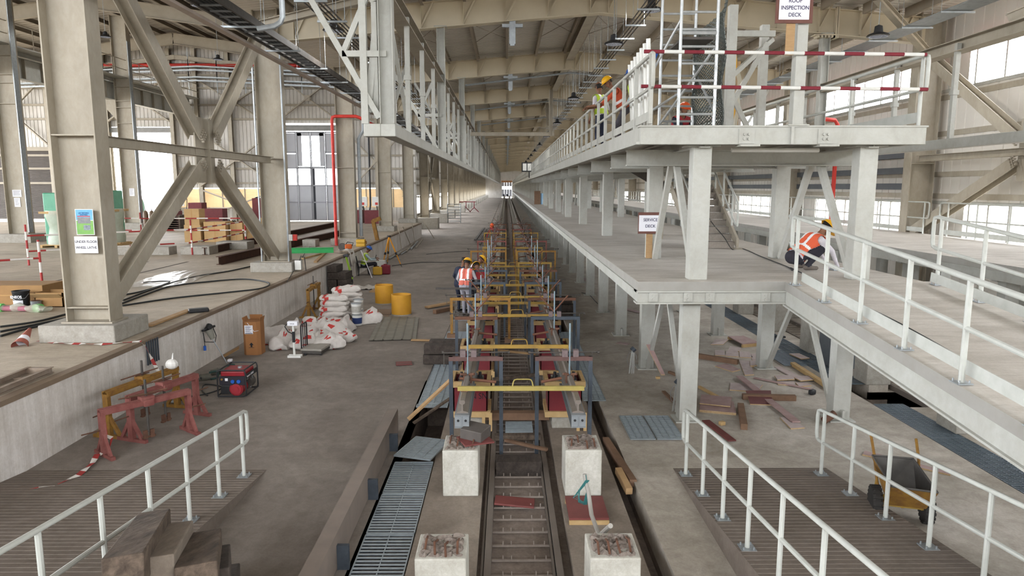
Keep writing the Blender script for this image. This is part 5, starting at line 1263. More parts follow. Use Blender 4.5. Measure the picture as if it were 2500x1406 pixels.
# ---- trestle gantries stored by the wall
def trestle(A, B, h, label, m, m2, rods=True):
    A = V(A); B = V(B); d = (B - A).normalized(); s = V((-d.y, d.x, 0)); t = thing('trestle_gantry', label, 'trestle', (A + B) / 2, 'stored trestle gantries')
    for P in (A, B):
        l = MB().beam(P, P + V((0, 0, h)), .09, .07, d); l.beam(P + s * .2 + V((0, 0, .04)), P + V((0, 0, h * .55)), .05, .04, d); l.beam(P - s * .2 + V((0, 0, .04)), P + V((0, 0, h * .55)), .05, .04, d)
        l.beam(P + s * .28 + V((0, 0, .025)), P - s * .28 + V((0, 0, .025)), .06, .05); l.build('leg', m, t)
        MB().cyl(P + V((0, 0, h * .6)) + d * (-.28 if P == A else .28), P + V((0, 0, h * .6)), .01, n=6).build('pull_rod', RST, t)
    z = V((0, 0, h))
    MB().channel(A + s * .05 + z - d * .03, B + s * .05 + z + d * .03, .04, .09).channel(A - s * .05 + z + d * -.03, B - s * .05 + z + d * .03, -.04, .09).build('top_rail', m2, t)
    C_ = (A + B) / 2
    c = MB().cbox(C_ + z + V((0, 0, .06)), (.18, .16, .06), (0, 0, math.degrees(math.atan2(d.y, d.x)))).cbox(C_ + z + V((0, 0, .0)), (.14, .2, .1), (0, 0, math.degrees(math.atan2(d.y, d.x))))
    c.build('carriage', m2, t)
    MB().cyl(C_ + V((0, 0, h * .28)), C_ + V((0, 0, h + .34)), .019, n=8).build('spindle', STK, t)
    k = MB()
    for q in (-.05, .05): k.beam(C_ + d * q + V((0, 0, h * .14)), C_ + d * q + V((0, 0, h * .33)), .035, .06, d)
    k.cyl(C_ - d * .1 + V((0, 0, h * .17)), C_ + d * .1 + V((0, 0, h * .17)), .015, n=6); k.build('clamp', RST, t)
    MB().cyl(C_ + z + V((0, 0, .1)) - d * .35 + s * .1, C_ + z + V((0, 0, .14)) + d * .3 - s * .05, .011, n=6).cyl(C_ + z + V((0, 0, .16)) - d * .3 - s * .12, C_ + z + V((0, 0, .1)) + d * .15, .01, n=6).build('lever_rod', RST, t)
trestle((-5.8, 9.65, 0), (-5.02, 10.65, 0), .66, 'red-oxide trestle gantry in front, nearest the camera', RPR, RPR)
trestle((-5.72, 10.25, 0), (-5.28, 11.5, 0), .68, 'red-oxide trestle gantry in the middle, behind the nearest one', RPR, RPR)
trestle((-6.15, 10.4, 0), (-5.8, 11.9, 0), .7, 'yellow trestle gantry standing close to the platform wall', YLO, YLO)
trestle((-5.85, 20.35, 0), (-5.95, 21.9, 0), .82, 'yellow trestle gantry standing behind the heap of sacks', YLO, YLO)
tag(MB().sphere((-5.7, 11.6, .86), .09, 10, 8, (1.2, 1, 1)).cyl((-5.7, 11.6, .8), (-5.68, 11.62, 1.05), .03, .005, n=6).build('plastic_bag', mat('white_film', 'd9d8d4', 'c6c4bf', .4)), 'white plastic bag knotted on the yellow trestle gantry', 'bag')

# ---- portable generator
def generator(x0, x1, y0, y1, h):
    t = thing('generator', 'red and black portable generator in a tube frame', 'generator', (x0, y0, 0)); r = .014
    for y, nm in ((y0, 'front_frame'), (y1, 'rear_frame')):
        MB().tube(tubepts([(x0, y, .03), (x0, y, h), (x1, y, h), (x1, y, .03), (x0, y, .03)], .06), r, 8).build(nm, BLK, t, smooth=True)
    MB().cyl((x0 + .03, y0, h), (x0 + .03, y1, h), r, n=8).cyl((x1 - .03, y0, h), (x1 - .03, y1, h), r, n=8).cyl((x0, y0, .05), (x0, y1, .05), r, n=8).cyl((x1, y0, .05), (x1, y1, .05), r, n=8).build('side_tube', BLK, t, smooth=True)
    MB().box(x0 + .03, x1 - .03, y0 + .07, y1 - .08, h - .15, h - .03).build('fuel_tank', mat('generator_red', '8a2229', '771d24', .4, scale=5), t, bevel=.03)
    MB().cyl(((x0 + x1) / 2 + .05, (y0 + y1) / 2, h - .03), ((x0 + x1) / 2 + .05, (y0 + y1) / 2, h - .0), .04, n=12).build('fuel_cap', STG, t)
    p = MB().box(x0 + .03, x1 - .02, y0 + .01, y0 + .06, h - .28, h - .12).build('control_panel', mat('panel_black', '25232a', None, .5), t)
    for k in (.28, .39): MB().cyl((x0 + k, y0 - .012, h - .21), (x0 + k, y0 + .012, h - .21), .034, n=14).build('blue_socket', BLU, p)
    MB().box(x0 + .14, x0 + .19, y0 + .002, y0 + .012, h - .2, h - .15).build('meter', PAP, p); MB().cyl((x0 + .08, y0 - .0, h - .17), (x0 + .08, y0 + .012, h - .17), .02, n=10).build('key_switch', YLO, p)
    MB().box(x0 + .04, x0 + .22, y0 + .03, y0 + .25, .06, h - .29).build('air_filter', BLK, t, bevel=.015)
    MB().cyl(((x0 + x1) / 2 + .07, y0 + .02, .16), ((x0 + x1) / 2 + .07, y0 + .28, .16), .125, n=24).build('recoil_starter', mat('generator_red', 'a0222a'), t)
    MB().lathe([(.1, 0), (.1, .012), (.05, .012), (.05, .02), (.0, .02)], ((x0 + x1) / 2 + .07, y0 + .02, .16), 24, (0, -1, 0)).build('starter_ring', mat('bright_starter_red', '8f2a33', None, .5), t)
    MB().cyl((x1 - .12, y0 + .3, .2), (x1 - .12, y1 - .1, .2), .12, n=16).box(x1 - .3, x1 - .1, y0 + .3, y1 - .15, .1, .34).build('alternator', STK, t)
    MB().tube([(x1 - .05, y0 + .2, .3), (x1 - .02, y0 + .35, .38), (x1 - .03, y0 + .45, .2), (x1 - .03, y0 + .3, .12)], .012, 6).build('fuel_hose', STG, t)
    o = MB().box(x1 - .006, x1 + .012, y0 + .05, y1 - .05, h - .17, h - .08).build('name_plate', BLK, t)
    lettering('hquarvt 10000E', .055, PAP, o, (x1 + .014, (y0 + y1) / 2 - .1, h - .125), (90, 0, 90), sx=1.0)
generator(-5.31, -4.79, 12.45, 13.06, .52)
# paddle mixer leaning on the wall, breakers and grinder below it
t = thing('paddle_mixer', 'grey paddle mixer with black handles leaning against the platform wall', 'mixer', (-6.15, 14.9, 0))
MB().cyl((-6.38, 14.87, .58), (-6.45, 14.87, .78), .05, .085, n=12).build('motor_body', mat('mixer_grey', '8b8a80', '77766d', .6), t, smooth=True); MB().cyl((-6.14, 14.95, .02), (-6.39, 14.87, .58), .012, n=6).build('shaft', STG, t)
MB().cyl((-6.5, 14.66, .8), (-6.42, 15.08, .82), .028, n=8).cyl((-6.47, 14.82, .78), (-6.46, 14.94, .86), .07, n=10).build('handle', BLK, t); MB().tube([(-6.44, 15.05, .8), (-6.4, 15.1, .6), (-6.35, 14.9, .5), (-6.48, 14.7, .55), (-6.5, 14.68, .76)], .01, 6).build('cable', HS, t, smooth=True)
MB().cyl((-6.5, 14.72, .36), (-6.5, 14.72, .46), .03, n=8).build('blue_plug', BLU, t); MB().cyl((-6.5, 14.72, .46), (-6.5, 14.7, .7), .008, n=5).build('plug_cable', HS, t)
def breaker(x, y, a, label):
    t = thing('demolition_hammer', label, 'hammer', (x, y, 0), 'hammers by the generator', a)
    w = V((x, y, 0)); P = lambda a_, b_, c_: w + V((a_, b_, c_))
    MB().cyl(P(-.2, 0, .1), P(.12, 0, .12), .06, .075, n=12).build('body', mat('dusty_tool', '5c5a50', '45443e', .7, scale=9), t, smooth=True); MB().cyl(P(-.5, 0, .06), P(-.2, 0, .1), .015, n=6).build('chisel', STG, t)
    MB().tube(tubepts([P(.12, 0, .06), P(.26, 0, .07), P(.26, 0, .22), P(.1, 0, .2)], .05), .022, 7).build('handle', mat('tool_green', '26413c', '20332f', .6), t, smooth=True); MB().tube([P(-.05, -.12, .12), P(-.05, .12, .14)], .018, 6).build('side_grip', BLK, t)
breaker(-6.0, 13.45, 25, 'dusty demolition hammer by the wall, the left one'); breaker(-5.85, 13.95, 35, 'dusty demolition hammer by the wall, the one touching the generator')
hose('tangled black cable beside the demolition hammers', [(-6.2, 12.8, 0), (-5.9, 12.5, 0), (-5.6, 12.7, 0), (-5.5, 13.1, 0), (-5.9, 13.3, 0), (-5.8, 12.9, 0), (-5.55, 12.55, 0)], .012, .015)
t = thing('angle_grinder', 'black angle grinder lying on the floor left of the generator', 'grinder', (-5.75, 12.25, 0)); MB().cyl((-5.95, 12.2, .06), (-5.65, 12.3, .06), .04, n=10).build('body', BLK, t); MB().cyl((-5.98, 12.2, .01), (-5.98, 12.2, .02), .08, n=14).build('disc', STG, t)
# upright carton with a paper, cardboard scrap and tape roll
t = thing('carton', 'tall orange-brown carton with a paper label standing by the wall', 'carton', (-5.88, 15.95, 0)); c = .07
pl_ = [(-.2, -.2 + c), (-.2 + c, -.2), (.2 - c, -.2), (.2, -.2 + c), (.2, .2 - c), (.2 - c, .2), (-.2 + c, .2), (-.2, .2 - c)]
MB().prism(pl_, (-5.88, 15.95, 0), (1, 0, 0), (0, 1, 0), (0, 0, .78)).build('body', mat('orange_cardboard', '946740', '875c38', .85, scale=2), t, bevel=.004)
MB().cbox((-5.88, 16.15, .83), (.3, .01, .12), (20, 0, 0)).cbox((-6.07, 15.95, .82), (.01, .3, .1), (0, -18, 0)).cbox((-5.68, 15.95, .82), (.01, .3, .1), (0, 12, 0)).build('flap', mat('orange_cardboard', 'a8703f'), t)
o = MB().box(-6.02, -5.83, 15.744, 15.75, .5, .7).build('paper_label', PAP, t); b = MB()
for k in range(7): b.box(-6.0, -5.86 - .02 * (k % 3), 15.742, 15.744, .67 - k * .022, .678 - k * .022)
b.box(-6.01, -5.84, 15.742, 15.744, .505, .52); b.build('print', mat('label_ink', '3f4a66'), o)
b = MB().prism([(-.05, 0), (.05, 0), (0, .06)], (-5.88, 15.748, .24), (1, 0, 0), (0, 0, 1), (0, .002, 0)).box(-5.9, -5.86, 15.746, 15.75, .19, .24).box(-5.94, -5.82, 15.746, 15.75, .175, .182); b.build('arrow_mark', INK, t)
MB().tube([(-5.95, 15.74, .76), (-5.88, 15.73, .68), (-5.8, 15.74, .56), (-5.7, 15.74, .58)], .006, 5).build('strap', PAP, t)
tub((-6.28, 15.55, .12), (.4, .3, .012), (0, -28, 20), 'cardboard_scrap', 'folded cardboard scrap behind the generator', 'cardboard', CRD); tub((-6.15, 15.15, .03), (.1, .1, .06), (0, 0, 0), 'tape_roll', 'small white tape roll by the wall', 'tape', PAP, bevel=.02)

# ---- platform scale
t = thing('platform_scale', 'grey platform scale with a white post and display', 'scale', (-4.6, 15.9, 0))
MB().cbox((-4.47, 16.0, .13), (.5, .62, .05), (0, 0, -6)).build('plate', mat('scale_plate', '9b9790', '878279', .5, .3, scale=6), t, bevel=.008); MB().cbox((-4.47, 16.0, .07), (.46, .58, .06), (0, 0, -6)).build('base', STK, t)
for dx, dy in ((-.18, -.25), (.18, -.25), (-.18, .25), (.18, .25)): MB().cyl((-4.47 + dx, 16 + dy, 0), (-4.47 + dx, 16 + dy, .05), .03, n=10).build('foot', BLK, t)
MB().tube(tubepts([(-4.73, 15.75, .1), (-4.73, 15.75, .7), (-4.73, 16.2, .7), (-4.73, 16.2, .1)], .05), .018, 8).tube([(-4.73, 15.9, .1), (-4.73, 15.9, .69)], .012, 6).tube([(-4.73, 16.05, .1), (-4.73, 16.05, .69)], .012, 6).build('guard_rail', BLK, t, smooth=True)
MB().cyl((-4.84, 15.55, .03), (-4.84, 15.55, .74), .028, n=10).box(-4.98, -4.68, 15.48, 15.54, 0, .05).box(-4.98, -4.68, 15.6, 15.64, 0, .05).build('post', WHT, t); MB().box(-4.95, -4.72, 15.47, 15.6, .74, .84).build('display', PAP, t, bevel=.01)
MB().cyl((-4.84, 15.55, .35), (-4.84, 15.55, .6), .034, n=10).build('post_clamp', BLK, t); MB().tube([(-4.95, 15.53, .8), (-5.02, 15.52, .72), (-4.95, 15.52, .6), (-4.86, 15.53, .55)], .012, 6).build('cable', BLK, t)
lettering('WCB', .04, INK, t, (-4.84, 15.468, .79), (90, 0, 0))

# ---- heap of cement sacks with red print
SK = mat('sack_white', 'c9c4bf', 'b1aaa4', .8, scale=7); SR = mat('sack_red_print', 'b23a34', 'a03430', .75, scale=12)
def sack_mesh(seed, kind):
    rg = random.Random(seed); off = V((rg.uniform(0, 50), rg.uniform(0, 50), 0)); mb = MB(); nu, nv = 22, 14
    for j in range(nv):
        for i in range(nu):
            a = 2 * PI * i / nu; th = PI * (j + .5) / nv
            cx, sy, cz = math.cos(a), math.sin(a), math.cos(th); s = math.sin(th)
            if kind == 0:     # lying full sack
                p = V((.36 * math.copysign(abs(cx) ** .55, cx) * s ** .5, .25 * math.copysign(abs(sy) ** .55, sy) * s ** .5, .085 + .085 * math.copysign(abs(cz) ** .9, cz)))
            else:             # slumped sack standing on its base, top gathered to a fin
                h = .5 * (1 + cz) ; w = (.27 * (1 - h ** 2.4) + .05)
                p = V((w * 1.15 * math.copysign(abs(cx) ** .7, cx) * (s ** .35), w * .85 * math.copysign(abs(sy) ** .6, sy) * (s ** .35) * (1 - .75 * h), .36 * h))
                p.x += .16 * h * h * math.sin(seed * 2.1); p.y += .1 * h * math.cos(seed * 1.3)
            n = NZ.noise_vector(p * 5 + off) * (.05 if kind == 0 else .085) + NZ.noise_vector(p * 12 + off) * .03
            p += n; p.z = max(p.z, 0); mb.v.append(tuple(p))
    for j in range(nv - 1):
        for i in range(nu):
            f = (j * nu + (i + 1) % nu, j * nu + i, (j + 1) * nu + i, (j + 1) * nu + (i + 1) % nu); mb.f.append(f)
            c = sum((V(mb.v[q]) for q in f), V()) / 4
            if kind == 0: red = (abs(c.x + .22) < .045 or (abs(c.y) < .05 and c.x > -.1 and NZ.noise(c * 14 + off) > .12)) and c.z > .06
            else: red = (abs(c.z - .13 - .5 * c.x) < .03 and NZ.noise(c * 8 + off) > .08) or (abs(c.z - .27 + .3 * c.x) < .025 and NZ.noise(c * 9 + off) > .2)
            mb.m.append(1 if red else 0)
    mb.f += [tuple(range(nu)), tuple(range(nv * nu - 1, (nv - 1) * nu - 1, -1))]; mb.m += [0, 0]
    return mb
protos = [sack_mesh(s, k) for s, k in ((1, 0), (2, 0), (3, 1), (4, 1), (5, 1), (6, 1))]
PM = []
def sack(k, loc, rot, sc, label):
    if len(PM) <= k or PM[k] is None:
        while len(PM) <= k: PM.append(None)
        o = protos[k].build('cement_sack', (SK, SR), None, smooth=True); PM[k] = o
    else:
        o = PM[k].copy(); COL.objects.link(o)
    o.location = loc; o.rotation_euler = [R(a) for a in rot]; o.scale = (sc, sc, sc)
    return tag(o, label, 'sack', 'heap of cement sacks')
for i in range(5): sack(i % 2, (-4.95 + rnd(-.04, .04), 19.6 + .08 * i, i * .145), (rnd(-4, 4), rnd(-4, 4), rnd(-14, 14)), 1.15, 'full white sack with red print, %s layer of the front flat stack' % ['lowest', 'second', 'third', 'fourth', 'top'][i])
for i in range(6): sack((i + 1) % 2, (-4.8 + rnd(-.05, .05), 20.55 + .04 * i, i * .14), (rnd(-4, 4), rnd(-4, 6), rnd(-16, 16) + 10), 1.2, 'full white sack with red print, %s layer of the rear flat stack' % ['lowest', 'second', 'third', 'fourth', 'fifth', 'top'][i])
for i, (p, k, rz, s, lab) in enumerate([((-5.79, 17.12, 0.00), 2, 30, 1.35, 'by the left end of the heap, leaning upright with a tall corner'), ((-5.42, 16.53, 0.00), 3, 80, 1.25, 'lying flat at the front left of the heap'), ((-4.88, 16.44, 0.00), 4, 200, 1.1, 'right behind the scale post'),
        ((-5.47, 17.26, 0.00), 5, 120, 1.0, 'behind the scale display'), ((-5.64, 18.26, 0.00), 3, 300, 1.15, 'at the back left with its mouth open'), ((-5.07, 17.45, 0.00), 2, 10, 1.1, 'in the middle behind the scale plate'), ((-5.30, 18.58, 0.00), 4, 160, 1.15, 'at the back, below the yellow trestle'),
        ((-4.58, 16.79, 0.00), 5, 250, 1.25, 'directly above the scale plate, opened'), ((-4.36, 16.44, 0.00), 3, 20, 1.05, 'in the front row right of the scale plate'), ((-4.18, 16.52, 0.00), 2, 140, 1.0, 'at the front right, small and rounded'), ((-4.31, 17.35, 0.00), 4, 60, 1.35, 'large with a pointed right corner'),
        ((-4.05, 17.25, 0.00), 5, 330, .9, 'small and crumpled beside the large pointed one'), ((-4.69, 17.94, 0.00), 3, 210, 1.2, 'in the middle of the heap with a torn mouth'), ((-4.40, 18.46, 0.00), 2, 95, 1.3, 'at the right end in front of the buckets'), ((-4.70, 18.63, 0.00), 5, 45, 1.1, 'gathered and tied, below the front flat stack'),
        ((-4.99, 18.47, 0.00), 4, 280, 1.1, 'half hidden under the front flat stack'), ((-4.90, 17.74, 0.00), 2, 170, 1.05, 'sagging in the centre of the heap'), ((-3.97, 19.60, 0.00), 3, 15, 1.25, 'standing alone right of the paint buckets')]):
    sack(k, p, (0, 0, rz), s * .95, 'white printed sack ' + lab)
# paint buckets in two stacks
def bucket(x, y, z, label, band):
    t = thing('paint_bucket', label, 'bucket', (x, y, z), 'stacked paint buckets')
    MB().lathe([(.125, 0), (.14, .27), (.147, .27), (.147, .3), (.14, .3)], (x, y, z), 22).build('body', WHT, t, smooth=True)
    MB().lathe([(.131, .05), (.141, .22)], (x, y, z), 22, caps=False).build('printed_band', band, t, smooth=True); MB().lathe([(.15, .285), (.15, .31), (.12, .315), (.0, .315)], (x, y, z), 22, caps=False).build('lid', STG, t, smooth=True)
NB = mat('navy_label', '2a3d70', '24355f', .5); PG = mat('grey_label', 'b5b2aa', '9a978f', .6, scale=14)
bucket(-4.2, 19.3, 0, 'white paint bucket with a navy label, bottom of the front stack', NB); bucket(-4.22, 19.32, .32, 'dusty white paint bucket on top of the front stack', PG)
bucket(-4.3, 20.0, 0, 'paint bucket at the bottom of the rear stack', NB); bucket(-4.3, 20.0, .32, 'grey-lidded paint bucket on top of the rear stack', PG)
# drums, sheet, plywood
for x, y, lab in ((-4.08, 23.0, 'open yellow steel ring drum, the farther left one'), (-3.2, 20.95, 'open yellow steel ring drum with a red mark, the nearer right one')):
    t = thing('ring_drum', lab, 'drum', (x, y, 0), 'yellow ring drums')
    MB().lathe([(.3, 0), (.3, .62), (.272, .62), (.272, 0)], (x, y, 0), 36, caps=False).build('shell', mat('drum_yellow', 'c8962e', 'b9842a', .6, scale=4), t, smooth=True)
    MB().lathe([(.305, .0), (.305, .03)], (x, y, 0), 36, caps=False).build('dusty_foot', CON, t, smooth=True)
    if y < 22: MB().grid(lambda u, v: (x + .303 * math.sin(-1.5 + .25 * u), y - .303 * math.cos(-1.5 + .25 * u), .5 + .1 * v), 3, 1).build('red_mark', RED, t)
def warp(a, b, c, d, label, name, m, bumpf, nu=28, nv=14, cat='sheet'):
    a, b, c, d = V(a), V(b), V(c), V(d)
    return tag(MB().grid(lambda u, v: a.lerp(b, u).lerp(d.lerp(c, u), v) + V((0, 0, bumpf(u, v))), nu, nv).build(name, m, None, solid=.004), label, cat)
warp((-3.74, 20.42, 0.00), (-2.59, 20.28, 0.00), (-2.30, 17.33, 0.00), (-3.46, 17.15, 0.00), 'weathered corrugated roofing sheet lying on the floor', 'roofing_sheet', mat('weathered_zinc', '7d7a70', '68655c', .6, .3, scale=4, stretch=(1, 1, 1)), lambda u, v: .03 + .02 * (abs((u * 5) % 1 - .5) < .12) + .012 * math.sin(v * 5) * u, 40, 6)
for k, (a, lab) in enumerate([((-4.0, 21.3), 'brown plywood sheet on the floor beside the drums, the farther one'), ((-3.95, 20.2), 'brown plywood sheet on the floor behind the corrugated sheet')]):
    tub((a[0], a[1], .012 + .014 * k), (.9, .9, .012), (0, 0, 4), 'plywood_sheet', lab, 'board', mat('brown_ply', '7f6a58', '715d4c', .8, scale=3))
# sleepers stacked against the wall
for k in range(4): tub((-6.35, 25.7, .13 + .25 * k), (.34, 1.0, .24), (rnd(-1, 1), 0, rnd(-3, 3)), 'timber_sleeper', 'dark timber sleeper in the taller stack by the wall, %s' % ['lowest', 'second', 'third', 'topmost'][k], 'sleeper', WOK, 'dark sleepers by the wall')
for k in range(3): tub((-5.98, 25.6, .13 + .25 * k), (.33, .95, .24), (0, rnd(-1, 1), rnd(-4, 4)), 'timber_sleeper', 'dark timber sleeper in the shorter stack by the wall, %s' % ['lowest', 'middle', 'topmost'][k], 'sleeper', WOK, 'dark sleepers by the wall')
t = thing('crumpled_cloth', 'crumpled white cloth on the floor behind the sleeper stacks', 'cloth', (-5.4, 26.2, 0)); MB().grid(lambda u, v: (-5.9 + .9 * u, 26 + .9 * v, .02 + .09 * abs(NZ.noise(V((u * 5, v * 5, 0)))) + .03 * math.sin(u * 12) * math.sin(v * 9)), 18, 18).build('fabric', mat('dusty_cloth', 'b9b4ad', 'a39d95', .9, scale=5), t, smooth=True)
t = thing('wood_stand', 'small T-shaped wooden stand on the floor', 'stand', (-4.75, 25.7, 0)); MB().box(-4.85, -4.65, 25.6, 25.8, .04, .3).build('block', WOB, t); MB().box(-5.05, -4.45, 25.4, 26, 0, .04).build('base', WOD, t)
# surveyor's corner: two tripods, cases, bin
def tripod(apex, feet, label, m, r=.03):
    t = thing('survey_tripod', label, 'tripod', (apex[0], apex[1], 0)); A = V(apex)
    MB().cyl(A - V((0, 0, .03)), A + V((0, 0, .05)), .09, n=14).build('head', BLK, t)
    for f in feet:
        F = V(f); d = (F - A); o = MB().beam(A + d * .03, A + d * .62, r * 2, r * 1.1).build('leg', m, t)
        MB().beam(A + d * .5, A + d * .9, r * 1.2, r * 1.2).build('lower_leg', m, o); MB().cyl(A + d * .9, F, r * .8, .006, n=8).build('tip', BLK, o); MB().beam(A + d * .52, A + d * .6, r * 2.6, r * 2.2).build('leg_clamp', BLK, o)
tripod((-5.72, 34.0, 1.45), [(-6.02, 33.6, 0), (-5.05, 33.5, 0), (-5.95, 34.7, 0)], 'orange survey tripod standing open by the wall', mat('tripod_orange', 'c98a2b', 'b87c22', .6, scale=5))
t = thing('survey_tripod', 'folded lime-green survey tripod leaning against the wall', 'tripod', (-6.2, 28.0, 0)); a, b = V((-6.2, 27.9, .0)), V((-6.5, 28.1, 1.15)); LG = mat('lime_paint', 'a4cf3a', '93bb33', .5, scale=5)
for k in (-.05, 0, .05): MB().beam(a.lerp(b, .14) + V((.02, k, 0)), a.lerp(b, .92) + V((0, k, 0)), .05, .04, (0, 1, 0)).build('leg', LG, t); MB().cyl(a + V((0, k, 0)), a.lerp(b, .15) + V((0, k, 0)), .008, .03, n=6).build('tip', BLK, t)
MB().beam(a.lerp(b, .9), b, .2, .14, (0, 1, 0)).build('head', BLK, t); MB().beam(a.lerp(b, .2), a.lerp(b, .25), .15, .1, (0, 1, 0)).build('strap', BLK, t)
p = (-5.68, 30.43, 0.00); t = thing('tool_case', 'yellow equipment case on the floor by the seated man', 'case', p); MB().box(p[0] - .2, p[0] + .2, p[1], p[1] + .22, .01, .36).build('shell', YBR, t, bevel=.05); MB().box(p[0] - .07, p[0] + .07, p[1] + .08, p[1] + .14, .36, .4).build('handle', YLO, t)
p = (-5.40, 30.57, 0.00); t = thing('tool_case', 'dark red equipment case beside the yellow case', 'case', p); MB().box(p[0] - .16, p[0] + .24, p[1] + .1, p[1] + .35, .01, .42).build('shell', RDW, t, bevel=.05); MB().box(p[0] - .05, p[0] + .1, p[1] + .2, p[1] + .26, .42, .46).build('handle', RDW, t)
p = (-5.92, 32.25, 0.00); crate('plastic_bin', 'white plastic bin behind the red equipment case', p[0] - .2, p[0] + .2, p[1] + .3, p[1] + .65, 0, .42, WHT, 'bin')
# pipes and poles along the wall, cable on the floor
for k in range(7): plank('steel_pipe', 'grey pipe in the scatter along the platform wall, %s counted from the tripod' % ordn[k], (-6.3 + .1 * k, 35.5 + 1.4 * k, .05 + .03 * (k % 3)), (-6.35 + .12 * (k % 4), 40 + 1.8 * k, .06), .06, .05, STG if k % 2 else STD, cat='pipe', group='pipes along the platform wall')
for k, (y, yy) in enumerate([(41, 42.5), (45, 44.2), (47, 48.5)]): tag(MB().cyl((-6.15, y, .02), (-6.55, yy, 1.35), .025, n=6).build('leaning_pole', STD), 'thin pole leaning on the platform wall, %s of three' % ordn[k], 'pole')
tag(MB().cyl((-5.44, 52.53, 0.00), (-6.4, 53.8, 1.3), .03, n=6).build('leaning_pole', STD), 'long thin pole slanting from the platform corner to the floor', 'pole')
hose('dark hose lying across the floor beside the tripod', [(-5.6, 34.0, 0), (-4.5, 35.5, 0), (-3.2, 35.6, 0), (-1.6, 35.8, 0)], .018, .015)
hose('thin dark cable crossing the far floor toward the track', [(-4.6, 40, 0), (-3.0, 41.5, 0), (-1.5, 42.0, 0)], .02, .01)
t = thing('access_frame', 'galvanised access frame standing far along the left columns', 'frame', (-5.6, 75, 0))
for x in (-6.3, -4.9): MB().cyl((x, 75, 0), (x, 75, 2.1), .045, n=6).build('upright', STG, t)
for k in range(7): MB().cyl((-6.3, 75, .2 + .3 * k), (-4.9, 75, .2 + .3 * k), .035, n=6).build('rung', STG, t)
t = thing('work_trestle', 'dark red work trestle far along the left columns', 'trestle', (-5.3, 108, 0))
MB().box(-8.2, -4.7, 107.9, 108.1, 1.5, 1.62).build('beam', RDW, t)
for x in (-6.2, -4.95): MB().cyl((x, 108, .6), (x, 108, 1.5), .06, n=6).cyl((x, 108, .7), (x - .7, 108, .0), .06, n=6).cyl((x, 108, .7), (x + .7, 108, .0), .06, n=6).build('leg', RDW, t)
# weathered sleepers heaped beside the left ramp in the foreground
for a, b, w, h, m, lab in [((-2.71, 4.60, 1.15), (-3.26, 6.10, 0.76), .27, .24, WOG, 'weathered brown sleeper propped against the ramp railing, leftmost of the heap'), ((-2.62, 4.90, 1.00), (-2.98, 6.00, 0.72), .22, .2, mat('grey_weathered_timber', '857a6e', '6b6157', .9, scale=5, bump=.3, bscale=14, stretch=(2, .5, 2)), 'grey weathered sleeper end lying on top of the heap'),
        ((-2.34, 4.90, 0.90), (-2.77, 6.00, 0.60), .3, .26, WOG, 'brown sleeper with a cut end, third in the heap'), ((-2.30, 5.20, 0.72), (-2.62, 6.00, 0.49), .16, .2, WOK, 'dark sleeper end at the right of the heap'), ((-2.44, 5.00, 0.57), (-2.85, 6.30, 0.10), .5, .2, WOK, 'dark sleeper at the bottom of the heap')]:
    plank('timber_sleeper', lab, a, b, w, h, m, cat='sleeper', group='foreground sleepers', bevel=.012)
# ================================================================= RIGHT SIDE: THINGS ON AND UNDER THE DECKS
# signs on laths
BRF = mat('brown_sign_frame', '6d4a42', '5d3f38', .8, scale=9)
t = thing('deck_sign', 'white sign reading roof inspection deck in a brown frame', 'sign', (4.27, 10.78, 5.8))
MB().box(3.99, 4.54, 10.745, 10.765, 6.25, 6.78).build('backboard', BRF, t); MB().box(4.035, 4.485, 10.738, 10.745, 6.3, 6.74).build('sheet', PAP, t)
for k, s_ in enumerate(('ROOF', 'INSPECTION', 'DECK')): lettering(s_, .078, mat('sign_ink', '3b3b55'), t, (4.27, 10.736, 6.565 - k * .1), (90, 0, 0), bold=.001, sx=.95)
MB().box(4.17, 4.3, 10.77, 10.79, 5.8, 6.3).build('lath', WOD, t)
t = thing('deck_sign', 'white sign reading service deck in a brown frame', 'sign', (2.97, 14.4, 2.38))
MB().box(2.72, 3.22, 14.38, 14.4, 2.89, 3.33).build('backboard', BRF, t); MB().box(2.735, 3.185, 14.372, 14.38, 2.94, 3.27).build('sheet', PAP, t)
for k, s_ in enumerate(('SERVICE', 'DECK')): lettering(s_, .085, mat('sign_ink', '3b3b55'), t, (2.97, 14.37, 3.175 - k * .13), (90, 0, 0), bold=.001, sx=.95)
MB().box(2.9, 3.03, 14.405, 14.43, 2.38, 2.95).build('lath', WOD, t)
# striped pipes across the front of the roof deck
DR = mat('dark_red_stripe', '7d2a34', '6b2430', .5, scale=8)
for z, x0, x1, lab in ((5.85, 2.06, 6.3, 'upper red and white striped pipe across the front of the roof deck'), (5.345, 2.03, 6.36, 'lower red and white striped pipe across the front of the roof deck')):
    tag(banded(MB(), (x0, 10.78, z), (x1, 10.78, z - .04), .028, .3, 0).build('striped_pipe', (DR, WHT), None, smooth=True), lab, 'pipe', 'striped pipes')
# white tubes leaning on the deck railing
ORN = ['nearest', 'second', 'third', 'fourth', 'fifth', 'sixth', 'farthest']
for k in range(7): tag(MB().cyl((2.3, 11.35 + .26 * k, 4.78), (2.2, 11.2 + .27 * k, 6.12 - .02 * k), .035, n=10).build('white_pipe', WHT, None, smooth=True), 'white plastic pipe leaning on the roof deck railing, %s of seven' % ORN[k], 'pipe', 'white pipes on the railing')
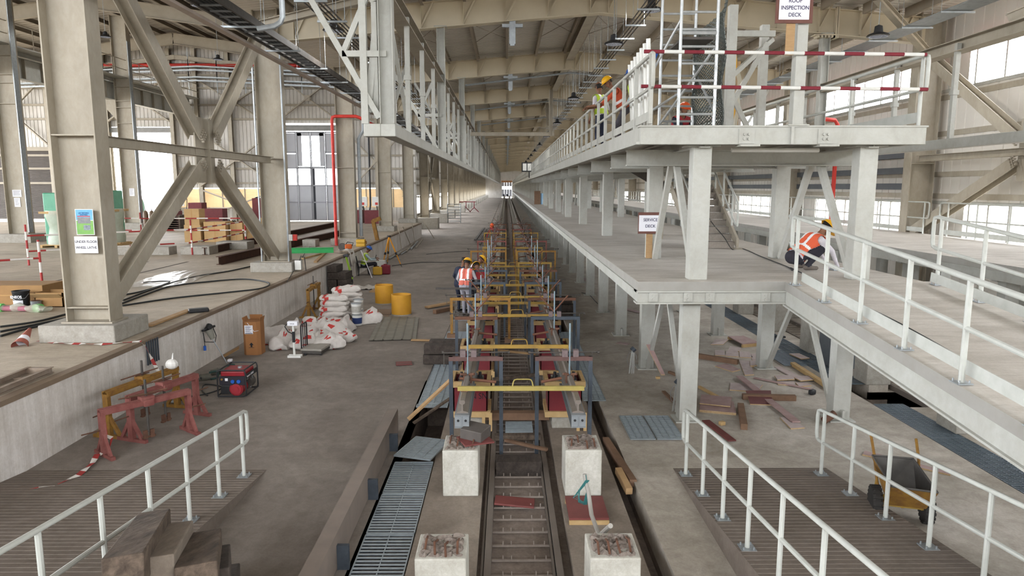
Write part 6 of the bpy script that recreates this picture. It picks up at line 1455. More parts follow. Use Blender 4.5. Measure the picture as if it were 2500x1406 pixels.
# aluminium ladder tower
ALU = mat('aluminium_tube', 'c3c6c6', 'a5a9aa', .35, .5, scale=12)
t = thing('scaffold_tower', 'aluminium ladder tower standing on the roof deck', 'scaffold', (3.08, 12.2, 4.78))
for nm, y, x0, x1 in (('near_ladder_frame', 11.6, 2.8, 3.385), ('far_ladder_frame', 12.85, 2.76, 3.36)):
    b = MB()
    for x in (x0, x1): b.cyl((x, y, 4.78), (x, y, 7.9), .026, n=8)
    for k in range(11): b.cyl((x0, y, 5.02 + .265 * k), (x1, y, 5.02 + .265 * k), .02, n=8)
    b.build(nm, ALU, t, smooth=True)
for a, b in (((2.8, 11.6, 5.35), (2.2, 12.6, 4.95)), ((2.8, 11.6, 6.5), (2.35, 12.4, 5.5)), ((2.8, 11.6, 7.45), (3.36, 12.85, 8.2)), ((2.76, 12.85, 4.95), (3.385, 11.6, 6.1)), ((3.36, 12.85, 5.9), (3.385, 11.65, 5.1))):
    MB().cyl(a, b, .022, n=8).build('brace', ALU, t, smooth=True)
MB().box(2.84, 3.35, 11.65, 12.8, 6.2, 6.24).build('platform', STK, t); MB().cyl((2.82, 11.6, 6.29), (3.37, 11.6, 6.29), .032, n=8).build('hook_rail', ALU, t)
MB().beam((2.5, 12.0, 6.05), (2.42, 12.1, 5.85), .05, .05).build('blue_label', BLU, t)
# hanging roll of chain-link mesh
CLK = mat('dull_wire', '6c716d', '575c58', .5, .5, scale=12)
mb = MB(); nu, nv = 34, 64
def npt(i, j):
    u = i / nu; a = 3.9 * u - 1.6; r = .2 + .02 * math.sin(j * .5); top = 6.35 + .75 * u
    return (3.5 + .24 * math.sin(a) + .03 * math.sin(j * .21), 12.4 + .25 * math.cos(a) * 1.2, 4.79 + (top - 4.79) * j / nv)
for j in range(0, nv):
    for i in range(nu + 1):
        if (i + j) % 2 == 0:
            for di in (-1, 1):
                if 0 <= i + di <= nu: mb.cyl(npt(i, j), npt(i + di, j + 1), .0105, n=3, caps=False)
tag(mb.build('chain_link_mesh', CLK), 'rolled chain-link mesh standing beside the ladder tower', 'mesh')
# yellow sheet wrapped post and tools behind
t = thing('wrapped_sheet', 'yellow and clear sheeting tied to a timber behind the mesh', 'sheeting', (4.85, 15.9, 4.77))
MB().grid(lambda u, v: (4.93 + .16 * u + .03 * math.sin(v * 14 + u * 3), 15.9 + .05 * math.sin(v * 9), 4.8 + 2.2 * v), 6, 24).build('yellow_sheet', mat('yellow_sheet', 'd3a23c', 'c2932f', .5, scale=4), t, smooth=True)
MB().grid(lambda u, v: (5.09 + .1 * u + .02 * math.sin(v * 17), 15.86 + .05 * math.sin(v * 7), 4.8 + 1.6 * v), 6, 20).build('clear_sheet', CLR, t, smooth=True); MB().box(5.13, 5.19, 15.92, 15.98, 4.77, 6.6).build('timber', WOD, t)
# cable over the deck, the stairs and the ramp
hose('black cable trailing from the stairs across the service deck', [(5.1, 18.3, 3.6), (5.12, 17.6, 3.05), (5.3, 16.9, 2.62), (5.35, 16.4, 2.37), (5.67, 16.64, 2.37), (5.42, 14.68, 2.37), (5.22, 12.85, 2.37), (5.07, 12.22, 2.37)], .01, .012)
hose('black cable running down the sloping ramp', [(5.21, 12.65, 2.37), (4.90, 10.76, 2.37), (4.87, 9.65, 2.26), (4.93, 8.49, 2.14), (4.90, 7.25, 2.01), (4.83, 6.25, 1.91)], .01, .012)
t = thing('welding_set', 'grey welding set standing at the far edge of the service deck', 'machine', (7.2, 14.6, 0))
MB().box(6.7, 7.05, 13.4, 14.0, 2.0, 2.45).build('housing', mat('dark_case', '6f7478', '5c6165', .5, .2, scale=5), t) if False else None
MB().box(6.95, 7.45, 14.4, 15.1, 0, 1.9).build('housing', mat('dark_case', '5f6468', '50555a', .5, .2, scale=5), t, bevel=.02); MB().box(7.0, 7.2, 14.385, 14.4, 1.4, 1.75).build('front_panel', STK, t); MB().tube([(7.3, 14.5, 1.9), (7.3, 14.5, 1.96), (7.3, 15, 1.96), (7.3, 15, 1.9)], .015, 6).build('handle', STG, t)
for k, (u, v, lab) in enumerate([(2018, 660, 'small metal plate stack beside the crouching worker'), (2030, 657, 'thin steel plate right of the crouching worker')]):
    tub((5.95 + .12 * k, 12.35, 2.385 + .01 * k), (.25, .18, .03), (0, 0, 10 * k), 'steel_plate', lab, 'plate', STG)
# pillars of the second track and its tie bars
for i, y in enumerate([5.6, 8.1, 10.7, 13.45, 16.1, 18.6, 21.1, 23.7, 26.3, 29, 31.6]):
    for x, side in ((7.3, 'near'), (8.72, 'far')):
        lab = 'bare concrete pillar of the second track, %s row, number %s from the camera' % (side, ordn[i] if i < 9 else ['tenth', 'eleventh'][i - 9])
        tag(MB().box(x - .24, x + .24, y - .26, y + .26, 0 if x < 7.5 else -.12, .85).build('concrete_pillar', CON, bevel=.015), lab.replace('number ', ''), 'pillar', 'second track pillars')
t = thing('second_pit_track', 'sunken tie bars and guide rails of the second track', 'track', (8.0, 12, -.1))
b = MB()
for x in (7.62, 8.38): b.box(x - .035, x + .035, 2, 120, -.12, -.02)
b.build('guide_rail', RLM, t)
b = MB()
for k in range(90): b.beam((7.65, 13.4 + k * .31, -.09), (8.35, 13.4 + k * .31, -.09), .03, .02)
b.build('tie_bar', mat('dusty_bar', '8c827a', '796f67'), t, kind='stuff')

# ---- boards and timber scattered under the service deck
def qb(name, label, P, th, m, lift=0., cat='board', group='scattered plywood boards'):
    P = [V(p) + V((0, 0, lift)) for p in P]; mb = MB()
    mb.hexa([p for p in P] + [p + V((0, 0, th)) for p in P]); n = (P[1] - P[0]).cross(P[3] - P[0])
    if n.z < 0: mb.f = [tuple(reversed(f)) for f in mb.f]
    mb.m = [1, 0, 1, 1, 1, 1]
    return tag(mb.build(name, (m, PLE), None), label, cat, group)
PLK = mat('plum_plywood', 'a48c88', '876c69', .6, scale=5); PLD = mat('dusty_plywood', 'b3a6a2', '9c8c88', .7, scale=6)
for k in range(2): qb('plywood_board', 'plum plywood board in the small stack by the front deck leg, %s' % ['bottom', 'middle'][k], [(3.33, 11.57, 0.00), (3.91, 11.39, 0.00), (4.07, 12.04, 0.00), (3.54, 12.22, 0.00)], .018, PLK, .0 + .022 * k)
qb('plywood_board', 'plum plywood board in the small stack by the front deck leg, top', [(3.41, 11.86, 0.00), (3.90, 11.67, 0.00), (4.10, 12.21, 0.00), (3.59, 12.39, 0.00)], .018, PLK, .05)
plank('timber_block', 'square brown timber lying next to the small plywood stack', (4.11, 11.77, 0.05), (3.80, 10.67, 0.05), .105, .1, WOB, group='loose timber under the deck')
plank('timber_plank', 'long dusty plum plank crossing over the brown timber', (4.71, 13.65, 0.06), (4.76, 10.96, 0.03), .14, .022, PLK, cat='board', group='scattered plywood boards')
plank('timber_block', 'brown timber lying crosswise under the long plum plank', (4.32, 12.30, 0.05), (5.26, 12.21, 0.05), .1, .1, WOB, group='loose timber under the deck')
qb('plywood_board', 'dark plum plywood board leaning on the crosswise brown timber', [(4.35, 11.97, 0.00), (4.73, 11.92, 0.00), (4.90, 12.46, 0.10), (4.43, 12.46, 0.10)], .016, mat('dark_plum_board', '6b4443', '5a3837', .6, scale=5))
qb('plywood_board', 'pale plywood board behind the crosswise timber', [(4.26, 12.85, 0.00), (4.75, 12.72, 0.00), (5.03, 13.21, 0.00), (4.43, 13.33, 0.00)], .018, PLD)
qb('plywood_board', 'pale plywood board with a red edge at the end of the long plank', [(4.56, 10.69, 0.00), (4.80, 10.73, 0.00), (4.80, 11.17, 0.00), (4.60, 11.25, 0.00)], .018, PLD)
qb('plywood_board', 'narrow pale board with a red end left of the middle deck leg', [(4.91, 13.90, 0.00), (5.11, 13.93, 0.00), (5.42, 15.05, 0.00), (5.19, 15.12, 0.00)], .018, PLD)
qb('plywood_board', 'plum board lying beside the long brown beam', [(4.51, 14.63, 0.00), (4.74, 14.16, 0.00), (4.96, 14.32, 0.00), (4.82, 14.84, 0.00)], .018, PLK)
plank('timber_beam', 'long brown timber beam lying behind the front deck leg', (4.32, 15.42, 0.05), (5.07, 14.82, 0.05), .1, .11, WOB, group='loose timber under the deck')
for k, (q, lab) in enumerate([([(4.80, 15.62, 0.00), (5.03, 15.58, 0.00), (5.17, 16.11, 0.00), (4.95, 16.11, 0.00)], 'small square board, left of the row behind the brown beam'), ([(5.02, 15.54, 0.00), (5.31, 15.46, 0.00), (5.46, 16.02, 0.00), (5.18, 16.02, 0.00)], 'small square board, middle of the row behind the brown beam'), ([(5.31, 15.42, 0.00), (5.60, 15.38, 0.00), (5.70, 15.94, 0.00), (5.49, 15.98, 0.00)], 'small square board, right of the row behind the brown beam'), ([(5.50, 15.16, 0.00), (5.73, 15.16, 0.00), (5.89, 15.69, 0.00), (5.69, 15.78, 0.00)], 'small square board touching the middle deck leg'), ([(5.22, 16.02, 0.00), (5.50, 15.98, 0.00), (5.65, 16.36, 0.00), (5.44, 16.53, 0.00)], 'small square board behind the row of three')]):
    qb('plywood_board', lab, q, .015, PLD)
t = thing('board_panel', 'plum shuttering panel raised on battens behind the board row', 'board', (5.82, 16.66, 0.00), 'scattered plywood boards')
P_ = [(5.71, 16.44, 0.00), (6.18, 16.62, 0.00), (6.05, 17.36, 0.00), (5.64, 17.31, 0.00)]; mb = MB(); mb.hexa([V(p) + V((0, 0, .07)) for p in P_] + [V(p) + V((0, 0, .09)) for p in P_]); mb.build('panel', PLK, t)
for i in (0, 3): MB().beam(V(P_[i]) + V((0, 0, .035)), V(P_[(1, 0, 0, 2)[i]]) + V((0, 0, .035)), .06, .07).build('batten', WOY, t)
qb('plywood_board', 'tilted board with a red edge left of the raised panel', [(5.02, 16.71, 0.00), (5.33, 16.71, 0.00), (5.54, 16.95, 0.08), (5.28, 17.14, 0.04)], .015, PLD)
for k in range(2): qb('plywood_board', 'pale board at the foot of the middle deck leg, %s of two' % ['lower', 'upper'][k], [(5.25, 14.55, 0.00), (5.56, 14.62, 0.00), (5.69, 15.08, 0.00), (5.40, 15.01, 0.00)], .02, PLD, .022 * k)
plank('timber_plank', 'thin long brown lath reaching right from the middle deck leg', (5.02, 13.67, 0.02), (5.85, 12.83, 0.02), .07, .02, PLK, cat='board', group='scattered plywood boards')
for k, (q, lab) in enumerate([([(5.39, 13.41, 0.00), (5.76, 13.46, 0.00), (5.84, 13.77, 0.00), (5.46, 13.74, 0.00)], 'dusty board in the right board heap, left one'), ([(5.83, 13.35, 0.00), (6.24, 13.46, 0.00), (6.16, 13.73, 0.00), (5.79, 13.64, 0.00)], 'dusty board in the right board heap, right one'), ([(5.33, 13.21, 0.00), (5.64, 13.12, 0.00), (5.72, 13.41, 0.00), (5.38, 13.41, 0.00)], 'dusty board in the right board heap, underneath'), ([(5.68, 13.06, 0.00), (5.95, 13.12, 0.00), (5.94, 13.32, 0.00), (5.72, 13.32, 0.00)], 'small red-edged board in the right board heap')]): qb('plywood_board', lab, q, .02, PLD, .03 * (k < 2))
plank('timber_plank', 'narrow dusty plank running back from the right board heap', (5.82, 14.51, 0.02), (5.90, 13.60, 0.02), .16, .02, PLD, cat='board', group='scattered plywood boards')
plank('pine_beam', 'yellow pine beam lying beside the dark floor grating', (6.21, 14.67, 0.05), (6.18, 12.78, 0.05), .1, .08, WOY, group='loose timber under the deck')
qb('plywood_board', 'small pale board lying on the loose dark grating', [(6.55, 15.04, 0.00), (6.77, 15.11, 0.00), (6.72, 15.57, 0.00), (6.48, 15.53, 0.00)], .018, PLD, .05)
plank('pine_lath', 'thin yellow lath left of the crosswise timber', (3.72, 13.00, 0.03), (3.90, 12.26, 0.03), .05, .05, WOY, group='loose timber under the deck')
plank('timber_plank', 'dark red plank lying just behind the right foreground ramp railing', (3.29, 11.05, 0.03), (3.43, 10.11, 0.03), .13, .02, mat('dark_red_board', '6a3a36', '58302d', .7, scale=5), cat='board', group='scattered plywood boards')
qb('plywood_board', 'red-edged plank on the floor behind the wheelbarrow', [(5.15, 9.59, 0.00), (5.97, 8.86, 0.00), (6.04, 8.95, 0.00), (5.26, 9.73, 0.00)], .02, PLK)
qb('plywood_board', 'plum board propped against the second left deck leg', [(3.19, 13.94, 0.00), (3.27, 13.94, 0.00), (2.98, 14.0, .62), (2.88, 14.0, .62)], .02, PLK)
for u, v, lab in ((1763, 1031, 'small wood block in front of the plywood stack'), (1606, 922, 'small wood block beside the propped board'), (1664, 768, 'small wood block beside a far deck leg'), (1760, 1040, 'second tiny wood chip in front of the plywood stack')):
    p = None
tub((3.52, 10.91, 0.03), (.09, .07, .06), (0, 0, 20), 'wood_block', 'small wood block in front of the plywood stack', 'block', WOY); tub((3.07, 13.69, 0.02), (.08, .06, .05), (0, 0, 5), 'wood_block', 'small wood block beside the propped board', 'block', WOY)
for a, b, lab in (((2.77, 16.91, 0.00), (3.01, 16.73, 0.00), 'wood scrap at the foot of the third left deck leg'), ((3.76, 21.76, 0.00), (4.14, 21.04, 0.00), 'wood strips under the deck edge farther back'), ((3.28, 29.25, 0.00), (3.39, 27.97, 0.00), 'pale scrap under the far deck edge')): plank('wood_scrap', lab, V(a) + V((0, 0, .02)), V(b) + V((0, 0, .02)), .18, .02, PLY)
plank('timber_lath', 'brown lath on the floor behind the leaning rods', (3.39, 14.09, 0.03), (3.65, 13.55, 0.03), .07, .05, WOB); plank('timber_lath', 'brown lath behind the two loose gratings', (2.97, 12.74, 0.02), (3.02, 11.99, 0.02), .07, .03, WOB)
def rods(label, x, y, n=6):
    t = thing('rod_bundle', label, 'rods', (x, y, 0)); b = MB()
    for k in range(n): b.cyl((x - .06 + .022 * k, y + rnd(-.03, .03), 0), (x + .0 + .01 * k, y + .05, .52), .008, n=5)
    b.build('rod', mat('pale_rod', 'b9b9b5', '9c9c98', .4, .4, scale=10), t); MB().cyl((x, y + .04, .48), (x + .05, y + .05, .53), .06, n=10).build('tie', STB, t)
    MB().tube([(x + .1 * math.cos(a), y + .03, .3 + .16 * math.sin(a)) for a in np.linspace(0, 2 * PI * .9, 14)], .004, 4).build('wire_loop', STG, t)
rods('bundle of thin white rods standing on the floor left of the deck legs', *(2.61, 14.08, 0.00)[:2]); rods('bundle of thin white rods behind the right foreground railing', *(2.93, 11.59, 0.00)[:2])
hose('dark cord lying on the floor under the deck edge', [(2.76, 25.22, 0.00), (2.98, 24.54, 0.00), (3.01, 23.37, 0.00), (3.07, 21.99, 0.00)], .012, .01)
tub((5.72, 12.57, 0.05), (.14, .1, .1), (0, 0, 35), 'tin_can', 'small black can tipped over by the right board heap', 'can', BLK, bevel=.03)
t = thing('pipe_offcut', 'rusty pipe offcut leaning at the base of the front right deck leg', 'pipe', (5.2, 10.95, .05)); MB().cyl((5.2, 10.95, .05), (5.4, 11.0, .16), .06, n=12).build('tube', RST, t)
tub((6.74, 17.91, 0.02), (.16, .1, .06), (0, 0, 10), 'brick_bit', 'small reddish lump beside the floor grating', 'brick', RPR, bevel=.03); tub((7.07, 17.55, 0.02), (.25, .12, .05), (0, 0, 0), 'rag', 'small dark rag beside the floor grating', 'rag', BLK, bevel=.02)
tub((4.34, 7.16, 0.01) if False else (4.35, 7.1, .01), (.08, .03, .012), (0, 0, 20), 'tag', 'tiny yellow tag on the floor by a railing foot', 'tag', YBR)

TRAYOFF = -1
# ---- two-wheeled wheelbarrow
A = V((4.32, 7.72, 0)); B = V((4.87, 7.55, 0)); d = (B - A).normalized(); n = V((d.y, -d.x, 0)); C0 = (A + B) / 2
t = thing('wheelbarrow', 'yellow two-wheeled wheelbarrow with an empty steel tray', 'wheelbarrow', C0)
def L(u, f, z): return C0 + d * u + n * f + V((0, 0, z))     # u sideways, f toward the camera
for s in (-1, 1):
    c = L(s * .27, 0, .19); b = MB()
    b.lathe([(.1, -.05), (.165, -.05), (.185, -.025), (.185, .025), (.165, .05), (.1, .05)], c, 28, d)
    for k in range(20):
        a = 2 * PI * k / 20; q = V((0, 0, 1)) * math.cos(a) + n * math.sin(a); b.beam(c + q * .18 - d * .05 + n * 0, c + q * .185 + d * .05, .03, .018, q)
    b.build('tyre', RUB, t); MB().cyl(c - d * .045, c + d * .045, .1, n=16).build('hub', STB, t)
rim = [V((4.26, 7.27, 0.57)), V((4.73, 7.20, 0.53)), V((4.87, 7.92, 0.63)), V((4.42, 8.00, 0.64))]; bot = [L(-.17, .2, .26), L(.2, .2, .26), L(.18, -.1, .28), L(-.16, -.1, .28)]
mb = MB(); vs = rim + bot
mb.mi(0).add(vs, [(0, 1, 5, 4), (1, 2, 6, 5), (2, 3, 7, 6), (3, 0, 4, 7), (4, 5, 6, 7)])
o = mb.build('tray', (mat('bare_tray_steel', '6f6c69', '4f4c4a', .45, .5, scale=4), YLO), t, solid=.012); o.modifiers['thick'].material_offset = 1; o.modifiers['thick'].material_offset_rim = 0; o.modifiers['thick'].offset = TRAYOFF
b = MB()
for i in range(4): b.cyl(rim[i], rim[(i + 1) % 4], .012, n=6)
b.build('tray_rim', mat('bare_tray_steel', '6f6c69'), t)
for s in (-1, 1):
    MB().tube([L(s * .2, .12, .24), L(s * .22, -.2, .34), L(s * .24, -.36, .62), L(s * .25, -.58, .8)], .017, 8).build('handle', YLO, t, smooth=True)
    MB().tube([L(s * .2, -.3, .45), L(s * .22, -.36, .02), L(s * .2, -.2, .2)], .014, 6).build('leg', YEL, t, smooth=True)
b = MB()
for z in (.2, .3): b.beam(L(-.2, .08, z), L(.2, .08, z), .025, .025)
for q in (-.2, 0, .2): b.beam(L(q, .08, .18), L(q, .08, .32), .03, .02)
b.cyl(L(-.27, 0, .19), L(.27, 0, .19), .015, n=8); b.build('axle_frame', YEL, t)
# ================================================================= PEOPLE
SKN = mat('brown_skin', '7a5540', '6c4a37', .6, scale=8); HAIR = mat('black_hair', '17130f', None, .7)
HYL = mat('helmet_yellow', 'd9a31c', 'cc9817', .4, scale=4); HBL = mat('helmet_blue', '2557a8', '1f4c96', .4); HOR = mat('helmet_orange', 'd5582c', 'c44d26', .4)
REF = mat('reflective_tape', 'e6e6e6', 'd2d2d4', .35, scale=20); VOR = mat('vest_orange', 'd3603f', 'c25338', .8, scale=9, bump=.4, bscale=14); VPK = mat('vest_salmon', 'd0705f', 'bd6154', .8, scale=9, bump=.4, bscale=14)
VLM = mat('vest_lime', 'b4cf3f', 'a3bd37', .8, scale=9); VPU = mat('vest_purple', '8a5a8e', '7a4d80', .8, scale=9)
def cl(n, a, b=None): return mat('cloth_' + n, a, b or a, .9, scale=9, bump=.4, bscale=12)
SGR = cl('pale_grey_shirt', 'b4b2b4', '9f9da2'); SCK = cl('checked_shirt', 'cfcbd0', 'aaa5ad'); SOR = cl('orange_shirt', 'b84f33', 'a4452d'); SNV = cl('navy', '2b3040', '222634'); SRD = cl('red', '9c3038', '8a2a31'); SLB = cl('light_blue', 'a9b9bd', '95a6ab')
TGR = cl('grey_trousers', '9d9ca6', '86858f'); TDK = cl('dark_trousers', '2c2b33', '232229'); TCH = cl('charcoal_trousers', '4c4a50', '3f3d43'); SHO = cl('shoes', '6a625b', '544d47'); SHB = cl('black_shoes', '232122', '2e2b2a')
def person(label, loc, rot, J, shirt, trous, shoes, helmet=None, vest=None, short=False, glove=None, vox=.015):
    """J: joints in a local frame, facing +Y, x to the person's right. pel, neck, head, hip/knee/ankle/sho/elb/hand lists for [left, right]"""
    root = thing('person', label, 'person', (0, 0, 0)); X = V((1, 0, 0)); J = {k: ([V(q) for q in v] if isinstance(v, list) else V(v)) for k, v in J.items()}
    pel, nk, hd = J['pel'], J['neck'], J['head']; ax = (nk - pel).normalized(); fw = X.cross(ax) * -1; fw = ax.cross(X).normalized() * -1 if False else (X.cross(ax)).normalized()
    fw = fw if fw.y > 0 or (abs(fw.y) < .2 and fw.z < 0) else -fw
    tl = (nk - pel).length; hf = J.get('face', V((0, 1, -.15))); hf = V(hf).normalized(); hu = (hd - nk).normalized()
    hr = hf.cross(hu).normalized(); hf = hu.cross(hr).normalized()
    caps = []
    def cap(a, b, ra, rb, m): caps.append((V(a), V(b), ra, rb, m))
    for s in (-1, 1):
        cap(pel + X * s * .075, pel + X * s * .07 + ax * tl * .35, .115, .105, 'T' if False else 'S0'); cap(pel + X * s * .07 + ax * tl * .35, nk - ax * .13 + X * s * .085, .105, .115, 'S0')
    cap(pel - ax * .04 + X * .07, pel - ax * .04 - X * .07, .12, .12, 'T')
    cap(nk - ax * .1 + X * .15, nk - ax * .1 - X * .15, .075, .075, 'S0'); cap(nk - ax * .05, hd - hu * .06, .055, .052, 'K')
    cap(hd - hu * .02 - hf * .015, hd + hu * .045 - hf * .012, .083, .088, 'K'); cap(hd - hu * .07 + hf * .03, hd + hu * .02 + hf * .03, .05, .062, 'K')
    cap(hd - hu * .085 + hf * .055, hd - hu * .075 + hf * .05, .03, .036, 'K'); cap(hd - hu * .035 + hf * .1, hd + hu * .01 + hf * .088, .016, .011, 'K')
    for s in (-1, 1): cap(hd + hr * s * .088 - hu * .03, hd + hr * s * .092 + hu * .015, .014, .018, 'K')
    cap(hd - hu * .06 + hf * .083 + hr * .02, hd - hu * .06 + hf * .083 - hr * .02, .012, .012, 'K')
    for i, s in ((0, -1), (1, 1)):
        hp = pel + X * s * .09 - ax * .03; kn, an, el, ha = J['knee'][i], J['ankle'][i], J['elb'][i], J['hand'][i]; sh = nk - ax * .1 + X * s * .19
        cap(hp, kn, .095, .062, 'T'); cap(kn, an, .06, .043, 'T'); td = J.get('toe', [V((0, 1, 0))] * 2)[i]; td = V(td).normalized()
        cap(an - V((0, 0, .035)) - td * .03, an - V((0, 0, .045)) + td * .17, .042, .034, 'F')
        cap(sh, el, .058, .045, 'S1'); cap(el, ha, .043, .03, 'K' if short else 'S1'); hdv = (ha - el).normalized(); cap(ha, ha + hdv * .07, .03, .033, 'H')
    mb = MB()
    for a, b, ra, rb, m in caps:
        mb.sphere(a, ra, 12, 8); mb.sphere(b, rb, 12, 8)
        if (b - a).length > .01: mb.cyl(a, b, ra, rb, 12)
    o = mb.build('tmp', SKN, None); r_ = o.modifiers.new('r', 'REMESH'); r_.mode = 'VOXEL'; r_.voxel_size = vox; sm = o.modifiers.new('s', 'SMOOTH'); sm.iterations = 3; sm.factor = .5
    dg = bpy.context.evaluated_depsgraph_get(); dg.update(); me = bpy.data.meshes.new_from_object(o.evaluated_get(dg)); bpy.data.objects.remove(o)
    nv = len(me.vertices); co_ = np.empty(nv * 3); me.vertices.foreach_get('co', co_); co_ = co_.reshape(-1, 3); nf = len(me.polygons)
    fs = [tuple(p.vertices) for p in me.polygons]; nor = np.empty(nv * 3); me.vertices.foreach_get('normal', nor); nor = nor.reshape(-1, 3)
    fc = np.array([co_[list(f)].mean(0) for f in fs]); best = np.full(nf, 1e9); lab = np.zeros(nf, int); T = {'K': 0, 'S0': 1, 'S1': 1, 'T': 2, 'F': 3, 'H': 4}; tors = np.zeros(nf, bool)
    for a, b, ra, rb, m in caps:
        a_, b_ = np.array(a), np.array(b); ab = b_ - a_; tt = np.clip(((fc - a_) @ ab) / max(ab @ ab, 1e-9), 0, 1); dist = np.linalg.norm(fc - a_ - tt[:, None] * ab, axis=1) - (ra + (rb - ra) * tt)
        q = dist < best; best[q] = dist[q]; lab[q] = T[m]; tors[q] = m == 'S0'
    pn, ax_ = np.array(pel), np.array(ax); lat = fc[:, 0] - pel.x; tpar = ((fc - pn) @ ax_) / tl
    lab[tors & (tpar < .06)] = 2 if vest is None else 1
    hb = MB(); hb.v = [tuple(p) for p in co_]; hb.f = fs; hb.m = [int(k) for k in lab]; hb.k = 4
    for i, s in ((0, -1), (1, 1)):          # separate fingers and thumb, bent
        el, ha = J['elb'][i], J['hand'][i]; D = (ha - el).normalized(); W = D.cross(V((0, 0, 1))); W = W.normalized() if W.length > .2 else X; Pn = W.cross(D).normalized(); Pn = -Pn if Pn.z > 0 else Pn
        for k, ln in enumerate((.062, .07, .066, .052)):
            b0 = ha + D * .085 + W * (k - 1.5) * .019; b1 = b0 + D * ln * .55 + Pn * .012; b2 = b1 + D * ln * .3 + Pn * ln * .45
            hb.tube([b0, b1, b2], .0085, 6)
        tb = ha + D * .03 - W * s * .03; hb.tube([tb, tb - W * s * .025 + D * .03 + Pn * .01, tb - W * s * .02 + D * .06 + Pn * .025], .0095, 6)
    hb.build('body', (SKN, shirt, trous, shoes, glove or SKN), root, smooth=True)
    if vest:
        vm, sty = vest; keep = [i for i in range(nf) if tors[i] and tpar[i] > .02 and tpar[i] < .97]; idx = {}; vb = MB()
        for i in keep:
            f = []
            for q in fs[i]:
                if q not in idx: idx[q] = len(vb.v); vb.v.append(tuple(co_[q] + nor[q] * .014))
                f.append(idx[q])
            tp, lx = tpar[i], abs(lat[i]); st = (.28 < tp < .38) if sty != 'diag' else (.3 < tp < .42)
            if sty in ('full', 'x') and .075 < lx < .125 and tp > .36: st = True
            vb.f.append(tuple(f)); vb.m.append(1 if st else 0)
        o = vb.build('vest', (vm, REF), root, smooth=True); sd = o.modifiers.new('t', 'SOLIDIFY'); sd.thickness = .006; sd.offset = 1
    ey = MB()
    for s in (-1, 1): ey.sphere(hd + hf * .085 + hr * s * .032 + hu * .012, .0105, 8, 6)
    ey.build('eyes', mat('eye_dark', '1a1614', None, .3), root, smooth=True)
    ml = Matrix3(hr, hf, hu)
    def dome(rx, ry, rz, z0, c0, nm, m, brim=0., back=None):
        d_ = MB(); n1, n2 = 24, 8
        def pt(a, e):
            v = hr * (rx * math.cos(a) * math.cos(e)) + hf * (ry * math.sin(a) * math.cos(e)) + hu * (rz * math.sin(e) + z0); return hd + c0 + v
        d_.grid(lambda u, v: pt(2 * PI * u, v * PI / 2 * .995), n1, n2)
        if brim: d_.grid(lambda u, v: pt(2 * PI * u, 0) + (hr * math.cos(2 * PI * u) + hf * math.sin(2 * PI * u)) * v * (brim * .35 + brim * .9 * max(0, math.sin(2 * PI * u)) ** 2) - hu * .012 * v, n1, 2)
        return d_.build(nm, m, root, smooth=True, solid=.004)
    if helmet:
        dome(.118, .14, .115, .035, V(), 'helmet', helmet, .035)
        MB().tube([hd + hr * .1 + hu * .03, hd + hr * .085 - hu * .06 + hf * .02, hd - hu * .125 + hf * .045, hd - hr * .085 - hu * .06 + hf * .02, hd - hr * .1 + hu * .03], .006, 5).build('chin_strap', BLK, root)
    hh = MB(); hh.grid(lambda u, v: hd - hf * .012 + (hr * math.cos(PI * (1 + u)) + hf * (math.sin(PI * (1 + u)))) * (.097 - .012 * v) + hu * (.06 - .11 * v), 14, 4); hh.build('hair', HAIR, root, smooth=True, solid=.008)
    if not helmet: dome(.098, .105, .105, .01, -hf * .01, 'hair_top', HAIR)
    root.location = loc; root.rotation_euler = (0, 0, R(rot))
    return root
def Matrix3(a, b, c): return (a, b, c)
def stand(lean=.0, bend=0., arms=((-.24, .1, .95), (.24, .1, .95)), elb=((-.27, -.02, 1.12), (.27, -.02, 1.12)), face=(0, 1, -.2), step=.0):
    py = -lean * .35; nk = (0, py + .56 * math.sin(lean), .93 + .53 * math.cos(lean)); hdp = (0, nk[1] + .19 * math.sin(lean + bend), nk[2] + .19 * math.cos(lean + bend))
    return dict(pel=(0, py, .93), neck=nk, head=hdp, knee=[(-.1, py * .4 + .03 + step, .5), (.1, py * .4 + .03 - step, .5)], ankle=[(-.11, step * 1.6, .09), (.11, -step * 1.6, .09)], elb=[elb[0], elb[1]], hand=[arms[0], arms[1]], face=face)
# crouching worker on the service deck, facing right
person('person in an orange reflective vest and yellow helmet crouching on the service deck', (5.34, 12.4, 2.37), -82, dict(pel=(0, -.14, .24), neck=(0, .24, .58), head=(0, .38, .69), knee=[(-.17, .3, .44), (.17, .26, .4)], ankle=[(-.14, .02, .09), (.14, -.02, .09)], elb=[(-.24, .36, .34), (.24, .34, .33)], hand=[(-.16, .5, .12), (.14, .5, .12)], face=(0, 1, -.75)),
       SCK, TDK, SHO, HYL, (VOR, 'full'), glove=SCK).scale = (1.08, 1.08, 1.08)
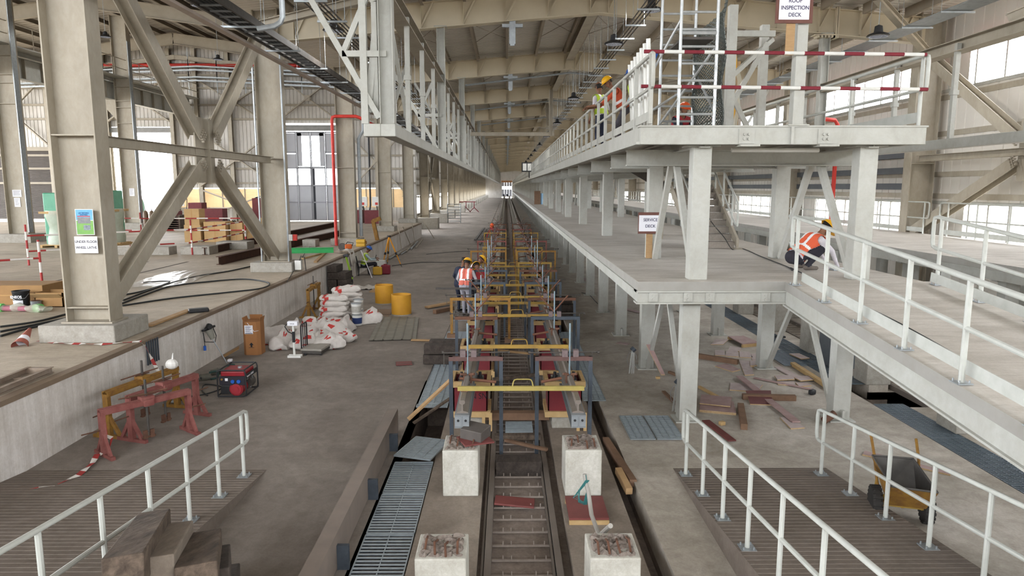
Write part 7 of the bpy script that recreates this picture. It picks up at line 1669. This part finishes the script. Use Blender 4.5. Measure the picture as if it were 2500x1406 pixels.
# worker leaning on the roof deck railing, facing left over the track
person('person in orange shirt and yellow helmet leaning on the roof deck railing', (2.62, 17.0, 4.77), 92, stand(.55, .1, ((-.1, .64, .96), (.14, .66, .94)), ((-.22, .36, 1.0), (.26, .36, 1.0)), (-.35, 1, -.7), .06), SOR, TCH, SHB, HYL, (SOR, 'diag'), short=True)
person('person in a lime vest and white checked shirt standing behind the leaning worker', (2.45, 18.6, 4.77), 40, stand(.12, .1, ((-.24, .12, .85), (.24, .14, .85)), ((-.26, -.02, 1.1), (.28, -.02, 1.1)), (0, 1, -.6)), SCK, SNV, SHB, None, (VLM, 'full'), short=True)
person('person in a blue helmet and lime vest half hidden behind the white pipes', (2.95, 16.4, 4.77), 60, stand(.15, .1), SLB, TDK, SHB, HBL, (VLM, 'full'))
person('person in an orange helmet and red vest crouching far back on the roof deck', (3.95, 16.2, 4.77), 200, dict(pel=(0, -.14, .24), neck=(0, .12, .66), head=(0, .18, .82), knee=[(-.17, .3, .46), (.17, .28, .46)], ankle=[(-.14, .02, .09), (.14, -.02, .09)], elb=[(-.25, .25, .42), (.25, .25, .42)], hand=[(-.12, .42, .36), (.12, .42, .36)], face=(0, 1, -.4)), SNV, TDK, SHB, HOR, (SRD, 'none'))
# men at the track
person('person in a salmon reflective vest and yellow helmet standing beside the rail with back turned', (-1.2, 20.6, 0), -18, stand(.22, .25, ((-.24, .2, .92), (.22, .3, .98)), ((-.28, .02, 1.12), (.28, .06, 1.14)), (.3, 1, -.7), .05), SGR, TGR, SHB, HYL, (VPK, 'full'))
person('person in dark navy clothes standing close behind the salmon vest', (-1.38, 21.3, 0), -30, stand(.3, .3, face=(.2, 1, -.8)), SNV, SNV, SHB, None, None)
person('person in a purple reflective vest and yellow helmet bending over the rail', (-1.0, 22.3, 0), -60, stand(.5, .35, ((-.2, .55, .85), (.2, .6, .85)), ((-.25, .3, 1.05), (.25, .3, 1.05)), (0, 1, -.9)), SGR, TDK, SHB, HYL, (VPU, 'full'))
person('person in a yellow helmet with a red cloth stooping between the gantries', (-.85, 21.6, 0), 20, stand(.85, .2, ((-.2, .75, .6), (.2, .75, .6)), ((-.25, .5, .85), (.25, .5, .85)), (0, 1, -.9)), SRD, TDK, SHB, HYL, None)
person('person in red clothes and orange helmet stooping among far yellow gantries', (-.75, 44, 0), 150, stand(.7, .2, ((-.2, .6, .7), (.2, .6, .7)), ((-.25, .4, .95), (.25, .4, .95))), SRD, SRD, SHB, HOR, None)
# seated man with a phone
person('person in blue helmet and lime vest sitting by the platform wall with a phone', (-6.2, 30.6, 0), -72, dict(pel=(0, -.1, .46), neck=(0, .05, .98), head=(0, .15, 1.14), knee=[(-.14, .42, .5), (.14, .42, .5)], ankle=[(-.14, .4, .09), (.14, .46, .09)], elb=[(-.24, .2, .68), (.24, .2, .68)], hand=[(-.05, .46, .72), (.12, .44, .66)], face=(0, 1, -.5)), SLB, TDK, SHB, HBL, (VLM, 'full'))
t = thing('plastic_chair', 'black plastic chair under the seated man', 'chair', (-6.3, 30.55, 0)); ca = math.radians(18); cx_ = lambda u, f, z: (-6.3 + f * math.cos(ca) + u * math.sin(ca), 30.55 + f * math.sin(ca) - u * math.cos(ca), z)
MB().hexa([cx_(-.22, -.22, .33), cx_(.22, -.22, .33), cx_(.22, .22, .33), cx_(-.22, .22, .33), cx_(-.22, -.22, .36), cx_(.22, -.22, .36), cx_(.22, .22, .36), cx_(-.22, .22, .36)]).build('seat', BLK, t)
MB().hexa([cx_(-.2, -.22, .36), cx_(.2, -.22, .36), cx_(.2, -.19, .36), cx_(-.2, -.19, .36), cx_(-.19, -.34, .86), cx_(.19, -.34, .86), cx_(.19, -.31, .86), cx_(-.19, -.31, .86)]).build('backrest', BLK, t)
for u in (-.2, .2):
    for f in (-.2, .2): MB().cyl(cx_(u, f, .34), cx_(u * 1.15, f * 1.2, 0), .022, n=6).build('leg', BLK, t)
    MB().tube([cx_(u * 1.2, -.26, .6), cx_(u * 1.25, .1, .58), cx_(u * 1.2, .2, .35)], .018, 6).build('armrest', BLK, t)
tag(MB().cbox((-5.78, 30.76, .8), (.02, .08, .15), (0, 20, 18)).build('mobile_phone', BLK), 'dark mobile phone held by the seated man', 'phone')
tag(MB().cyl((-6.35, 29.6, 0) if False else (-5.75, 29.6, 0), (-6.25, 29.9, 1.15), .018, n=6).build('survey_staff', PAP), 'thin white staff leaning in front of the seated man', 'pole')
# two tiny figures by the far door
for x, lab in ((-.9, 'tiny distant person left of the far door post'), (.35, 'tiny distant person in the middle of the far door')):
    person(lab, (x, 236, 0), 180, stand(.05), SNV, TDK, SHB, None, None, vox=.03)
t = thing('water_cooler', 'small stand with a water bottle far along the service deck', 'stand', (2.75, 60, 2.37)); MB().box(2.4, 2.9, 59.8, 60.2, 2.37, 3.5).build('frame', WOB, t); MB().cyl((3.1, 60, 2.37), (3.1, 60, 3.3), .17, n=12).build('bottle', mat('blue_bottle', '7fa8c9', '93b7d2', .3), t)
# ================================================================= LIGHT: overcast daylight through the windows, the doors and an unseen gap shaped at the near end
w = bpy.data.worlds.new('sky'); SC.world = w; w.use_nodes = True
bg = w.node_tree.nodes['Background']; bg.inputs['Color'].default_value = (.94, .97, 1.01, 1); bg.inputs['Strength'].default_value = SKY
def daylight(name, loc, sx, sy, rot, power=0, portal=True, col=(1, .98, .95)):
    l = bpy.data.lights.new(name, 'AREA'); l.shape = 'RECTANGLE'; l.size = sx; l.size_y = sy
    o = bpy.data.objects.new(name, l); COL.objects.link(o); o.location = loc; o.rotation_euler = [R(a) for a in rot]
    if portal: l.cycles.is_portal = True
    else: l.energy = power; l.color = col
    return o
daylight('clerestory_daylight', (WR + .3, 60, 7.6), 1.5, 140, (0, 90, 0))
daylight('strip_window_daylight', (WR + .3, 60, 2.75), 1.2, 140, (0, 90, 0))
daylight('left_strip_daylight', (WL - .3, 155, 2.5), 2.4, 190, (0, -90, 0))
daylight('doorway_daylight', (-29.2, YB + .4, 4.7), 4.6, 7.2, (-90, 0, 0))
daylight('near_end_daylight', (-16, -13.8, 9.6), 66, 4, (90, 0, 0))
daylight('added_gap_daylight', (-16, -12.5, 11.5), 66, 3, (0, 0, 0))  # portal for the unseen roof gap that admits top light
vs = SC.view_settings; vs.view_transform = 'Standard'; vs.look = 'None'; vs.exposure = EXPO; vs.gamma = 1
vs.use_curve_mapping = False
SC.display_settings.display_device = 'sRGB'
cy = SC.cycles
cy.max_bounces = 9; cy.diffuse_bounces = 8; cy.glossy_bounces = 3; cy.transmission_bounces = 4; cy.transparent_max_bounces = 8
cy.sample_clamp_indirect = 6; cy.caustics_reflective = False; cy.caustics_refractive = False
cy.use_denoising = True; cy.denoiser = 'OPENIMAGEDENOISE'
cy.use_adaptive_sampling = True; cy.adaptive_threshold = .03
